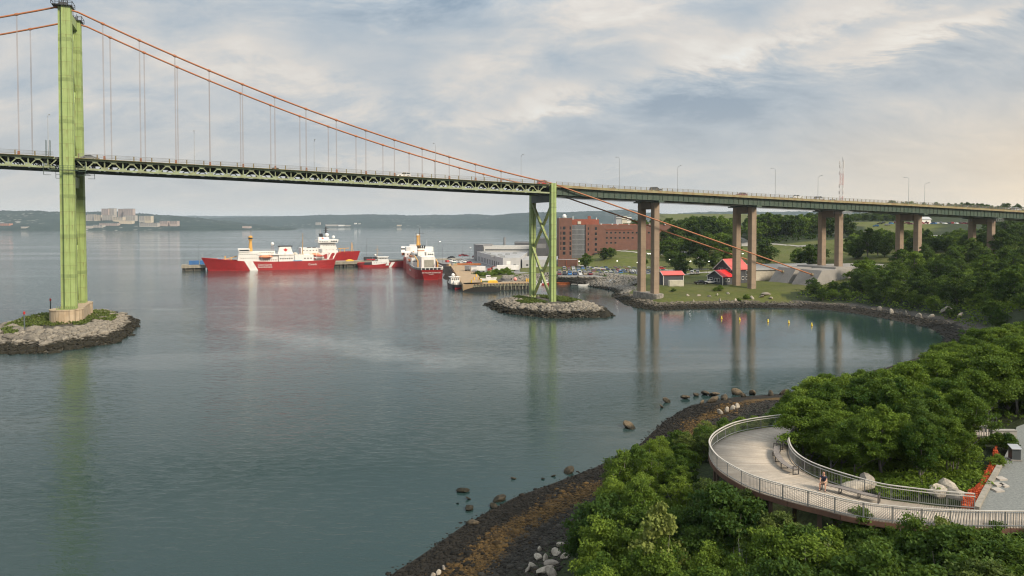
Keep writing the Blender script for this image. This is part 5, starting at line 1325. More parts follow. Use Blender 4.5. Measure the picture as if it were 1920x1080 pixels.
for i, (px, py, s) in enumerate(PL):
    p = P(px, py, 2.2 if py > 1000 and px > 900 else 1.2); z = tz(p.x, p.y); p = P(px, py, z)
    lb = 'pale stone in the pile beside the thicket at the bottom of the beach' if px > 900 and py > 1000 else 'pale boulder on the upper beach left of the boardwalk' if py < 800 else 'tan stone at the foot of the shingle bank'
    tag(link('stone', PROCKS[i % 4], None, None, (p.x, p.y, tz(p.x, p.y)+.12*s), (.2*i, .1*i, i*1.7), (s*.62, s*.5, s*.42)), lb, 'stone', 'pale stones on the near beach' if px > 900 and py > 1000 else 'pale boulders on the upper beach' if py < 800 else 'tan stones on the shingle')
# shingle: thousands of weed-covered stones nobody could count
def beach_mat():
    m = bpy.data.materials.new('weedy_shingle'); m.use_nodes = True; t = NT(m.node_tree); bs = t.n['Principled BSDF']
    pos = t.new('ShaderNodeNewGeometry').outputs['Position']
    tone = t.new('ShaderNodeAttribute', attribute_name='tone').outputs['Fac']
    c = t.ramp(tone, [(0.0, (.009, .008, .006)), (.24, (.022, .019, .014)), (.34, (.05, .030, .010)), (.56, (.165, .100, .034)), (.62, (.018, .016, .013)), (1.0, (.065, .058, .047))])
    c = t.mix(t.ramp(t.noise(pos, 7, 4), [(.35, .6), (.65, 0.)]), c, (.012, .011, .009))
    t.l.new(c, bs.inputs['Base Color']); bs.inputs['Roughness'].default_value = .75; bs.inputs['Specular IOR Level'].default_value = .12
    return m
rg = np.random.default_rng(21); nS = 27000
X = rg.uniform(-24, 52, 320000); Y = rg.uniform(42, 118, 320000); D = shore_dist(X, Y); ok = (D > -1.0) & (D < 15) & (rg.uniform(0, 1, len(X)) < np.where(D < .2, .25, 1)); X, Y, D = X[ok][:nS], Y[ok][:nS], D[ok][:nS]
Z = terrain_z(X, Y); nz = rg.normal(0, 1.0, len(X))+np.sin(X*.5)*.7
Dj = D+nz*.75+np.sin(X*.23+Y*.31)*.9+np.sin(X*.9-Y*.6)*.4; tone = np.where(Dj < 4.3, rg.uniform(0, .24, len(X)), np.where(Dj < 7.6, rg.uniform(.28, .57, len(X)), rg.uniform(.60, 1.0, len(X))**1.0))
co = np.empty(len(ROCKS[4].vertices)*3, np.float32); ROCKS[4].vertices.foreach_get('co', co); co = co.reshape(-1, 3); fc = np.array([tuple(p.vertices) for p in ROCKS[4].polygons])
S = rg.uniform(.075, .19, len(X))*np.where(rg.uniform(0, 1, len(X)) < .07, rg.uniform(1.6, 2.9, len(X)), 1); A = rg.uniform(0, 6.28, len(X))
q_ = co[None]*S[:, None, None]*rg.uniform(.7, 1.2, (len(X), 1, 3)); qx = q_[..., 0]*np.cos(A)[:, None]-q_[..., 1]*np.sin(A)[:, None]+X[:, None]; qy = q_[..., 0]*np.sin(A)[:, None]+q_[..., 1]*np.cos(A)[:, None]+Y[:, None]
Vs = np.stack([qx, qy, q_[..., 2]*.7+Z[:, None]+.02], -1).reshape(-1, 3); Fs = (fc[None]+(np.arange(len(X))*len(co))[:, None, None]).reshape(-1, 3)
tag(link('shingle', np_mesh('shingle', Vs, Fs, beach_mat(), False, {'tone': ('FACE', np.repeat(tone, len(fc)))})), 'weedy black and ochre shingle of the near beach', 'shingle', None, 'stuff')
# ------------------------------------------------------------------ wharf, yard, finger pier
WZ = 3.3
M_wood = mat('tan_wharf_timber', (.36, .25, .14), .85, (.28, .20, .12), .5, bump=.2, bscale=3)
M_pile = mat('wet_pile', (.045, .042, .035), .8, (.10, .09, .07), .8)
M_yard = mat('yard_asphalt', (.16, .16, .155), .9, (.21, .205, .195), .15)
M_pierc = mat('pier_concrete', (.30, .27, .21), .85, (.20, .18, .14), .4, streak=((.10, .09, .07), .6))
wa = [P(868, 533.5, WZ), P(906, 531.5, WZ), P(894, 511, WZ), P(884, 500, WZ), Vector((-44, 478, WZ))]
q = MB(); q.prism([(p.x, p.y) for p in wa], -2, WZ); tag(q.build('wharf', M_wood), 'tan timber wharf beside the moored ships', kind='structure')
ya = [Vector((-49.5, 478, 0)), P(884.5, 500, WZ), P(894.5, 511.5, WZ), P(905, 513.5, WZ), P(1000, 511, WZ), Vector((34, 405, 0)), Vector((34, 560, 0)), Vector((-30, 562, 0)), Vector((-62, 530, 0))]
q = MB(); q.prism([(p.x, p.y) for p in ya], -2, WZ-.08); tag(q.build('yard', M_yard), 'asphalt yard between the wharf and the grey sheds', kind='structure')
fw = empty('finger_wharf', (0, 0, 0), 0, 'narrow timber wharf on dark piles left of the end bent', 'wharf')
fa, fb = P(872, 532.8, WZ), P(996, 529.6, WZ); fd = (fb-fa).normalized(); fn = Vector((-fd.y, fd.x, 0)); FL = (fb-fa).length
q = MB(); q.hexa([fa+Vector((0, 0, -.5)), fb+Vector((0, 0, -.5)), fb+fn*7+Vector((0, 0, -.5)), fa+fn*7+Vector((0, 0, -.5)), fa, fb, fb+fn*7, fa+fn*7]); q.build('deck', M_wood, fw)
q = MB(); q.bar(fa+Vector((0, 0, -1.0)), fb+Vector((0, 0, -1.0)), .5, .9); q.build('fender_beam', mat('fender_timber', (.24, .23, .16), .85, (.12, .12, .08), .8), fw)
for k in range(22):
    for off in (-.1, 5.5):
        p = fa+fd*(FL*k/21)+fn*off; q = MB(); q.tube((p.x, p.y, -2), (p.x, p.y, WZ-.1-.05*k % .1), .3, 7); q.build('pile', M_pile, fw)
for k in range(18):
    p = fa+fd*(FL*(k+.5)/18)+fn*-.45; q = MB(); q.bar((p.x, p.y, .2), (p.x, p.y, 2.4), .22); q.build('fender_post', mat('pale_post', (.42, .40, .28), .8), fw)
q = MB(); q.bar(fa+fn*3+Vector((0, 0, -3.2)), fb+fn*3+Vector((0, 0, -3.2)), 6, 2.6); q.build('crib_wall', M_pile, fw)
yb = MB()
M_yellow = mat('yellow_paint', (.70, .42, .04), .5)
for i, (px, py) in enumerate(((884, 530), (889, 525), (893, 519), (898, 525), (902, 529), (987, 528), (990, 528))):
    p = P(px, py, WZ); q = MB(); q.tube(p, p+Vector((0, 0, 1.5)), .28, 8); tag(q.build('bollard', M_yellow), 'yellow bollard along the edge of the tan wharf' if i < 5 else 'yellow bollard at the right end of the finger wharf', 'bollard', 'yellow bollards on the wharf')

# long pier the red ships lie at
PDIR = Vector((.911, .411, 0)); PN = Vector((-.411, .911, 0)); PA = P(340, 508.6, 0)
def pp(a, b, z): return PA+PDIR*a+PN*b+Vector((0, 0, z))
pier = empty('long_pier', (0, 0, 0), 0, 'long concrete pier on dark piles behind the red ships', 'pier')
for k in range(13):
    a, b = k*15+.03, k*15+14.97
    q = MB(); q.hexa([pp(a, 0, 1.9), pp(b, 0, 1.9), pp(b, 14, 1.9), pp(a, 14, 1.9), pp(a, 0, 3.9), pp(b, 0, 3.9), pp(b, 14, 3.9), pp(a, 14, 3.9)]); q.build('deck_section', M_pierc, pier)
    q = MB(); q.hexa([pp(a+.5, 1.2, -2), pp(b-.5, 1.2, -2), pp(b-.5, 13, -2), pp(a+.5, 13, -2), pp(a+.5, 1.2, 1.9), pp(b-.5, 1.2, 1.9), pp(b-.5, 13, 1.9), pp(a+.5, 13, 1.9)]); q.build('dark_crib', M_pile, pier)
    for j in range(3):
        q = MB(); q.tube(pp(a+2.5+j*5, .5, -2), pp(a+2.5+j*5, .5, 1.9), .35, 7); q.build('pile', M_pile, pier)
def container(p, rz, L, col, label, w_=2.44, h=2.6, group=None):
    o = empty('shipping_container', p, rz, label, 'container', group); n = int(L/.6)
    q = MB(); q.box(-L/2, L/2, -w_/2, w_/2, 0.02, h)
    for k in range(n): q.box(-L/2+.2+k*.6, -L/2+.5+k*.6, -w_/2-.05, -w_/2+.01, .15, h-.15)
    b = q.build('box', mat('container_%s' % label[:4], col, .6, tuple(c*.8 for c in col), .6), o)
    q = MB(); q.box(-L/2-.04, L/2+.04, -w_/2-.04, w_/2+.04, h-.02, h+.06); q.build('top_frame', b.data.materials[0], o)
    return o
az_p = math.atan2(PDIR.y, PDIR.x)
container(pp(7.5, 5, 3.9), az_p, 6.1, (.03, .12, .30), 'blue shipping container at the outer end of the long pier')
container(pp(14.2, 5, 3.9), az_p, 6.1, (.03, .15, .36), 'brighter blue container behind the bow of the long red ship')
container(pp(124, 6, 3.9), az_p, 6.1, (.02, .022, .026), 'black container on the pier, left one beside the small patrol boat')
container(pp(131, 6, 3.9), az_p, 6.1, (.024, .026, .03), 'black container on the pier, right one beside the small patrol boat')
container(pp(155, 7, 3.9), az_p, 4.0, (.20, .035, .025), 'rust red box on the pier behind the white-striped hull', 2.2, 2.2)
container(pp(163, 7, 3.9), az_p, 4.0, (.22, .04, .03), 'rust red box on the pier nearest the icebreakers', 2.2, 2.2)
q = MB(); q.loft([[pp(110+a*2.6, 3.5+b*1.1, 3.9+z) for a, b in ((-1, -1), (1, -1), (1, 1), (-1, 1))] for z, a_ in ((0, 1), (.9, 1))]); q.ball(tuple(pp(110, 3.5, 4.7)), 1.1, 10, 5, (1.8, 1, .5)); 
tag(q.build('tarpaulin_pile', M_yellow), 'yellow covered heap on the pier between two ships', 'cargo')
def pole_lamp(p, h, label, lit=False, arms=1, group='lamp posts on the shore', r=.09):
    o = empty('lamp_post', p, 0, label, 'lamp post', group)
    q = MB(); q.tube((0, 0, 0), (0, 0, h), r, 6, r*.6); q.build('pole', M_dark if not lit else mat('bronze_pole', (.10, .085, .07), .6), o)
    for s in ((-1, 1) if arms == 2 else (1,)):
        q = MB(); q.bar((0, 0, h), (s*.75, 0, h+.08), .08); q.build('arm', M_dark, o)
        q = MB(); q.box(s*.6-.35, s*.6+.35, -.28, .28, h+.03, h+.22); q.m(1).box(s*.6-.27, s*.6+.27, -.31, .31, h-.06, h+.10); q.build('lamp_head', [M_dark, M_lamp if lit else M_steel], o)
    return o
pole_lamp(pp(10.5, 9, 3.9), 13, 'tall thin lamp post by the blue container at the pier end')
pole_lamp(pp(1.5, 7, 3.9), 7, 'short thin post at the very end of the long pier')
pole_lamp(pp(124, 11, 3.9), 16, 'tall lamp post on the pier behind the black containers')

# ------------------------------------------------------------------ ships
M_red = mat('ship_red', (.34, .018, .020), .45, (.28, .017, .018), .3, streak=((.17, .024, .017), .55))
M_redw = mat('red_deck', (.30, .06, .045), .7, (.22, .05, .04), .5)
M_ywood = mat('buff_paint', (.60, .33, .075), .5, (.50, .27, .06), .6)
M_navy = mat('black_hull', (.018, .019, .022), .5)
M_leaf = mat('maple_leaf_red', (.50, .02, .02), .5)
M_tandoor = mat('grey_green_door', (.30, .30, .25), .6)
M_orangeb = mat('lifeboat_orange', (.75, .19, .05), .5)
def text(body, size, parent, loc, rot, m, name='lettering'):
    cu = bpy.data.curves.new(name, 'FONT'); cu.body = body; cu.size = size; cu.extrude = .02; cu.align_x = 'CENTER'; cu.align_y = 'CENTER'; cu.space_line = .85
    tmp = bpy.data.objects.new('tmp', cu); COL.objects.link(tmp); dg = bpy.context.evaluated_depsgraph_get(); me = bpy.data.meshes.new_from_object(tmp.evaluated_get(dg)); bpy.data.objects.remove(tmp)
    me.name = name; me.materials.clear(); me.materials.append(m); return link(name, me, parent, None, loc, rot)
class Ship:
    def __init__(s, L, B, deck, rake=5, srake=1.0, full=.32, stern=.82, zk=-1.5):
        s.L, s.B, s.deck, s.rake, s.srake, s.full, s.stern, s.zk = L, B, deck, rake, srake, full, stern, zk
    def pt(s, u, l, side, out=0):
        zd = float(np.interp(u, *s.deck)); z = s.zk+l*(zd-s.zk)
        tb = min(1, max(0, (1-u)/s.full)); wd = 1-(1-tb)**2.4; ww = 1-(1-tb)**1.35; ll = max(0, min(1, z/zd)) if zd else l
        wb = ww+(wd-ww)*ll
        ts = min(1, u/.14); st = s.stern+(1-s.stern)*math.sqrt(ts); st *= (.72+.28*ll)+(.28-.28*ll)*ts
        y = side*(s.B/2*wb*st+out); x = (u-.5)*s.L+s.rake*ll*u**8-s.srake*ll*(1-u)**8
        return (x, y, z)
    def hull(s, m, parent, mdeck, bulw=1.0, mtop=None):
        us = list(np.linspace(0, .7, 12))+list(np.linspace(.74, 1.0, 12)); ls = (0, .25, .5, .75, 1)
        q = MB(); rings = [[s.pt(u, l, 1) for l in ls[::-1]]+[s.pt(u, l, -1) for l in ls] for u in us]
        q.loft(rings, cap=True, closed=False)
        q.add([s.pt(0, l, 1) for l in ls[::-1]]+[s.pt(0, l, -1) for l in ls], [tuple(range(10))])
        h = q.build('hull', m, parent)
        q = MB(); n = len(us)
        vs = [(*s.pt(u, 1, 1)[:2], s.pt(u, 1, 1)[2]-bulw) for u in us]+[(*s.pt(u, 1, -1)[:2], s.pt(u, 1, -1)[2]-bulw) for u in us]
        q.add([(x*.995, y*.97, z) for x, y, z in vs], [(i, n+i, n+i+1, i+1) for i in range(n-1)]); q.build('deck', mdeck, parent)
        return h
    def stripe(s, u0, u1, du, side, m, parent, name='hull_stripe', l0=.12, l1=1.0):
        q = MB(); n = 8
        a = [s.pt(u0+du*(1-k/n), l0+(l1-l0)*k/n, side, .05) for k in range(n+1)]; b = [s.pt(u1+du*(1-k/n), l0+(l1-l0)*k/n, side, .05) for k in range(n+1)]
        for k in range(n):
            f = (a[k], b[k], b[k+1], a[k+1]); q.quad(*(f if side < 0 else f[::-1]))
        q.build(name, m, parent)
def winrow(parent, x0, x1, y, z, n, w_=.5, h=.55, axis='x', name='windows', m=None, d=.03):
    q = MB()
    for k in range(n):
        c = x0+(x1-x0)*(k+.5)/n
        if axis == 'x': q.box(c-w_/2, c+w_/2, y-d, y+d, z-h/2, z+h/2)
        else: q.box(y-d, y+d, c-w_/2, c+w_/2, z-h/2, z+h/2)
    o = q.build(name, m or M_glass, parent)
    if n > 1: o['kind'] = 'stuff'
    return o
def block(parent, name, m, x0, x1, y0, y1, z0, z1, slope=0, sl2=0):
    q = MB(); q.hexa([(x0, y0, z0), (x1, y0, z0), (x1, y1, z0), (x0, y1, z0), (x0+sl2, y0, z1), (x1-slope, y0, z1), (x1-slope, y1, z1), (x0+sl2, y1, z1)]); return q.build(name, m, parent)
def rails(parent, pts, h=1.0, m=None):
    q = MB()
    for a, b in zip(pts[:-1], pts[1:]):
        a, b = Vector(a), Vector(b)
        for f in (.5, 1.0): q.bar(a+Vector((0, 0, h*f)), b+Vector((0, 0, h*f)), .06)
        n = max(1, int((b-a).length/2.2))
        for k in range(n+1): c = a.lerp(b, k/n); q.bar(c, c+Vector((0, 0, h)), .06)
    return q.build('rails', m or M_white, parent)
def maple(parent, c, s, axis):
    pts = [(0, 1), (.18, .62), (.42, .72), (.33, .28), (.62, .52), (.70, .36), (1, .38), (.86, .12), (.98, -.02), (.52, -.38), (.58, -.55), (.06, -.46), (.06, -.95), (-.06, -.95), (-.06, -.46), (-.58, -.55), (-.52, -.38), (-.98, -.02), (-.86, .12), (-1, .38), (-.70, .36), (-.62, .52), (-.33, .28), (-.42, .72), (-.18, .62)]
    q = MB(); sg = axis
    v = [(c[0]+x*s, c[1]+sg*.04, c[2]+y*s) for x, y in pts]; v.append((c[0], c[1]+sg*.04, c[2])); n = len(pts)
    q.add(v, [(i, (i+1) % n, n) for i in range(n)]); q.build('maple_leaf', M_leaf, parent)
def lifeboat(parent, x, y, z, L=7.5, m=None):
    q = MB(); rings = []
    for f in np.linspace(-1, 1, 9):
        w_ = 1.25*math.sqrt(max(.03, 1-f*f*.96)); rings.append([(x+f*L/2, y+w_*math.cos(a), z+(1.05 if math.sin(a) > 0 else .95)*math.sin(a)*math.sqrt(max(.08, 1-f*f*.85))) for a in np.linspace(0, 2*math.pi, 10, endpoint=False)])
    q.loft(rings); lb = q.build('lifeboat', m or M_orangeb, parent, True)
    q = MB(); q.box(x-L*.46, x+L*.46, y-1.3, y+1.3, z-.06, z+.06); q.build('rubbing_strake', M_white, lb)
    q = MB()
    for s in (-1, 1): q.path([(x+s*L*.32, y+1.6, z-2.2), (x+s*L*.32, y+1.7, z+1.6), (x+s*L*.32, y+.2, z+2.0)], .12, 5)
    d = q.build('davits', M_white, lb)

# 1: long red ship with a buff mast, seen from its port side (bow to the left)
b1, s1 = P(391, 509.3, 0), P(627, 503.2, 0)
ax = (b1-s1).normalized(); nrm = Vector((ax.y, -ax.x, 0))
if nrm.y < 0: nrm = -nrm
L1 = (b1-s1).length; ctr = (b1+s1)/2+nrm*7.0
sh1 = empty('research_ship', ctr, math.atan2(ax.y, ax.x), 'long red and white ship with a buff mast and a maple leaf on its funnel', 'ship')
S1 = Ship(L1, 14, ([0, .2, .5, .72, .86, 1], [6.2, 5.6, 5.6, 6.3, 7.4, 8.9]), 4.5, 1.5, .34, .72)
S1.hull(M_red, sh1, M_redw, 1.0)
S1.stripe(.662, .725, -.045, 1, M_white, sh1); S1.stripe(.662, .725, -.045, -1, M_white, sh1)
X = lambda px: L1*(.5-(px-389)/238.)
# camera sees the +y side (port) of this ship
def zz(px, y): return (509.3-(px-391)*.026-y)/2.78
cam_side = 1 if (Vector((0, 0, 0))-ctr).dot(Vector((-ax.y, ax.x, 0))) > 0 else -1
yS = cam_side
def ytx(u, l): return S1.pt(u, l, yS, .08)
for body, u, l, sz in (('Coast\nGuard', .597, .60, 1.7), ('Garde\ncôtière', .540, .60, 1.7), ('Canada', .185, .66, 1.9)):
    p = S1.pt(u, l, yS, .12); text(body, sz, sh1, p, (math.pi/2, 0, math.pi if yS > 0 else 0), M_white, 'hull_lettering')
block(sh1, 'forward_deckhouse', M_white, X(482), X(441), -5, 5, 5.2, zz(455, 473), 1.0)
block(sh1, 'wheelhouse', M_white, X(464), X(444), -5.6, 5.6, zz(455, 473)+.01, zz(455, 467.5), -.6)
winrow(sh1, X(463), X(445), yS*5.62, zz(455, 470.3), 9, .8, .8); winrow(sh1, -5.2, 5.2, X(443.2), zz(455, 470.3), 9, .8, .8, 'y')
winrow(sh1, X(479), X(444), yS*5.03, zz(455, 478), 8, .5, .5); winrow(sh1, X(479), X(446), yS*5.03, zz(455, 485), 8, .5, .5)
block(sh1, 'midship_deckhouse', M_white, X(518), X(482.3), -4.2, 4.2, 5.0, zz(500, 479)); block(sh1, 'boat_deck', M_white, X(548), X(478), -5.4, 5.4, zz(500, 479)+.01, zz(500, 477.5))
winrow(sh1, X(515), X(483), yS*4.23, zz(500, 488), 8, .6, .6)
block(sh1, 'upper_deckhouse', M_ywood if False else M_white, X(512), X(470), -3.2, 3.2, zz(500, 477.5)+.01, zz(490, 472))
winrow(sh1, X(510), X(472), yS*3.23, zz(490, 474.5), 9, .6, .6)
rails(sh1, [(X(546), yS*5.2, zz(500, 477.5)), (X(478), yS*5.2, zz(500, 477.5))]); rails(sh1, [(X(511), yS*3.0, zz(490, 472)), (X(470), yS*3.0, zz(490, 472))])
fun = block(sh1, 'funnel', M_white, X(547), X(517), -3.0, 3.0, zz(530, 477.5)+.01, zz(530, 463), 1.2, 1.6)
block(sh1, 'funnel_top', M_navy, X(545), X(518.5), -2.9, 2.9, zz(530, 463)+.01, zz(530, 461), -.3, -.3); maple(sh1, (X(532), yS*3.03, zz(532, 469)), 1.35, yS)
block(sh1, 'engine_house', M_white, X(549), X(518.3), -5.0, 5.0, 4.9, zz(530, 479)); block(sh1, 'aft_house', M_white, X(586), X(549.3), -5.6, 5.6, 4.9, zz(565, 478))
winrow(sh1, X(546), X(520), yS*5.03, zz(530, 485), 6, .7, .9)
block(sh1, 'blue_locker', mat('pale_blue_paint', (.10, .30, .45), .5), X(563), X(546), yS*5.62, yS*5.95, zz(555, 492.5), zz(555, 488)) if yS > 0 else block(sh1, 'blue_locker', mat('pale_blue_paint', (.10, .30, .45), .5), X(563), X(546), -5.95, -5.62, zz(555, 492.5), zz(555, 488))
winrow(sh1, X(584), X(566), yS*5.63, zz(575, 484), 3, .9, .7)
lifeboat(sh1, X(494), yS*5.6, zz(494, 482), 8.3)
q = MB(); q.loft([[(X(466)+r*math.cos(a), r*math.sin(a), z) for a in np.linspace(0, 2*math.pi, 10, endpoint=False)] for z, r in ((zz(465, 473), 1.35), (zz(465, 452), .85), (zz(465, 452)+.05, 1.5), (zz(465, 450.5), 1.5), (zz(465, 450.5)+.05, 1.15), (zz(465, 447), 1.3), (zz(465, 445), 1.5), (zz(465, 443), .5))]); q.build('mast', M_ywood, sh1)
q = MB(); q.loft([[(X(466)+1.32*math.cos(a), 1.32*math.sin(a), z) for a in np.linspace(0, 2*math.pi, 10, endpoint=False)] for z in (zz(465, 450), zz(465, 447.6))]); q.build('crow_nest_windows', M_glass, sh1)
q = MB(); q.tube((X(467), 0, zz(465, 443)), (X(467), 0, zz(465, 433)), .14, 6); q.bar((X(466), -2, zz(465, 439)), (X(466), 2, zz(465, 439)), .12); q.build('topmast', M_dark, sh1)
q = MB(); q.ball((X(507.5), 0, zz(507, 458)), 1.15, 12, 8); q.build('radar_dome', M_white, sh1)
q = MB()
for a, b in ((-.6, -.6), (.6, -.6), (.6, .6), (-.6, .6)): q.bar((X(507.5)+a, b, zz(507, 472)), (X(507.5)+a*.6, b*.6, zz(507, 460)), .14)
q.build('dome_tower', mat('red_brown_lattice', (.30, .16, .11), .6), sh1)
q = MB(); q.tube((X(566), 0, zz(566, 478)), (X(567), 0, zz(566, 436)), .42, 7, .14); q.build('aft_mast', mat('tan_mast', (.40, .27, .14), .6), sh1)
q = MB(); q.bar((X(565)+4, 0, zz(566, 470)), (X(567), 0, zz(566, 450)), .14); q.bar((X(566), -2.2, zz(566, 452)), (X(566), 2.2, zz(566, 452)), .12); q.build('mast_stays', M_dark, sh1)
q = MB(); q.bar((X(418), 0, 7.4), (X(440), 0, 9.4), .5); q.bar((X(419), 0, 6.6), (X(419), 0, 9.6), .8); q.bar((X(430), 1.5, 6.8), (X(430), 1.5, 8.8), .5); q.build('foredeck_crane', M_ywood, sh1)
q = MB(); q.box(X(414), X(406), -1.4, 1.4, 6.6, 8.0); q.build('windlass', mat('blue_gear', (.05, .13, .28), .5), sh1)
q = MB()
for k, pxx in enumerate((590, 597, 604, 612)): q.box(X(pxx)-1.5, X(pxx)+1.2, -3+k % 2, 2.5, 4.8, 6.4+.8*(k % 3))
o_ = q.build('deck_gear', mat('grey_deck_gear', (.34, .32, .28), .6), sh1); o_['kind'] = 'stuff'
lifeboat(sh1, X(598), yS*3.4, zz(598, 480), 6.0, mat('red_boat', (.42, .07, .03), .5))
q = MB(); q.box(X(607), X(590), -4.5, 4.5, zz(598, 484), zz(598, 483)); q.build('aft_gantry_platform', M_white, sh1)
q = MB(); rg = np.random.default_rng(14)
for k in range(34):
    pxx = rg.uniform(484, 584); s_ = rg.uniform(.3, .8); z_ = zz(500, 477.5) if pxx < 515 else zz(565, 478) if pxx > 550 else zz(530, 479); y_ = rg.uniform(-4, 4); q.box(X(pxx)-s_, X(pxx)+s_, y_-s_*.8, y_+s_*.8, z_, z_+s_*rg.uniform(1.2, 2.4))
o_ = q.build('deck_vents', mat('buff_vents', (.50, .42, .30), .6, (.60, .58, .54), 1.5), sh1); o_['kind'] = 'stuff'
q = MB(); q.bar((X(466), 0, zz(465, 445)), (X(384), 0, 9.5), .07); q.bar((X(466), 0, zz(465, 446)), (X(532), 0, zz(530, 461)), .07); q.bar((X(566.5), 0, zz(566, 440)), (X(540), 0, zz(530, 462)), .07); q.bar((X(566.5), 0, zz(566, 440)), (X(622), 0, 6.5), .07); o_ = q.build('rigging', M_dark, sh1); o_['kind'] = 'stuff'
rails(sh1, [(X(626), yS*4.2, 5.6), (X(588), yS*5.4, 5.0)]); rails(sh1, [(X(440), yS*5.0, 7.0), (X(405), yS*2.6, 7.8)])
q = MB(); q.bar((X(616), -2.5, 5), (X(618), -2.5, 11), .35); q.bar((X(616), 2.5, 5), (X(618), 2.5, 11), .35); q.bar((X(618), -2.7, 11), (X(618), 2.7, 11), .35); q.build('stern_gantry', M_white, sh1)
q = MB(); q.bar((X(377.5), 0, 8.8), (X(377.5), 0, 11.4), .08); q.build('jackstaff', M_white, sh1)

# 2: icebreaking supply ship on the far side of the pier, bow to the right
bw2 = Vector((-119.5, 528, 0)); c2_ = bw2-PDIR*41.5
sh2 = empty('supply_ship', c2_, az_p, 'red ship with a tall white bridge tower and black mast behind the long pier', 'ship')
S2 = Ship(80, 17, ([0, .3, .6, .72, .82, 1], [5.0, 5.0, 5.2, 9.0, 9.3, 9.9]), 3.5, .5, .28, .9)
S2.hull(M_red, sh2, M_redw, .8)
S2.stripe(.735, .795, -.05, -1, M_white, sh2)
X2 = lambda px: 41.5-(671-px)/2.30
Z2 = lambda y: (497.5-y)/2.46
text('ANN HARVEY', 1.1, sh2, S2.pt(.90, .62, -1, .15), (math.pi/2, 0, R(18)), M_white, 'hull_lettering') if False else None
block(sh2, 'bridge_tower', M_white, X2(604), X2(638), -6.5, 6.5, 4.6, Z2(456), 4.0)
block(sh2, 'wheelhouse', M_white, X2(600), X2(633), -8.6, 8.6, Z2(456)+.01, Z2(450.5), -.6)
winrow(sh2, X2(621), X2(632), -8.63, Z2(453.6), 4, .95, 1.0); winrow(sh2, X2(601), X2(617), -8.63, Z2(454), 4, .8, .8)
winrow(sh2, -7.5, 7.5, X2(633.4), Z2(453.4), 9, .9, 1.0, 'y')
winrow(sh2, X2(608), X2(629), -6.53, Z2(461.5), 5, .6, .6); winrow(sh2, X2(612), X2(634), -6.53, Z2(469), 4, .5, .5); winrow(sh2, X2(616), X2(636), -6.53, Z2(476), 4, .6, .6)
block(sh2, 'top_house', M_white, X2(602), X2(620), -4, 4, Z2(450.5)+.01, Z2(446)); maple(sh2, (X2(609), -4.03, Z2(448.3)), .8, -1)
q = MB()
for k in range(3): q.tube((X2(606)+k*.9, -1+k*.6, Z2(446)), (X2(605)+k*.9, -1+k*.6, Z2(439.5)), .55, 8)
q.build('exhaust_stacks', M_navy, sh2)
q = MB(); q.tube((X2(616), 0, Z2(446)), (X2(616), 0, Z2(427)), .75, 8, .45)
for zq in (430, 434, 438): q.bar((X2(612), 0, Z2(zq)), (X2(620), 0, Z2(zq)), .3)
q.tube((X2(616), 0, Z2(427)), (X2(616), 0, Z2(424)), .12, 5); q.build('mast', M_dark, sh2)
q = MB(); q.ball((X2(616.5), -2.5, Z2(442)), 1.5, 12, 8); q.build('radar_dome', M_white, sh2); q = MB(); q.ball((X2(628), -2.5, Z2(446)), 1.2, 12, 8); q.build('radar_dome', M_white, sh2)
block(sh2, 'hangar', M_white, X2(572), X2(603.6), -7, 7, 4.8, Z2(465.5)); winrow(sh2, X2(574), X2(600), -7.03, Z2(470), 5, .7, .7)
q = MB(); q.box(X2(583), X2(589), -5, -2, Z2(465.5), Z2(464)); q.box(X2(592), X2(597), -5, -2, Z2(465.5), Z2(464)); o_ = q.build('roof_vents', M_dark, sh2); o_['kind'] = 'stuff'
block(sh2, 'louvre_house', M_steel, X2(601), X2(607), -7.4, -6.6, Z2(473), Z2(467))
lifeboat(sh2, X2(595), -7.8, Z2(477.5), 7)
q = MB(); q.bar((X2(640), 0, 8.8), (X2(640), 0, 12.3), .5); q.bar((X2(637), 0, 12.0), (X2(656), 0, 12.3), .45); q.bar((X2(648), 0, 9), (X2(648), 0, 12), .35); q.build('foredeck_crane', M_ywood, sh2)
q = MB(); q.bar((X2(659.5), 0, 9), (X2(660.6), 0, Z2(458)), .3); q.bar((X2(663.5), 0, 9), (X2(660.8), 0, Z2(456)), .3); q.bar((X2(660), 0, Z2(470)), (X2(662.5), 0, Z2(470)), .2); q.build('foremast', M_ywood, sh2)
q = MB(); q.bar((X2(560), -6, 5), (X2(560), -6, 9), .3); q.bar((X2(552), -6, 5), (X2(560), -6, 9), .25); q.build('aft_derrick', M_ywood, sh2)

# 3: small red and white patrol boat at the pier
b3_, s3_ = P(736, 501.2, 0), P(671, 501.7, 0); a3 = (b3_-s3_).normalized(); L3 = (b3_-s3_).length
sh3 = empty('patrol_boat', (b3_+s3_)/2+Vector((0, 3.2, 0)), math.atan2(a3.y, a3.x), 'small red-hulled patrol boat with a white cabin moored at the pier', 'boat')
S3 = Ship(L3, 6.4, ([0, .5, .75, 1], [1.9, 1.9, 2.6, 4.0]), 1.6, .2, .4, .85); S3.hull(M_red, sh3, M_steel, .5)
X3 = lambda px: L3*((px-703.5)/65.); Z3 = lambda y: (501.5-y)/2.64
block(sh3, 'lower_cabin', M_white, X3(696), X3(728), -2.5, 2.5, 1.4, Z3(490)); block(sh3, 'wheelhouse', M_white, X3(707), X3(727), -2.2, 2.2, Z3(490)+.01, Z3(482.3), .7); block(sh3, 'wheelhouse_roof', M_white, X3(705), X3(727), -2.4, 2.4, Z3(482.3)+.01, Z3(481.3))
winrow(sh3, X3(708), X3(726), -2.23, Z3(484.8), 6, .8, .7); winrow(sh3, X3(698), X3(726), -2.53, Z3(493), 6, .35, .35)
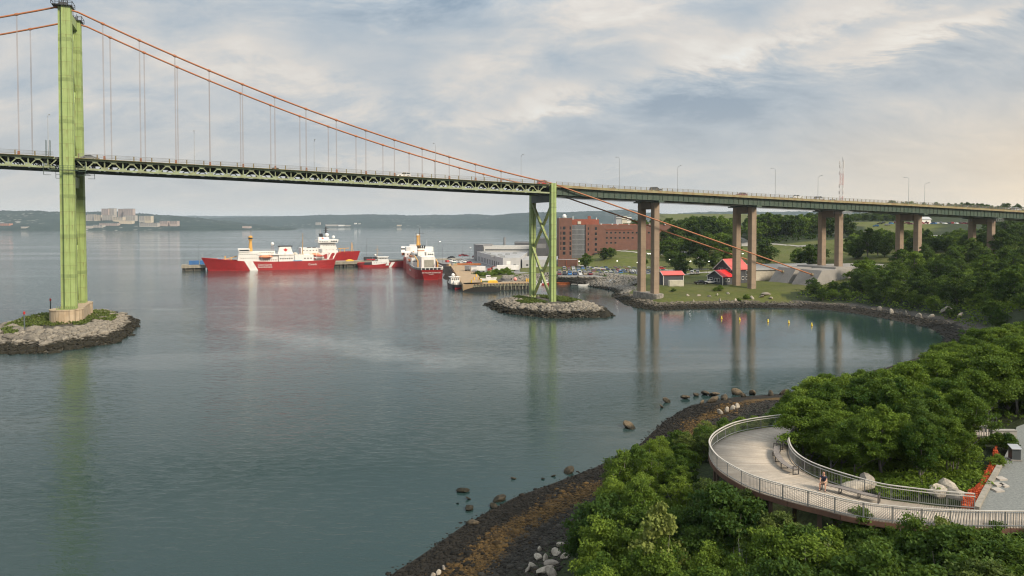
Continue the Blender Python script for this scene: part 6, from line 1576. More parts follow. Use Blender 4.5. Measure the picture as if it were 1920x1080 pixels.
q = MB(); q.tube((X3(705.5), 0, Z3(490)), (X3(705.5), 0, Z3(460)), .28, 6, .1); q.bar((X3(702), 0, Z3(468)), (X3(709), 0, Z3(468)), .14); q.bar((X3(705), 0, Z3(470)), (X3(716), 0, Z3(478)), .1); q.build('mast', mat('tan_mast', (.4, .27, .14), .6), sh3)
q = MB(); q.ball((X3(702), 0, Z3(478.5)), .75, 10, 6); q.build('radar_dome', M_white, sh3)
q = MB(); q.box(X3(682), X3(694), -2.6, 2.6, 1.2, 3.4); q.build('dinghy_cradle', M_dark, sh3); rails(sh3, [(X3(673), -2.6, 1.6), (X3(696), -2.9, 1.6)], .9, M_dark)
q = MB(); q.box(X3(686), X3(702), -1.2, 1.2, Z3(488), Z3(486)); q.build('workboat', mat('red_paint', (.42, .03, .03), .5), sh3)
# 4: red hull with a white slash, mostly hidden
b4 = P(786, 499.5, 0); sh4 = empty('buoy_tender', b4+Vector((-21, -4, 0)), R(6), 'red hull with a slanting white band half hidden behind the patrol boat', 'ship')
S4 = Ship(44, 9, ([0, .5, .8, 1], [3.2, 3.4, 4.2, 5.0]), 2, .3, .35, .85); S4.hull(M_red, sh4, M_redw, .6); S4.stripe(.49, .60, -.07, -1, M_white, sh4, l0=.2)
block(sh4, 'deckhouse', M_white, -12, -3, -3.2, 3.2, 2.8, 5.2); winrow(sh4, -11.5, -3.5, -3.23, 4.3, 6, .5, .5)

# 5: icebreaker seen from astern
st5 = P(808, 524.5, 0); d5 = Vector((-.245, .97, 0)).normalized(); L5 = 82
sh5 = empty('icebreaker', st5+d5*(L5/2), math.atan2(d5.y, d5.x), 'red ship seen from its rounded stern with a white hangar and roller door', 'ship')
S5 = Ship(L5, 16.4, ([0, .2, .45, .7, 1], [5.6, 5.4, 5.6, 7.2, 8.8]), 4, 1.6, .3, .66); S5.hull(M_red, sh5, M_redw, 1.3)
XA = -L5/2
# white bulwark band with open freeing ports round the stern
q = MB(); hb_ = MB()
us = [0, .02, .05, .09, .13, .18, .23, .28, .33, .38]
for side in (-1, 1):
    for u0, u1 in zip(us[:-1], us[1:]):
        a, b = Vector(S5.pt(u0, 1, side, .03)), Vector(S5.pt(u1, 1, side, .03)); zt = Vector((0, 0, 1.25))
        q.bar(a+Vector((0, 0, 1.2)), b+Vector((0, 0, 1.2)), .25, .3); q.bar(a, a+zt, .45, .3); q.bar(a.lerp(b, .5), a.lerp(b, .5)+zt, .3, .25)
        hb_.bar(a+Vector((0, 0, .5)), b+Vector((0, 0, .5)), .10, 1.1)
a, b = Vector(S5.pt(0, 1, -1, .03)), Vector(S5.pt(0, 1, 1, .03))
q.bar(a+Vector((0, 0, 1.2)), b+Vector((0, 0, 1.2)), .25, .3)
for f in np.linspace(0, 1, 6): q.bar(a.lerp(b, f), a.lerp(b, f)+Vector((0, 0, 1.25)), .5, .3)
hb_.bar(a+Vector((.1, 0, .5)), b+Vector((.1, 0, .5)), .10, 1.1)
q.build('stern_bulwark', M_white, sh5); hb_.build('freeing_ports', M_navy, sh5)
text('SIR WILLIAM ALEXANDER', .92, sh5, (XA-1.68, 0, 4.0), (math.pi/2, 0, -math.pi/2), M_white, 'stern_lettering'); text('OTTAWA', .6, sh5, (XA-1.6, 0, 3.1), (math.pi/2, 0, -math.pi/2), M_white, 'stern_lettering')
text('Coast Guard', 1.9, sh5, S5.pt(.40, .72, 1, .15), (math.pi/2, 0, math.pi), M_white, 'hull_lettering')
block(sh5, 'hangar', M_white, XA+17, XA+34, -4.6, 3.2, 4.3, 11.9)
q = MB(); q.box(XA+16.86, XA+17.02, -3.9, 1.7, 4.6, 10.2)
for k in range(11): q.box(XA+16.80, XA+16.87, -3.9, 1.7, 4.75+k*.5, 4.80+k*.5)
q.build('roller_door', M_tandoor, sh5)
block(sh5, 'midship_house', M_white, XA+34.2, XA+58, -7.2, 7.2, 4.4, 10.4); block(sh5, 'upper_house', M_white, XA+38, XA+58, -7.0, -2.2, 10.41, 13.8); block(sh5, 'upper_house', M_white, XA+38, XA+58, -1.2, 5.0, 10.41, 13.0)
block(sh5, 'funnel_house', M_white, XA+34.6, XA+39, -.6, 3.2, 10.41, 16.2); block(sh5, 'funnel_band', mat('rust_orange', (.42, .15, .05), .6), XA+34.5, XA+39.1, -.7, 3.3, 14.6, 15.1)
q = MB()
for k in range(4): q.tube((XA+36, -.6+k*1.2, 16.2), (XA+35.4, -.9+k*1.4, 18.0), .5, 8)
q.build('exhaust_stacks', M_navy, sh5)
block(sh5, 'bridge', M_white, XA+54, XA+62, -8.6, 8.6, 13.82, 16.4)
winrow(sh5, -6.6, -3, XA+37.95, 12.4, 3, .8, .8, 'y'); winrow(sh5, 3.4, 4.8, XA+37.95, 12.0, 2, .6, .7, 'y'); winrow(sh5, 3.8, 6.8, XA+34.15, 8.6, 3, .7, .7, 'y'); winrow(sh5, -6.9, -5, XA+34.15, 8.6, 2, .7, .7, 'y')
q = MB(); q.tube((XA+44, 1.2, 13), (XA+44, 1.2, 19), .7, 8, .5); q.tube((XA+44, 1.2, 19), (XA+44, 1.2, 24.5), .35, 7, .22); q.build('mast', M_ywood, sh5)
q = MB(); q.tube((XA+44, 1.2, 24.5), (XA+44, 1.2, 28.5), .18, 6, .1); q.bar((XA+44, -1.6, 25), (XA+44, 4.0, 25), .2); q.bar((XA+44, -1, 23), (XA+44, 3.4, 23), .2); q.build('topmast', M_dark, sh5)
q = MB(); q.bar((XA+18, 5.2, 4.3), (XA+18, 5.2, 10), .7); q.bar((XA+18, 5.2, 9.5), (XA+30, 5.8, 12), .5); q.build('deck_crane', M_ywood, sh5)
q = MB(); q.bar((XA+14, -5.8, 4.3), (XA+14, -5.8, 9), .6); q.bar((XA+14, -5.8, 8.6), (XA+24, -6.2, 10), .45); q.build('deck_crane', M_ywood, sh5)
q = MB(); rg = np.random.default_rng(3)
for k in range(26): x, y, s_ = XA+rg.uniform(3, 15), rg.uniform(-6, 6.2), rg.uniform(.4, 1.0); q.box(x-s_, x+s_, y-s_*.7, y+s_*.7, 4.3, 4.4+s_*1.5)
o_ = q.build('deck_gear', mat('rust_deck_gear', (.30, .16, .08), .7, (.34, .26, .16), 1.0), sh5); o_['kind'] = 'stuff'
lifeboat(sh5, XA+44, 7.4, 8.6, 7); rails(sh5, [(XA+17, 3.0, 11.9), (XA+34, 3.0, 11.9)]); rails(sh5, [(XA+17.1, -4.5, 11.9), (XA+17.1, 3.0, 11.9)]); rails(sh5, [(XA+34.4, 3.4, 10.4), (XA+34.4, 7.0, 10.4)]); rails(sh5, [(XA+38, -6.8, 13.8), (XA+38, -2.4, 13.8)])
for y in (-4, 3.5): q = MB(); q.tube((XA+50, y, 13), (XA+50, y, 24 if y > 0 else 21), .07, 5); q.build('whip_antenna', M_white, sh5)
q = MB(); q.box(XA+40, XA+52, 5.1, 7.0, 10.42, 11.5); q.build('orange_awning', mat('rust_orange', (.42, .15, .05), .6), sh5)

# 6: ship rafted on the left of it, bow towards the camera, with a buff mast
c6 = P(779, 506.5, 0)+Vector((-7, 38, 0)); sh6 = empty('survey_ship', c6, R(-81), 'red and white ship with a buff mast lying to the left of the round-sterned one', 'ship')
S6 = Ship(72, 14, ([0, .3, .7, 1], [5.5, 5.5, 7.2, 9.0]), 3.0, 1, .3, .8); S6.hull(M_red, sh6, M_redw, .9)
block(sh6, 'deckhouse', M_white, -22, 12, -6, 6, 5.2, 10.6); block(sh6, 'bridge', M_white, -2, 11, -8.5, 8.5, 10.61, 14.6, 1.5); winrow(sh6, -8, 8, 9.9, 13.0, 9, 1.2, 1.1, 'y'); winrow(sh6, -5, 5, 12.02, 9.5, 5, .8, .8, 'y')
q = MB(); q.box(9.6, 10.2, -8.6, 8.6, 12.5, 13.7); q.build('bridge_windows', M_glass, sh6)
q = MB(); q.loft([[(2+r*math.cos(a), 3.2+r*math.sin(a), z) for a in np.linspace(0, 2*math.pi, 10, endpoint=False)] for z, r in ((14.6, 1.05), (21.6, .7), (21.65, 1.1), (22.4, 1.1), (22.5, .6))]); q.build('mast', M_ywood, sh6)
q = MB(); q.ball((2, 3.2, 23.2), .8, 10, 7); q.build('radar_dome', M_white, sh6); q = MB(); q.bar((2, 0, 21.5), (2, 6.4, 21.5), .2); q.bar((2, .5, 18.6), (2, 6, 18.6), .16); q.build('crosstrees', M_dark, sh6)
block(sh6, 'funnel', M_white, -16, -9, -2.5, 2.5, 10.61, 15.5); maple(sh6, (-12.5, 2.53, 13), 1.0, 1)
block(sh6, 'red_boat_deck', M_redw, -18, -3, -6.2, 6.2, 10.62, 11.1); lifeboat(sh6, 0, -7.2, 9, 6.5)
q = MB(); q.bar((20, 0, 7), (20, 0, 13), .6); q.bar((20, 0, 12.5), (12, 3, 15), .45); q.build('foredeck_crane', M_ywood, sh6)

# 7: dark work boat at the wharf
s7 = P(863, 542.6, 0); d7 = Vector((-.30, .954, 0)); sh7 = empty('work_boat', s7+d7*10, math.atan2(d7.y, d7.x), 'dark work boat with a red boot top and white wheelhouse at the wharf corner', 'boat')
S7 = Ship(20, 6.8, ([0, .5, 1], [2.3, 2.1, 3.4]), 1.2, .2, .35, .9); S7.hull(M_navy, sh7, mat('grey_deck_gear', (.34, .32, .28), .6), .6)
for side in (1, -1): S7.stripe(.0, .97, 0, side, M_red, sh7, 'boot_top', .36, .62)
q = MB(); a, b = S7.pt(0, .36, 1), S7.pt(0, .62, -1); q.box(a[0]-.12, a[0]-.04, -2.7, 2.7, .0, .85); q.build('boot_top', M_red, sh7)
block(sh7, 'wheelhouse', M_white, .5, 5, -2.2, 2.2, 1.6, 5.0, .5); winrow(sh7, -2, 2, .47, 4.1, 4, .6, .7, 'y'); winrow(sh7, 1, 4.6, 2.23, 4.1, 4, .6, .7); block(sh7, 'wheelhouse_roof', M_white, .2, 5, -2.5, 2.5, 5.01, 5.25)
q = MB(); q.ball((2.2, .8, 6.1), .85, 10, 7); q.build('radar_dome', M_white, sh7); q = MB(); q.tube((3, -.8, 5.2), (3, -.8, 11), .12, 6, .06); q.bar((3, -2.2, 7.6), (3, .6, 7.6), .1); q.bar((-4, -1.5, 2), (1, -1.5, 8), .14); q.bar((-4, 1.5, 2), (-6, 1.5, 6.5), .14); q.build('mast_and_booms', mat('tan_mast', (.4, .27, .14), .6), sh7)
q = MB(); rg = np.random.default_rng(8)
for k in range(26): x, y, s_ = rg.uniform(-9, 0), rg.uniform(-2.6, 2.6), rg.uniform(.25, .7); q.box(x-s_, x+s_, y-s_, y+s_, 1.6, 1.7+s_*1.9)
o_ = q.build('deck_gear', mat('grey_deck_gear', (.34, .32, .28), .6), sh7); o_['kind'] = 'stuff'
q = MB(); q.box(-7, -5, .8, 2.4, 1.7, 3.6); q.build('white_tank', M_white, sh7)
p = P(876, 541, 0); q = MB(); q.ball((p.x, p.y, .35), .7, 10, 7); tag(q.build('mooring_buoy', mat('pink_float', (.75, .30, .26), .5)), 'pink float behind the stern of the dark work boat', 'buoy')
# ------------------------------------------------------------------ ground lookups
def ground_hit(px, py, y0=60, y1=1300):
    Ys = np.concatenate([np.arange(y0, 700, 1.5), np.arange(700, y1, 6)]); a, yd, zd = _ray(px, py); t = Ys/yd
    xs, zs = a*t, CAM_H+zd*t; g = terrain_z(xs, Ys); i = np.argmax(zs < g)
    if not (zs < g).any(): i = len(Ys)-1
    return Vector((xs[i], Ys[i], float(g[i])))

# ------------------------------------------------------------------ grey sheds on the wharf
M_shed = mat('pale_grey_cladding', (.42, .42, .42), .6, (.36, .36, .36), .3); M_shed2 = mat('grey_cladding', (.22, .22, .225), .6, (.18, .18, .18), .3); M_shedd = mat('dark_grey_cladding', (.075, .08, .085), .6, (.10, .10, .105), .3)
M_roof = mat('grey_membrane_roof', (.34, .34, .335), .85, (.26, .26, .255), .12); M_brick = mat('red_brick', (.168, .078, .056), .9, (.135, .066, .048), .35, streak=((.15, .07, .05), .25)); M_brick2 = mat('dark_brick', (.25, .075, .045), .9)
def bld(name, label, corners, z0, z1, m, roof=M_roof, cat='building', parent=None, par=.5, group=None):
    """flat-roofed building: footprint corners (counter-clockwise), parapet and roof"""
    o = parent or empty(name, (0, 0, 0), 0, label, cat, group); c = [(p[0], p[1]) for p in corners]; n = len(c)
    area = sum(c[i][0]*c[(i+1) % n][1]-c[(i+1) % n][0]*c[i][1] for i in range(n))
    if area < 0: c = c[::-1]
    for i in range(n):
        a, b = c[i], c[(i+1) % n]; d = Vector((b[0]-a[0], b[1]-a[1], 0)).normalized(); nn = Vector((-d.y, d.x, 0))*.3
        q = MB(); a_, b_ = Vector((*a, 0)), Vector((*b, 0))
        q.hexa([a_+Vector((0, 0, z0)), b_+Vector((0, 0, z0)), b_+nn-d*.3+Vector((0, 0, z0)), a_+nn+d*.3+Vector((0, 0, z0)), a_+Vector((0, 0, z1)), b_+Vector((0, 0, z1)), b_+nn-d*.3+Vector((0, 0, z1)), a_+nn+d*.3+Vector((0, 0, z1))]); q.build('wall', m, o)
    cx, cy = sum(p[0] for p in c)/n, sum(p[1] for p in c)/n
    q = MB(); q.prism([(cx+(x-cx)*.995, cy+(y-cy)*.995) for x, y in c], z1-par-.3, z1-par); q.build('roof', roof, o)
    return o
def face_boxes(parent, a, b, items, z0, name, m, depth=.06, frame=None):
    """small boxes on the wall line a-b: items (s along, z, w, h)"""
    a, b = Vector((a[0], a[1], 0)), Vector((b[0], b[1], 0)); d = (b-a).normalized(); nn = Vector((d.y, -d.x, 0)); ang = math.atan2(d.y, d.x)
    cache = {}
    for s, z, w_, h in items:
        k = (round(w_, 2), round(h, 2))
        if k not in cache:
            q = MB(); q.box(-w_/2, w_/2, -depth, .02, -h/2, h/2); cache[k] = q.mesh(name, m)
            if frame: q = MB(); q.box(-w_/2-.1, w_/2+.1, -depth-.05, .01, -h/2-.14, -h/2); cache[k, 1] = q.mesh('sill', frame)
        p = a+d*s; o = link(name, cache[k], parent, None, (p.x, p.y, z0+z), (0, 0, ang))
        if frame: link('sill', cache[k, 1], o)
YZ = WZ-.1
fl, fr, bl_, br_ = P(943, 506, YZ), P(975, 505.2, YZ), Vector((-26, 506, 0)), Vector((12, 506, 0))
g1 = bld('warehouse', 'long pale grey shed with a flat roof facing the wharf', [fl, fr, br_, bl_], YZ-.5, 10.4, M_shed)
face_boxes(g1, fl, fr, [(3.6, 4.2, 2.6, 2.2)], YZ, 'garage_door', M_white); face_boxes(g1, fl, fr, [(7.6, 2.8, 1.6, .7)], YZ, 'window', M_glass)
Ls = (bl_-fl).length; face_boxes(g1, bl_, fl, [(6+i*6.2, 2.4, 2.2, 3.2) for i in range(13)], YZ, 'loading_door', mat('dark_door', (.06, .065, .075), .6))
q = MB()
for (x, y) in ((-12, 440), (-8, 455), (-16, 470), (-3, 462), (-20, 490), (2, 480), (-6, 430)): q.box(x-1.6, x+1.6, y-1, y+1, 9.8, 11.2)
o_ = q.build('roof_vents', M_steel, g1); o_['kind'] = 'stuff'
f2, r2 = P(979, 504.2, YZ), P(1046, 503.8, YZ)
g2 = bld('workshop', 'white workshop right of the pale grey shed, seen between the bent legs', [f2, r2, r2+Vector((3, 45, 0)), f2+Vector((-1, 45, 0))], YZ-.5, 8.9, M_shed)
face_boxes(g2, f2, r2, [(3.2, 2.4, 1.3, .9)], YZ, 'window', M_glass)
g3 = bld('office_block', 'light-walled upper block rising behind the flat roof of the shed', [(-21, 507), (14, 507), (14, 530), (-21, 530)], 2, 14.3, mat('cream_cladding', (.48, .47, .44), .6))
face_boxes(g3, (-21, 507), (14, 507), [(17.5, 8.4, 33, .8)], YZ, 'window_band', M_glass)
g4 = bld('storage_shed', 'grey corner shed at the left end of the harbour buildings', [(-27.5, 512), (-21.6, 506.8), (-15, 531.5), (-30, 534)], 2, 15.4, M_shed2)
g5 = bld('dark_hall', 'dark charcoal hall behind the grey sheds and the bent', [(18, 536), (50, 536), (52, 566), (18, 566)], 2, 19.6, M_shedd)
face_boxes(g5, (18, 536), (50, 536), [(13+3*i, 8.5, 1.3, 2.0) for i in range(3)]+[(26, 8.5, 1.3, 2), (29, 8.5, 1.3, 2)], 3, 'window', M_shed)
face_boxes(g5, (18, 536), (50, 536), [(5, 10.5, 7, 3.5)], 3, 'annex_panel', M_shed2)
g6 = bld('boiler_house', 'low grey-roofed block with a dark top beside the charcoal hall', [(2, 532), (17.6, 532), (17.6, 556), (2, 556)], 2, 16.4, M_shedd)
q = MB(); q.tube((-6, 540, 3), (-6, 540, 20.2), .9, 12); tag(q.build('chimney', M_shed2), 'short grey chimney standing behind the sheds', 'chimney')
c1, c2b = P(1046, 504.5, 3.4), P(1082, 505, 3.4)
g7 = bld('brick_annex', 'low red brick annex at the corner of the car park', [c1, c2b, c2b+Vector((2, 14, 0)), c1+Vector((1, 14, 0))], 2.5, 9.3, M_brick)
q = MB(); e = c1.lerp(c2b, .45); q.bar((e.x, e.y-.1, 3.4), (e.x, e.y-.1, 9.2), .35); q.build('pilaster', M_brick2, g7)
SMALL_BOATS = []
# trailers, sheds and barrier in the yard
def trailer(p, rz, L, h, label, m=None):
    o = empty('trailer', p, rz, label, 'trailer'); q = MB(); q.box(-L/2, L/2, -1.3, 1.3, .9, h); q.build('body', m or M_white, o)
    for x in (-L*.32, -L*.22, L*.3):
        for y in (-1.1, 1.1): q = MB(); q.tube((x, y-.15, .5), (x, y+.15, .5), .5, 10); q.build('wheel', M_black, o)
    q = MB(); q.box(-L/2+.2, L/2-.2, -.9, .9, .55, .9); q.build('chassis', M_dark, o); return o
p = P(952, 508.5, YZ); trailer(p, R(3), 13, 3.6, 'long white trailer parked below the pale grey shed')
p = P(902, 510, YZ); trailer(p, 0, 5, 3.4, 'short white trailer beside the tan wharf')
p = P(877, 508, YZ); trailer(p, R(80), 4.5, 3.2, 'grey box trailer with a dark front at the head of the tan wharf', M_shed2)
p = P(889, 509, YZ); q = MB(); q.box(p.x-1.6, p.x+1.6, p.y-1.2, p.y+1.2, YZ, YZ+2.5); q.box(p.x-1.7, p.x+1.7, p.y-1.3, p.y+1.3, YZ+2.5, YZ+2.65); tag(q.build('storage_tank', M_white), 'small white storage box between two trailers', 'box')
p, p2 = P(856, 497, WZ), P(902, 497.5, WZ); q = MB(); q.bar(p+Vector((0, 0, .7)), p2+Vector((0, 0, .7)), .4, 1.3); tag(q.build('barrier', mat('rust_orange', (.42, .15, .05), .6)), 'long rust-orange barrier across the yard', 'barrier')
p = P(908, 485, YZ); q = MB(); q.box(p.x-2.5, p.x+2.5, p.y-1.5, p.y+1.5, YZ, YZ+3.4); q.box(p.x-2.7, p.x+2.7, p.y-1.7, p.y+1.7, YZ+3.4, YZ+3.55); tag(q.build('shed', M_white), 'white hut by the long side of the shed', 'shed')
for px, py, h, lit, lb in ((823, 505, 17, True, 'lit lamp post on the wharf just right of the round-sterned ship'), (830, 493, 12, False, 'thin dark pole at the back of the wharf, left'), (840, 489, 13, False, 'thin dark pole at the back of the wharf, second'), (853, 488, 12, False, 'thin dark pole at the back of the wharf, third'), (867, 487, 10, False, 'thin dark pole at the back of the wharf, fourth'), (881, 486, 9, True, 'small lit lamp by the grey corner shed')):
    pole_lamp(P(px, py, WZ), h, lb, lit)
rq = random.Random(5)
for i in range(16):
    px, py = ((rq.uniform(836, 862), rq.uniform(489, 499)) if i < 9 else (rq.uniform(905, 940), rq.uniform(505, 510))); p = P(px, py, WZ); s_ = rq.uniform(.5, 1.1)
    q = MB(); q.box(-s_*1.2, s_*1.2, -s_, s_, .12, s_*1.5); q.box(-s_*1.3, s_*1.3, -s_*1.1, s_*1.1, 0, .12); cn_ = rq.choice(('white', 'grey', 'tan', 'red', 'blue', 'green'))
    o = q.build('crate', M_paint, None, False, tuple(p), (0, 0, rq.uniform(0, 3))); o.color = (*{'white': (.6, .6, .58), 'grey': (.25, .25, .25), 'tan': (.4, .3, .18), 'red': (.4, .05, .04), 'blue': (.05, .14, .35), 'green': (.05, .15, .09)}[cn_], 1)
    tag(o, '%s crate standing on the wharf %s' % (cn_, 'beside the round-sterned ship' if i < 9 else 'in front of the long grey shed'), 'crate', 'crates on the wharf')
for i, (px, py, L_, lb) in enumerate(((888, 541.5, 7, 'small grey workboat lying under the front of the finger wharf'), (1004, 535, 6, 'small white boat moored at the right end of the finger wharf'), (1093, 536.5, 5, 'small white skiff at the middle of the floating dock'), (1150, 543, 4.5, 'small grey skiff at the far end of the floating dock'))):
    SMALL_BOATS.append((px, py, L_, lb))
# bushes on the bank behind the finger wharf
for i, (px, py, s) in enumerate(((896, 517, .9), (905, 518, .8), (914, 518, .9), (923, 517, 1.0), (932, 516, 1.1), (942, 515, 1.1), (951, 514, 1.2), (958, 516, .9), (968, 520, .5), (975, 518, .45))):
    p = P(px, py, 2.4); plant('bush', BUSH[i % 2], (p.x, p.y, 1.9), s*1.35, i, 'dark green bush on the bank behind the finger wharf', 'bush', 'bushes behind the finger wharf')
# small craft
def small_boat(p, rz, L, m, label, cabin=True, cat='boat', rib=False):
    o = empty('small_boat', p, rz, label, cat); S = Ship(L, L*.33, ([0, .6, 1], [.75, .8, 1.25]), .5, .1, .45, .9, -.25); S.hull(m, o, M_shed2, .3)
    if cabin: block(o, 'cabin', M_white, -L*.12, L*.2, -L*.11, L*.11, .5, 2.3, .5); winrow(o, -L*.1, L*.16, -L*.112, 1.8, 3, .5, .45)
    if rib:
        q = MB(); q.path([S.pt(u, 1, 1) for u in np.linspace(0, .97, 9)]+[S.pt(u, 1, -1) for u in np.linspace(.97, 0, 9)], .26, 6); q.build('tube', m, o, True); block(o, 'console', M_dark, -.5, .5, -.4, .4, .4, 1.5)
    q = MB(); q.box(-L/2-.35, -L/2+.1, -.3, .3, .2, 1.2); q.build('outboard', M_dark, o); return o
small_boat(P(1021, 533.4, 0), R(3), 10.5, M_red, 'red and white launch floating between the bent legs')
small_boat(P(1058, 532.8, 0), R(-10), 7.5, M_orangeb, 'orange inflatable boat on the left of the floating dock', False, rib=True)
small_boat(P(1135, 538.2, 0), R(-15), 6.0, M_orangeb, 'orange inflatable boat on the right of the floating dock', False, rib=True)
small_boat(P(915, 527, WZ)+Vector((0, 0, .6)), R(10), 8, M_white, 'white motor boat standing on the finger wharf')
small_boat(P(949, 527, WZ)+Vector((0, 0, .4)), R(170), 5, M_shed2, 'grey skiff standing on the finger wharf', False)
p = P(924, 530, WZ); q = MB(); q.loft([[(p.x+a*w_, p.y+b*1.1*w_/2.4, WZ+z) for a, b in ((-1, -1), (1, -1), (1, 1), (-1, 1))] for z, w_ in ((.02, 2.4), (.8, 2.2), (1.2, 1.4))]); tag(q.build('tarpaulin_pile', M_yellow), 'yellow covered pile on the finger wharf', 'cargo')
p = P(966, 527, WZ); q = MB(); q.ball((p.x, p.y, WZ+.9), .9, 10, 7); tag(q.build('float', mat('pink_float', (.75, .30, .26), .5)), 'big pink float on the finger wharf', 'float')
for px, py, L_, lb in SMALL_BOATS: small_boat(P(px, py, 0), R(px % 40-20), L_, M_white if 'white' in lb else M_shed2, lb, L_ > 5.5)
# floating dock and gangways
fdk = empty('floating_dock', (0, 0, 0), 0, 'thin floating dock with gangways below the riprap bank', 'dock')
dl = [P(1072, 533, .4), P(1100, 534.5, .4), P(1128, 537.5, .4), P(1158, 541, .4)]
for a, b in zip(dl[:-1], dl[1:]):
    q = MB(); q.bar(a.lerp(b, .01), b.lerp(a, .01), 1.8, .5); q.build('pontoon', mat('pale_dock', (.40, .38, .33), .8, (.28, .26, .22), .8), fdk)
for a, b in (((1083, 531), (1093, 521)), ((1092, 531), (1102, 521)), ((1131, 535), (1148, 524)), ((1141, 536), (1155, 526)), ((1170, 540), (1192, 530))):
    q = MB(); pa, pb = P(*a, .8), P(*b, 3.6); q.bar(pa, pb, 1.1, .12)
    for s in (-.5, .5): q.bar(pa+Vector((s, 0, .9)), pb+Vector((s, 0, .9)), .08)
    q.build('gangway', M_steel, fdk)
for i, (px, py) in enumerate(((1162, 541), (1172, 541.5), (1180, 538), (1168, 537))):
    p = P(px, py, .5); q = MB(); q.box(p.x-2.6, p.x+2.6, p.y-.8, p.y+.8, .05, .6); tag(q.build('pontoon_raft', M_steel, None, False, (0, 0, 0)), 'spare grey pontoon beached by the gangways', 'pontoon', 'spare pontoons on the slip')

# ------------------------------------------------------------------ riprap of the marina bank and stones of the far shore
rg = np.random.default_rng(31); pts = []; sz = []
while len(pts) < 3600:
    x, y = rg.uniform(-5, 62), rg.uniform(296, 380); d = float(shore_dist([x], [y])[0])
    if -1 < d < (19 if y > 322 else 6) and not (y < 330 and x < 10): pts.append((x, y, tz(x, y)+.1)); sz.append(rg.uniform(.4, 1.0))
edge = [P(1046, 518.5, 4.1), P(1120, 520, 4.1), P(1195, 522, 4.1), P(1236, 518, 4.1)]; foot = [P(1040, 531, 0), P(1090, 534, 0), P(1150, 545, 0), P(1172, 560, 0)]
for _ in range(2600):
    f = rg.uniform(0, 3); i = min(2, int(f)); f -= i; g = rg.uniform(0, 1.02); a = edge[i].lerp(edge[i+1], f); b = foot[i].lerp(foot[i+1], f); c = b.lerp(a, g); pts.append((c.x, c.y-.3, c.z+rg.uniform(-.2, .15))); sz.append(rg.uniform(.4, 1.0))
tag(merged_rocks('riprap', pts, sz, ROCKS[4:], None, 5, 'stuff', rock_mat('bank_rock', (.17, .155, .13), (.37, .335, .28), .9)), 'grey riprap covering the bank below the car park', 'riprap', None, 'stuff')
pts = []; sz = []; xr = rg.uniform(44, 150, 30000); yr = rg.uniform(175, 290, 30000); dr = shore_dist(xr, yr); zr = terrain_z(xr, yr)
for x, y, d, z in zip(xr, yr, dr, zr):
    lim = 8.5 if y > 235 else 10
    if -.8 < d < lim and len(pts) < 4200 and (x < 96 or rg.uniform() < .45): pts.append((x, y, z+.05)); sz.append(rg.uniform(.2, .62) if x < 92 else rg.uniform(.12, .45))
tag(merged_rocks('shore_stones', pts, sz, ROCKS[4:], None, 6, 'stuff', rock_mat('shore_rock', (.09, .08, .065), (.30, .26, .20), 1.25)), 'dark stones along the far shore of the cove', 'stones', None, 'stuff')
for i, (px, py, s) in enumerate(((1436, 556, 1.6), (1446, 561, 1.2), (1428, 558, 1.1), (1775, 583, 2.2), (1782, 587, 1.3), (1410, 563, 1.0), (1380, 565, .9), (1350, 566, .9), (1650, 584, 1.2), (1672, 588, 1.3), (1700, 590, 1.1), (1722, 595, 1.4), (1745, 596, 1.1), (1800, 598, 1.3), (1300, 567, .9), (1330, 557, .8), (1310, 556, .8), (1345, 554, .8), (1365, 552, .7), (1290, 556, .8))):
    p = ground_hit(px, py); o = link('boulder', PROCKS[i % 4], None, None, (p.x, p.y, p.z+.2*s), (.1*i, .2*i, i), (s, s*.8, s*.6))
    tag(o, ['large tan boulder on the grass edge below the anchorage', 'pale boulder lying beside the large tan one', 'small tan boulder left of the large tan one', 'big pale boulder on the far beach under the wood', 'pale boulder just right of the biggest one on the far beach'][i] if i < 5 else 'pale boulder scattered on the bank below the columns' if px < 1500 else 'pale boulder on the shingle of the far beach', 'boulder', None if i < 5 else 'boulders on the bank below the columns' if px < 1500 else 'boulders on the far beach')
# yellow buoys
for i, (px, py, lb) in enumerate(((1353, 598, 'leftmost yellow buoy in the cove'), (1387, 601, 'second yellow buoy from the left in the cove'), (1440, 604, 'middle yellow buoy of the row of five'), (1479, 606, 'yellow buoy just left of the rightmost one'), (1522, 611, 'rightmost yellow buoy, red below the waterline'))):
    p = P(px, py, 0); o = empty('buoy', p, 0, lb, 'buoy', 'yellow buoys across the cove')
    q = MB(); q.loft([[(r*math.cos(a), r*math.sin(a), z) for a in np.linspace(0, 6.283, 10, endpoint=False)] for z, r in ((-.4, .3), (0, .42), (.5, .42), (.75, .26), (1.5, .22), (1.6, .1))]); q.build('float', mat('buoy_yellow', (.80, .62, .03), .4), o, True); o.scale = (.62, .62, .62)
    q = MB(); q.tube((0, 0, -.25), (0, 0, .12), .45, 10); q.build('red_base', mat('red_paint', (.42, .03, .03), .5), o)

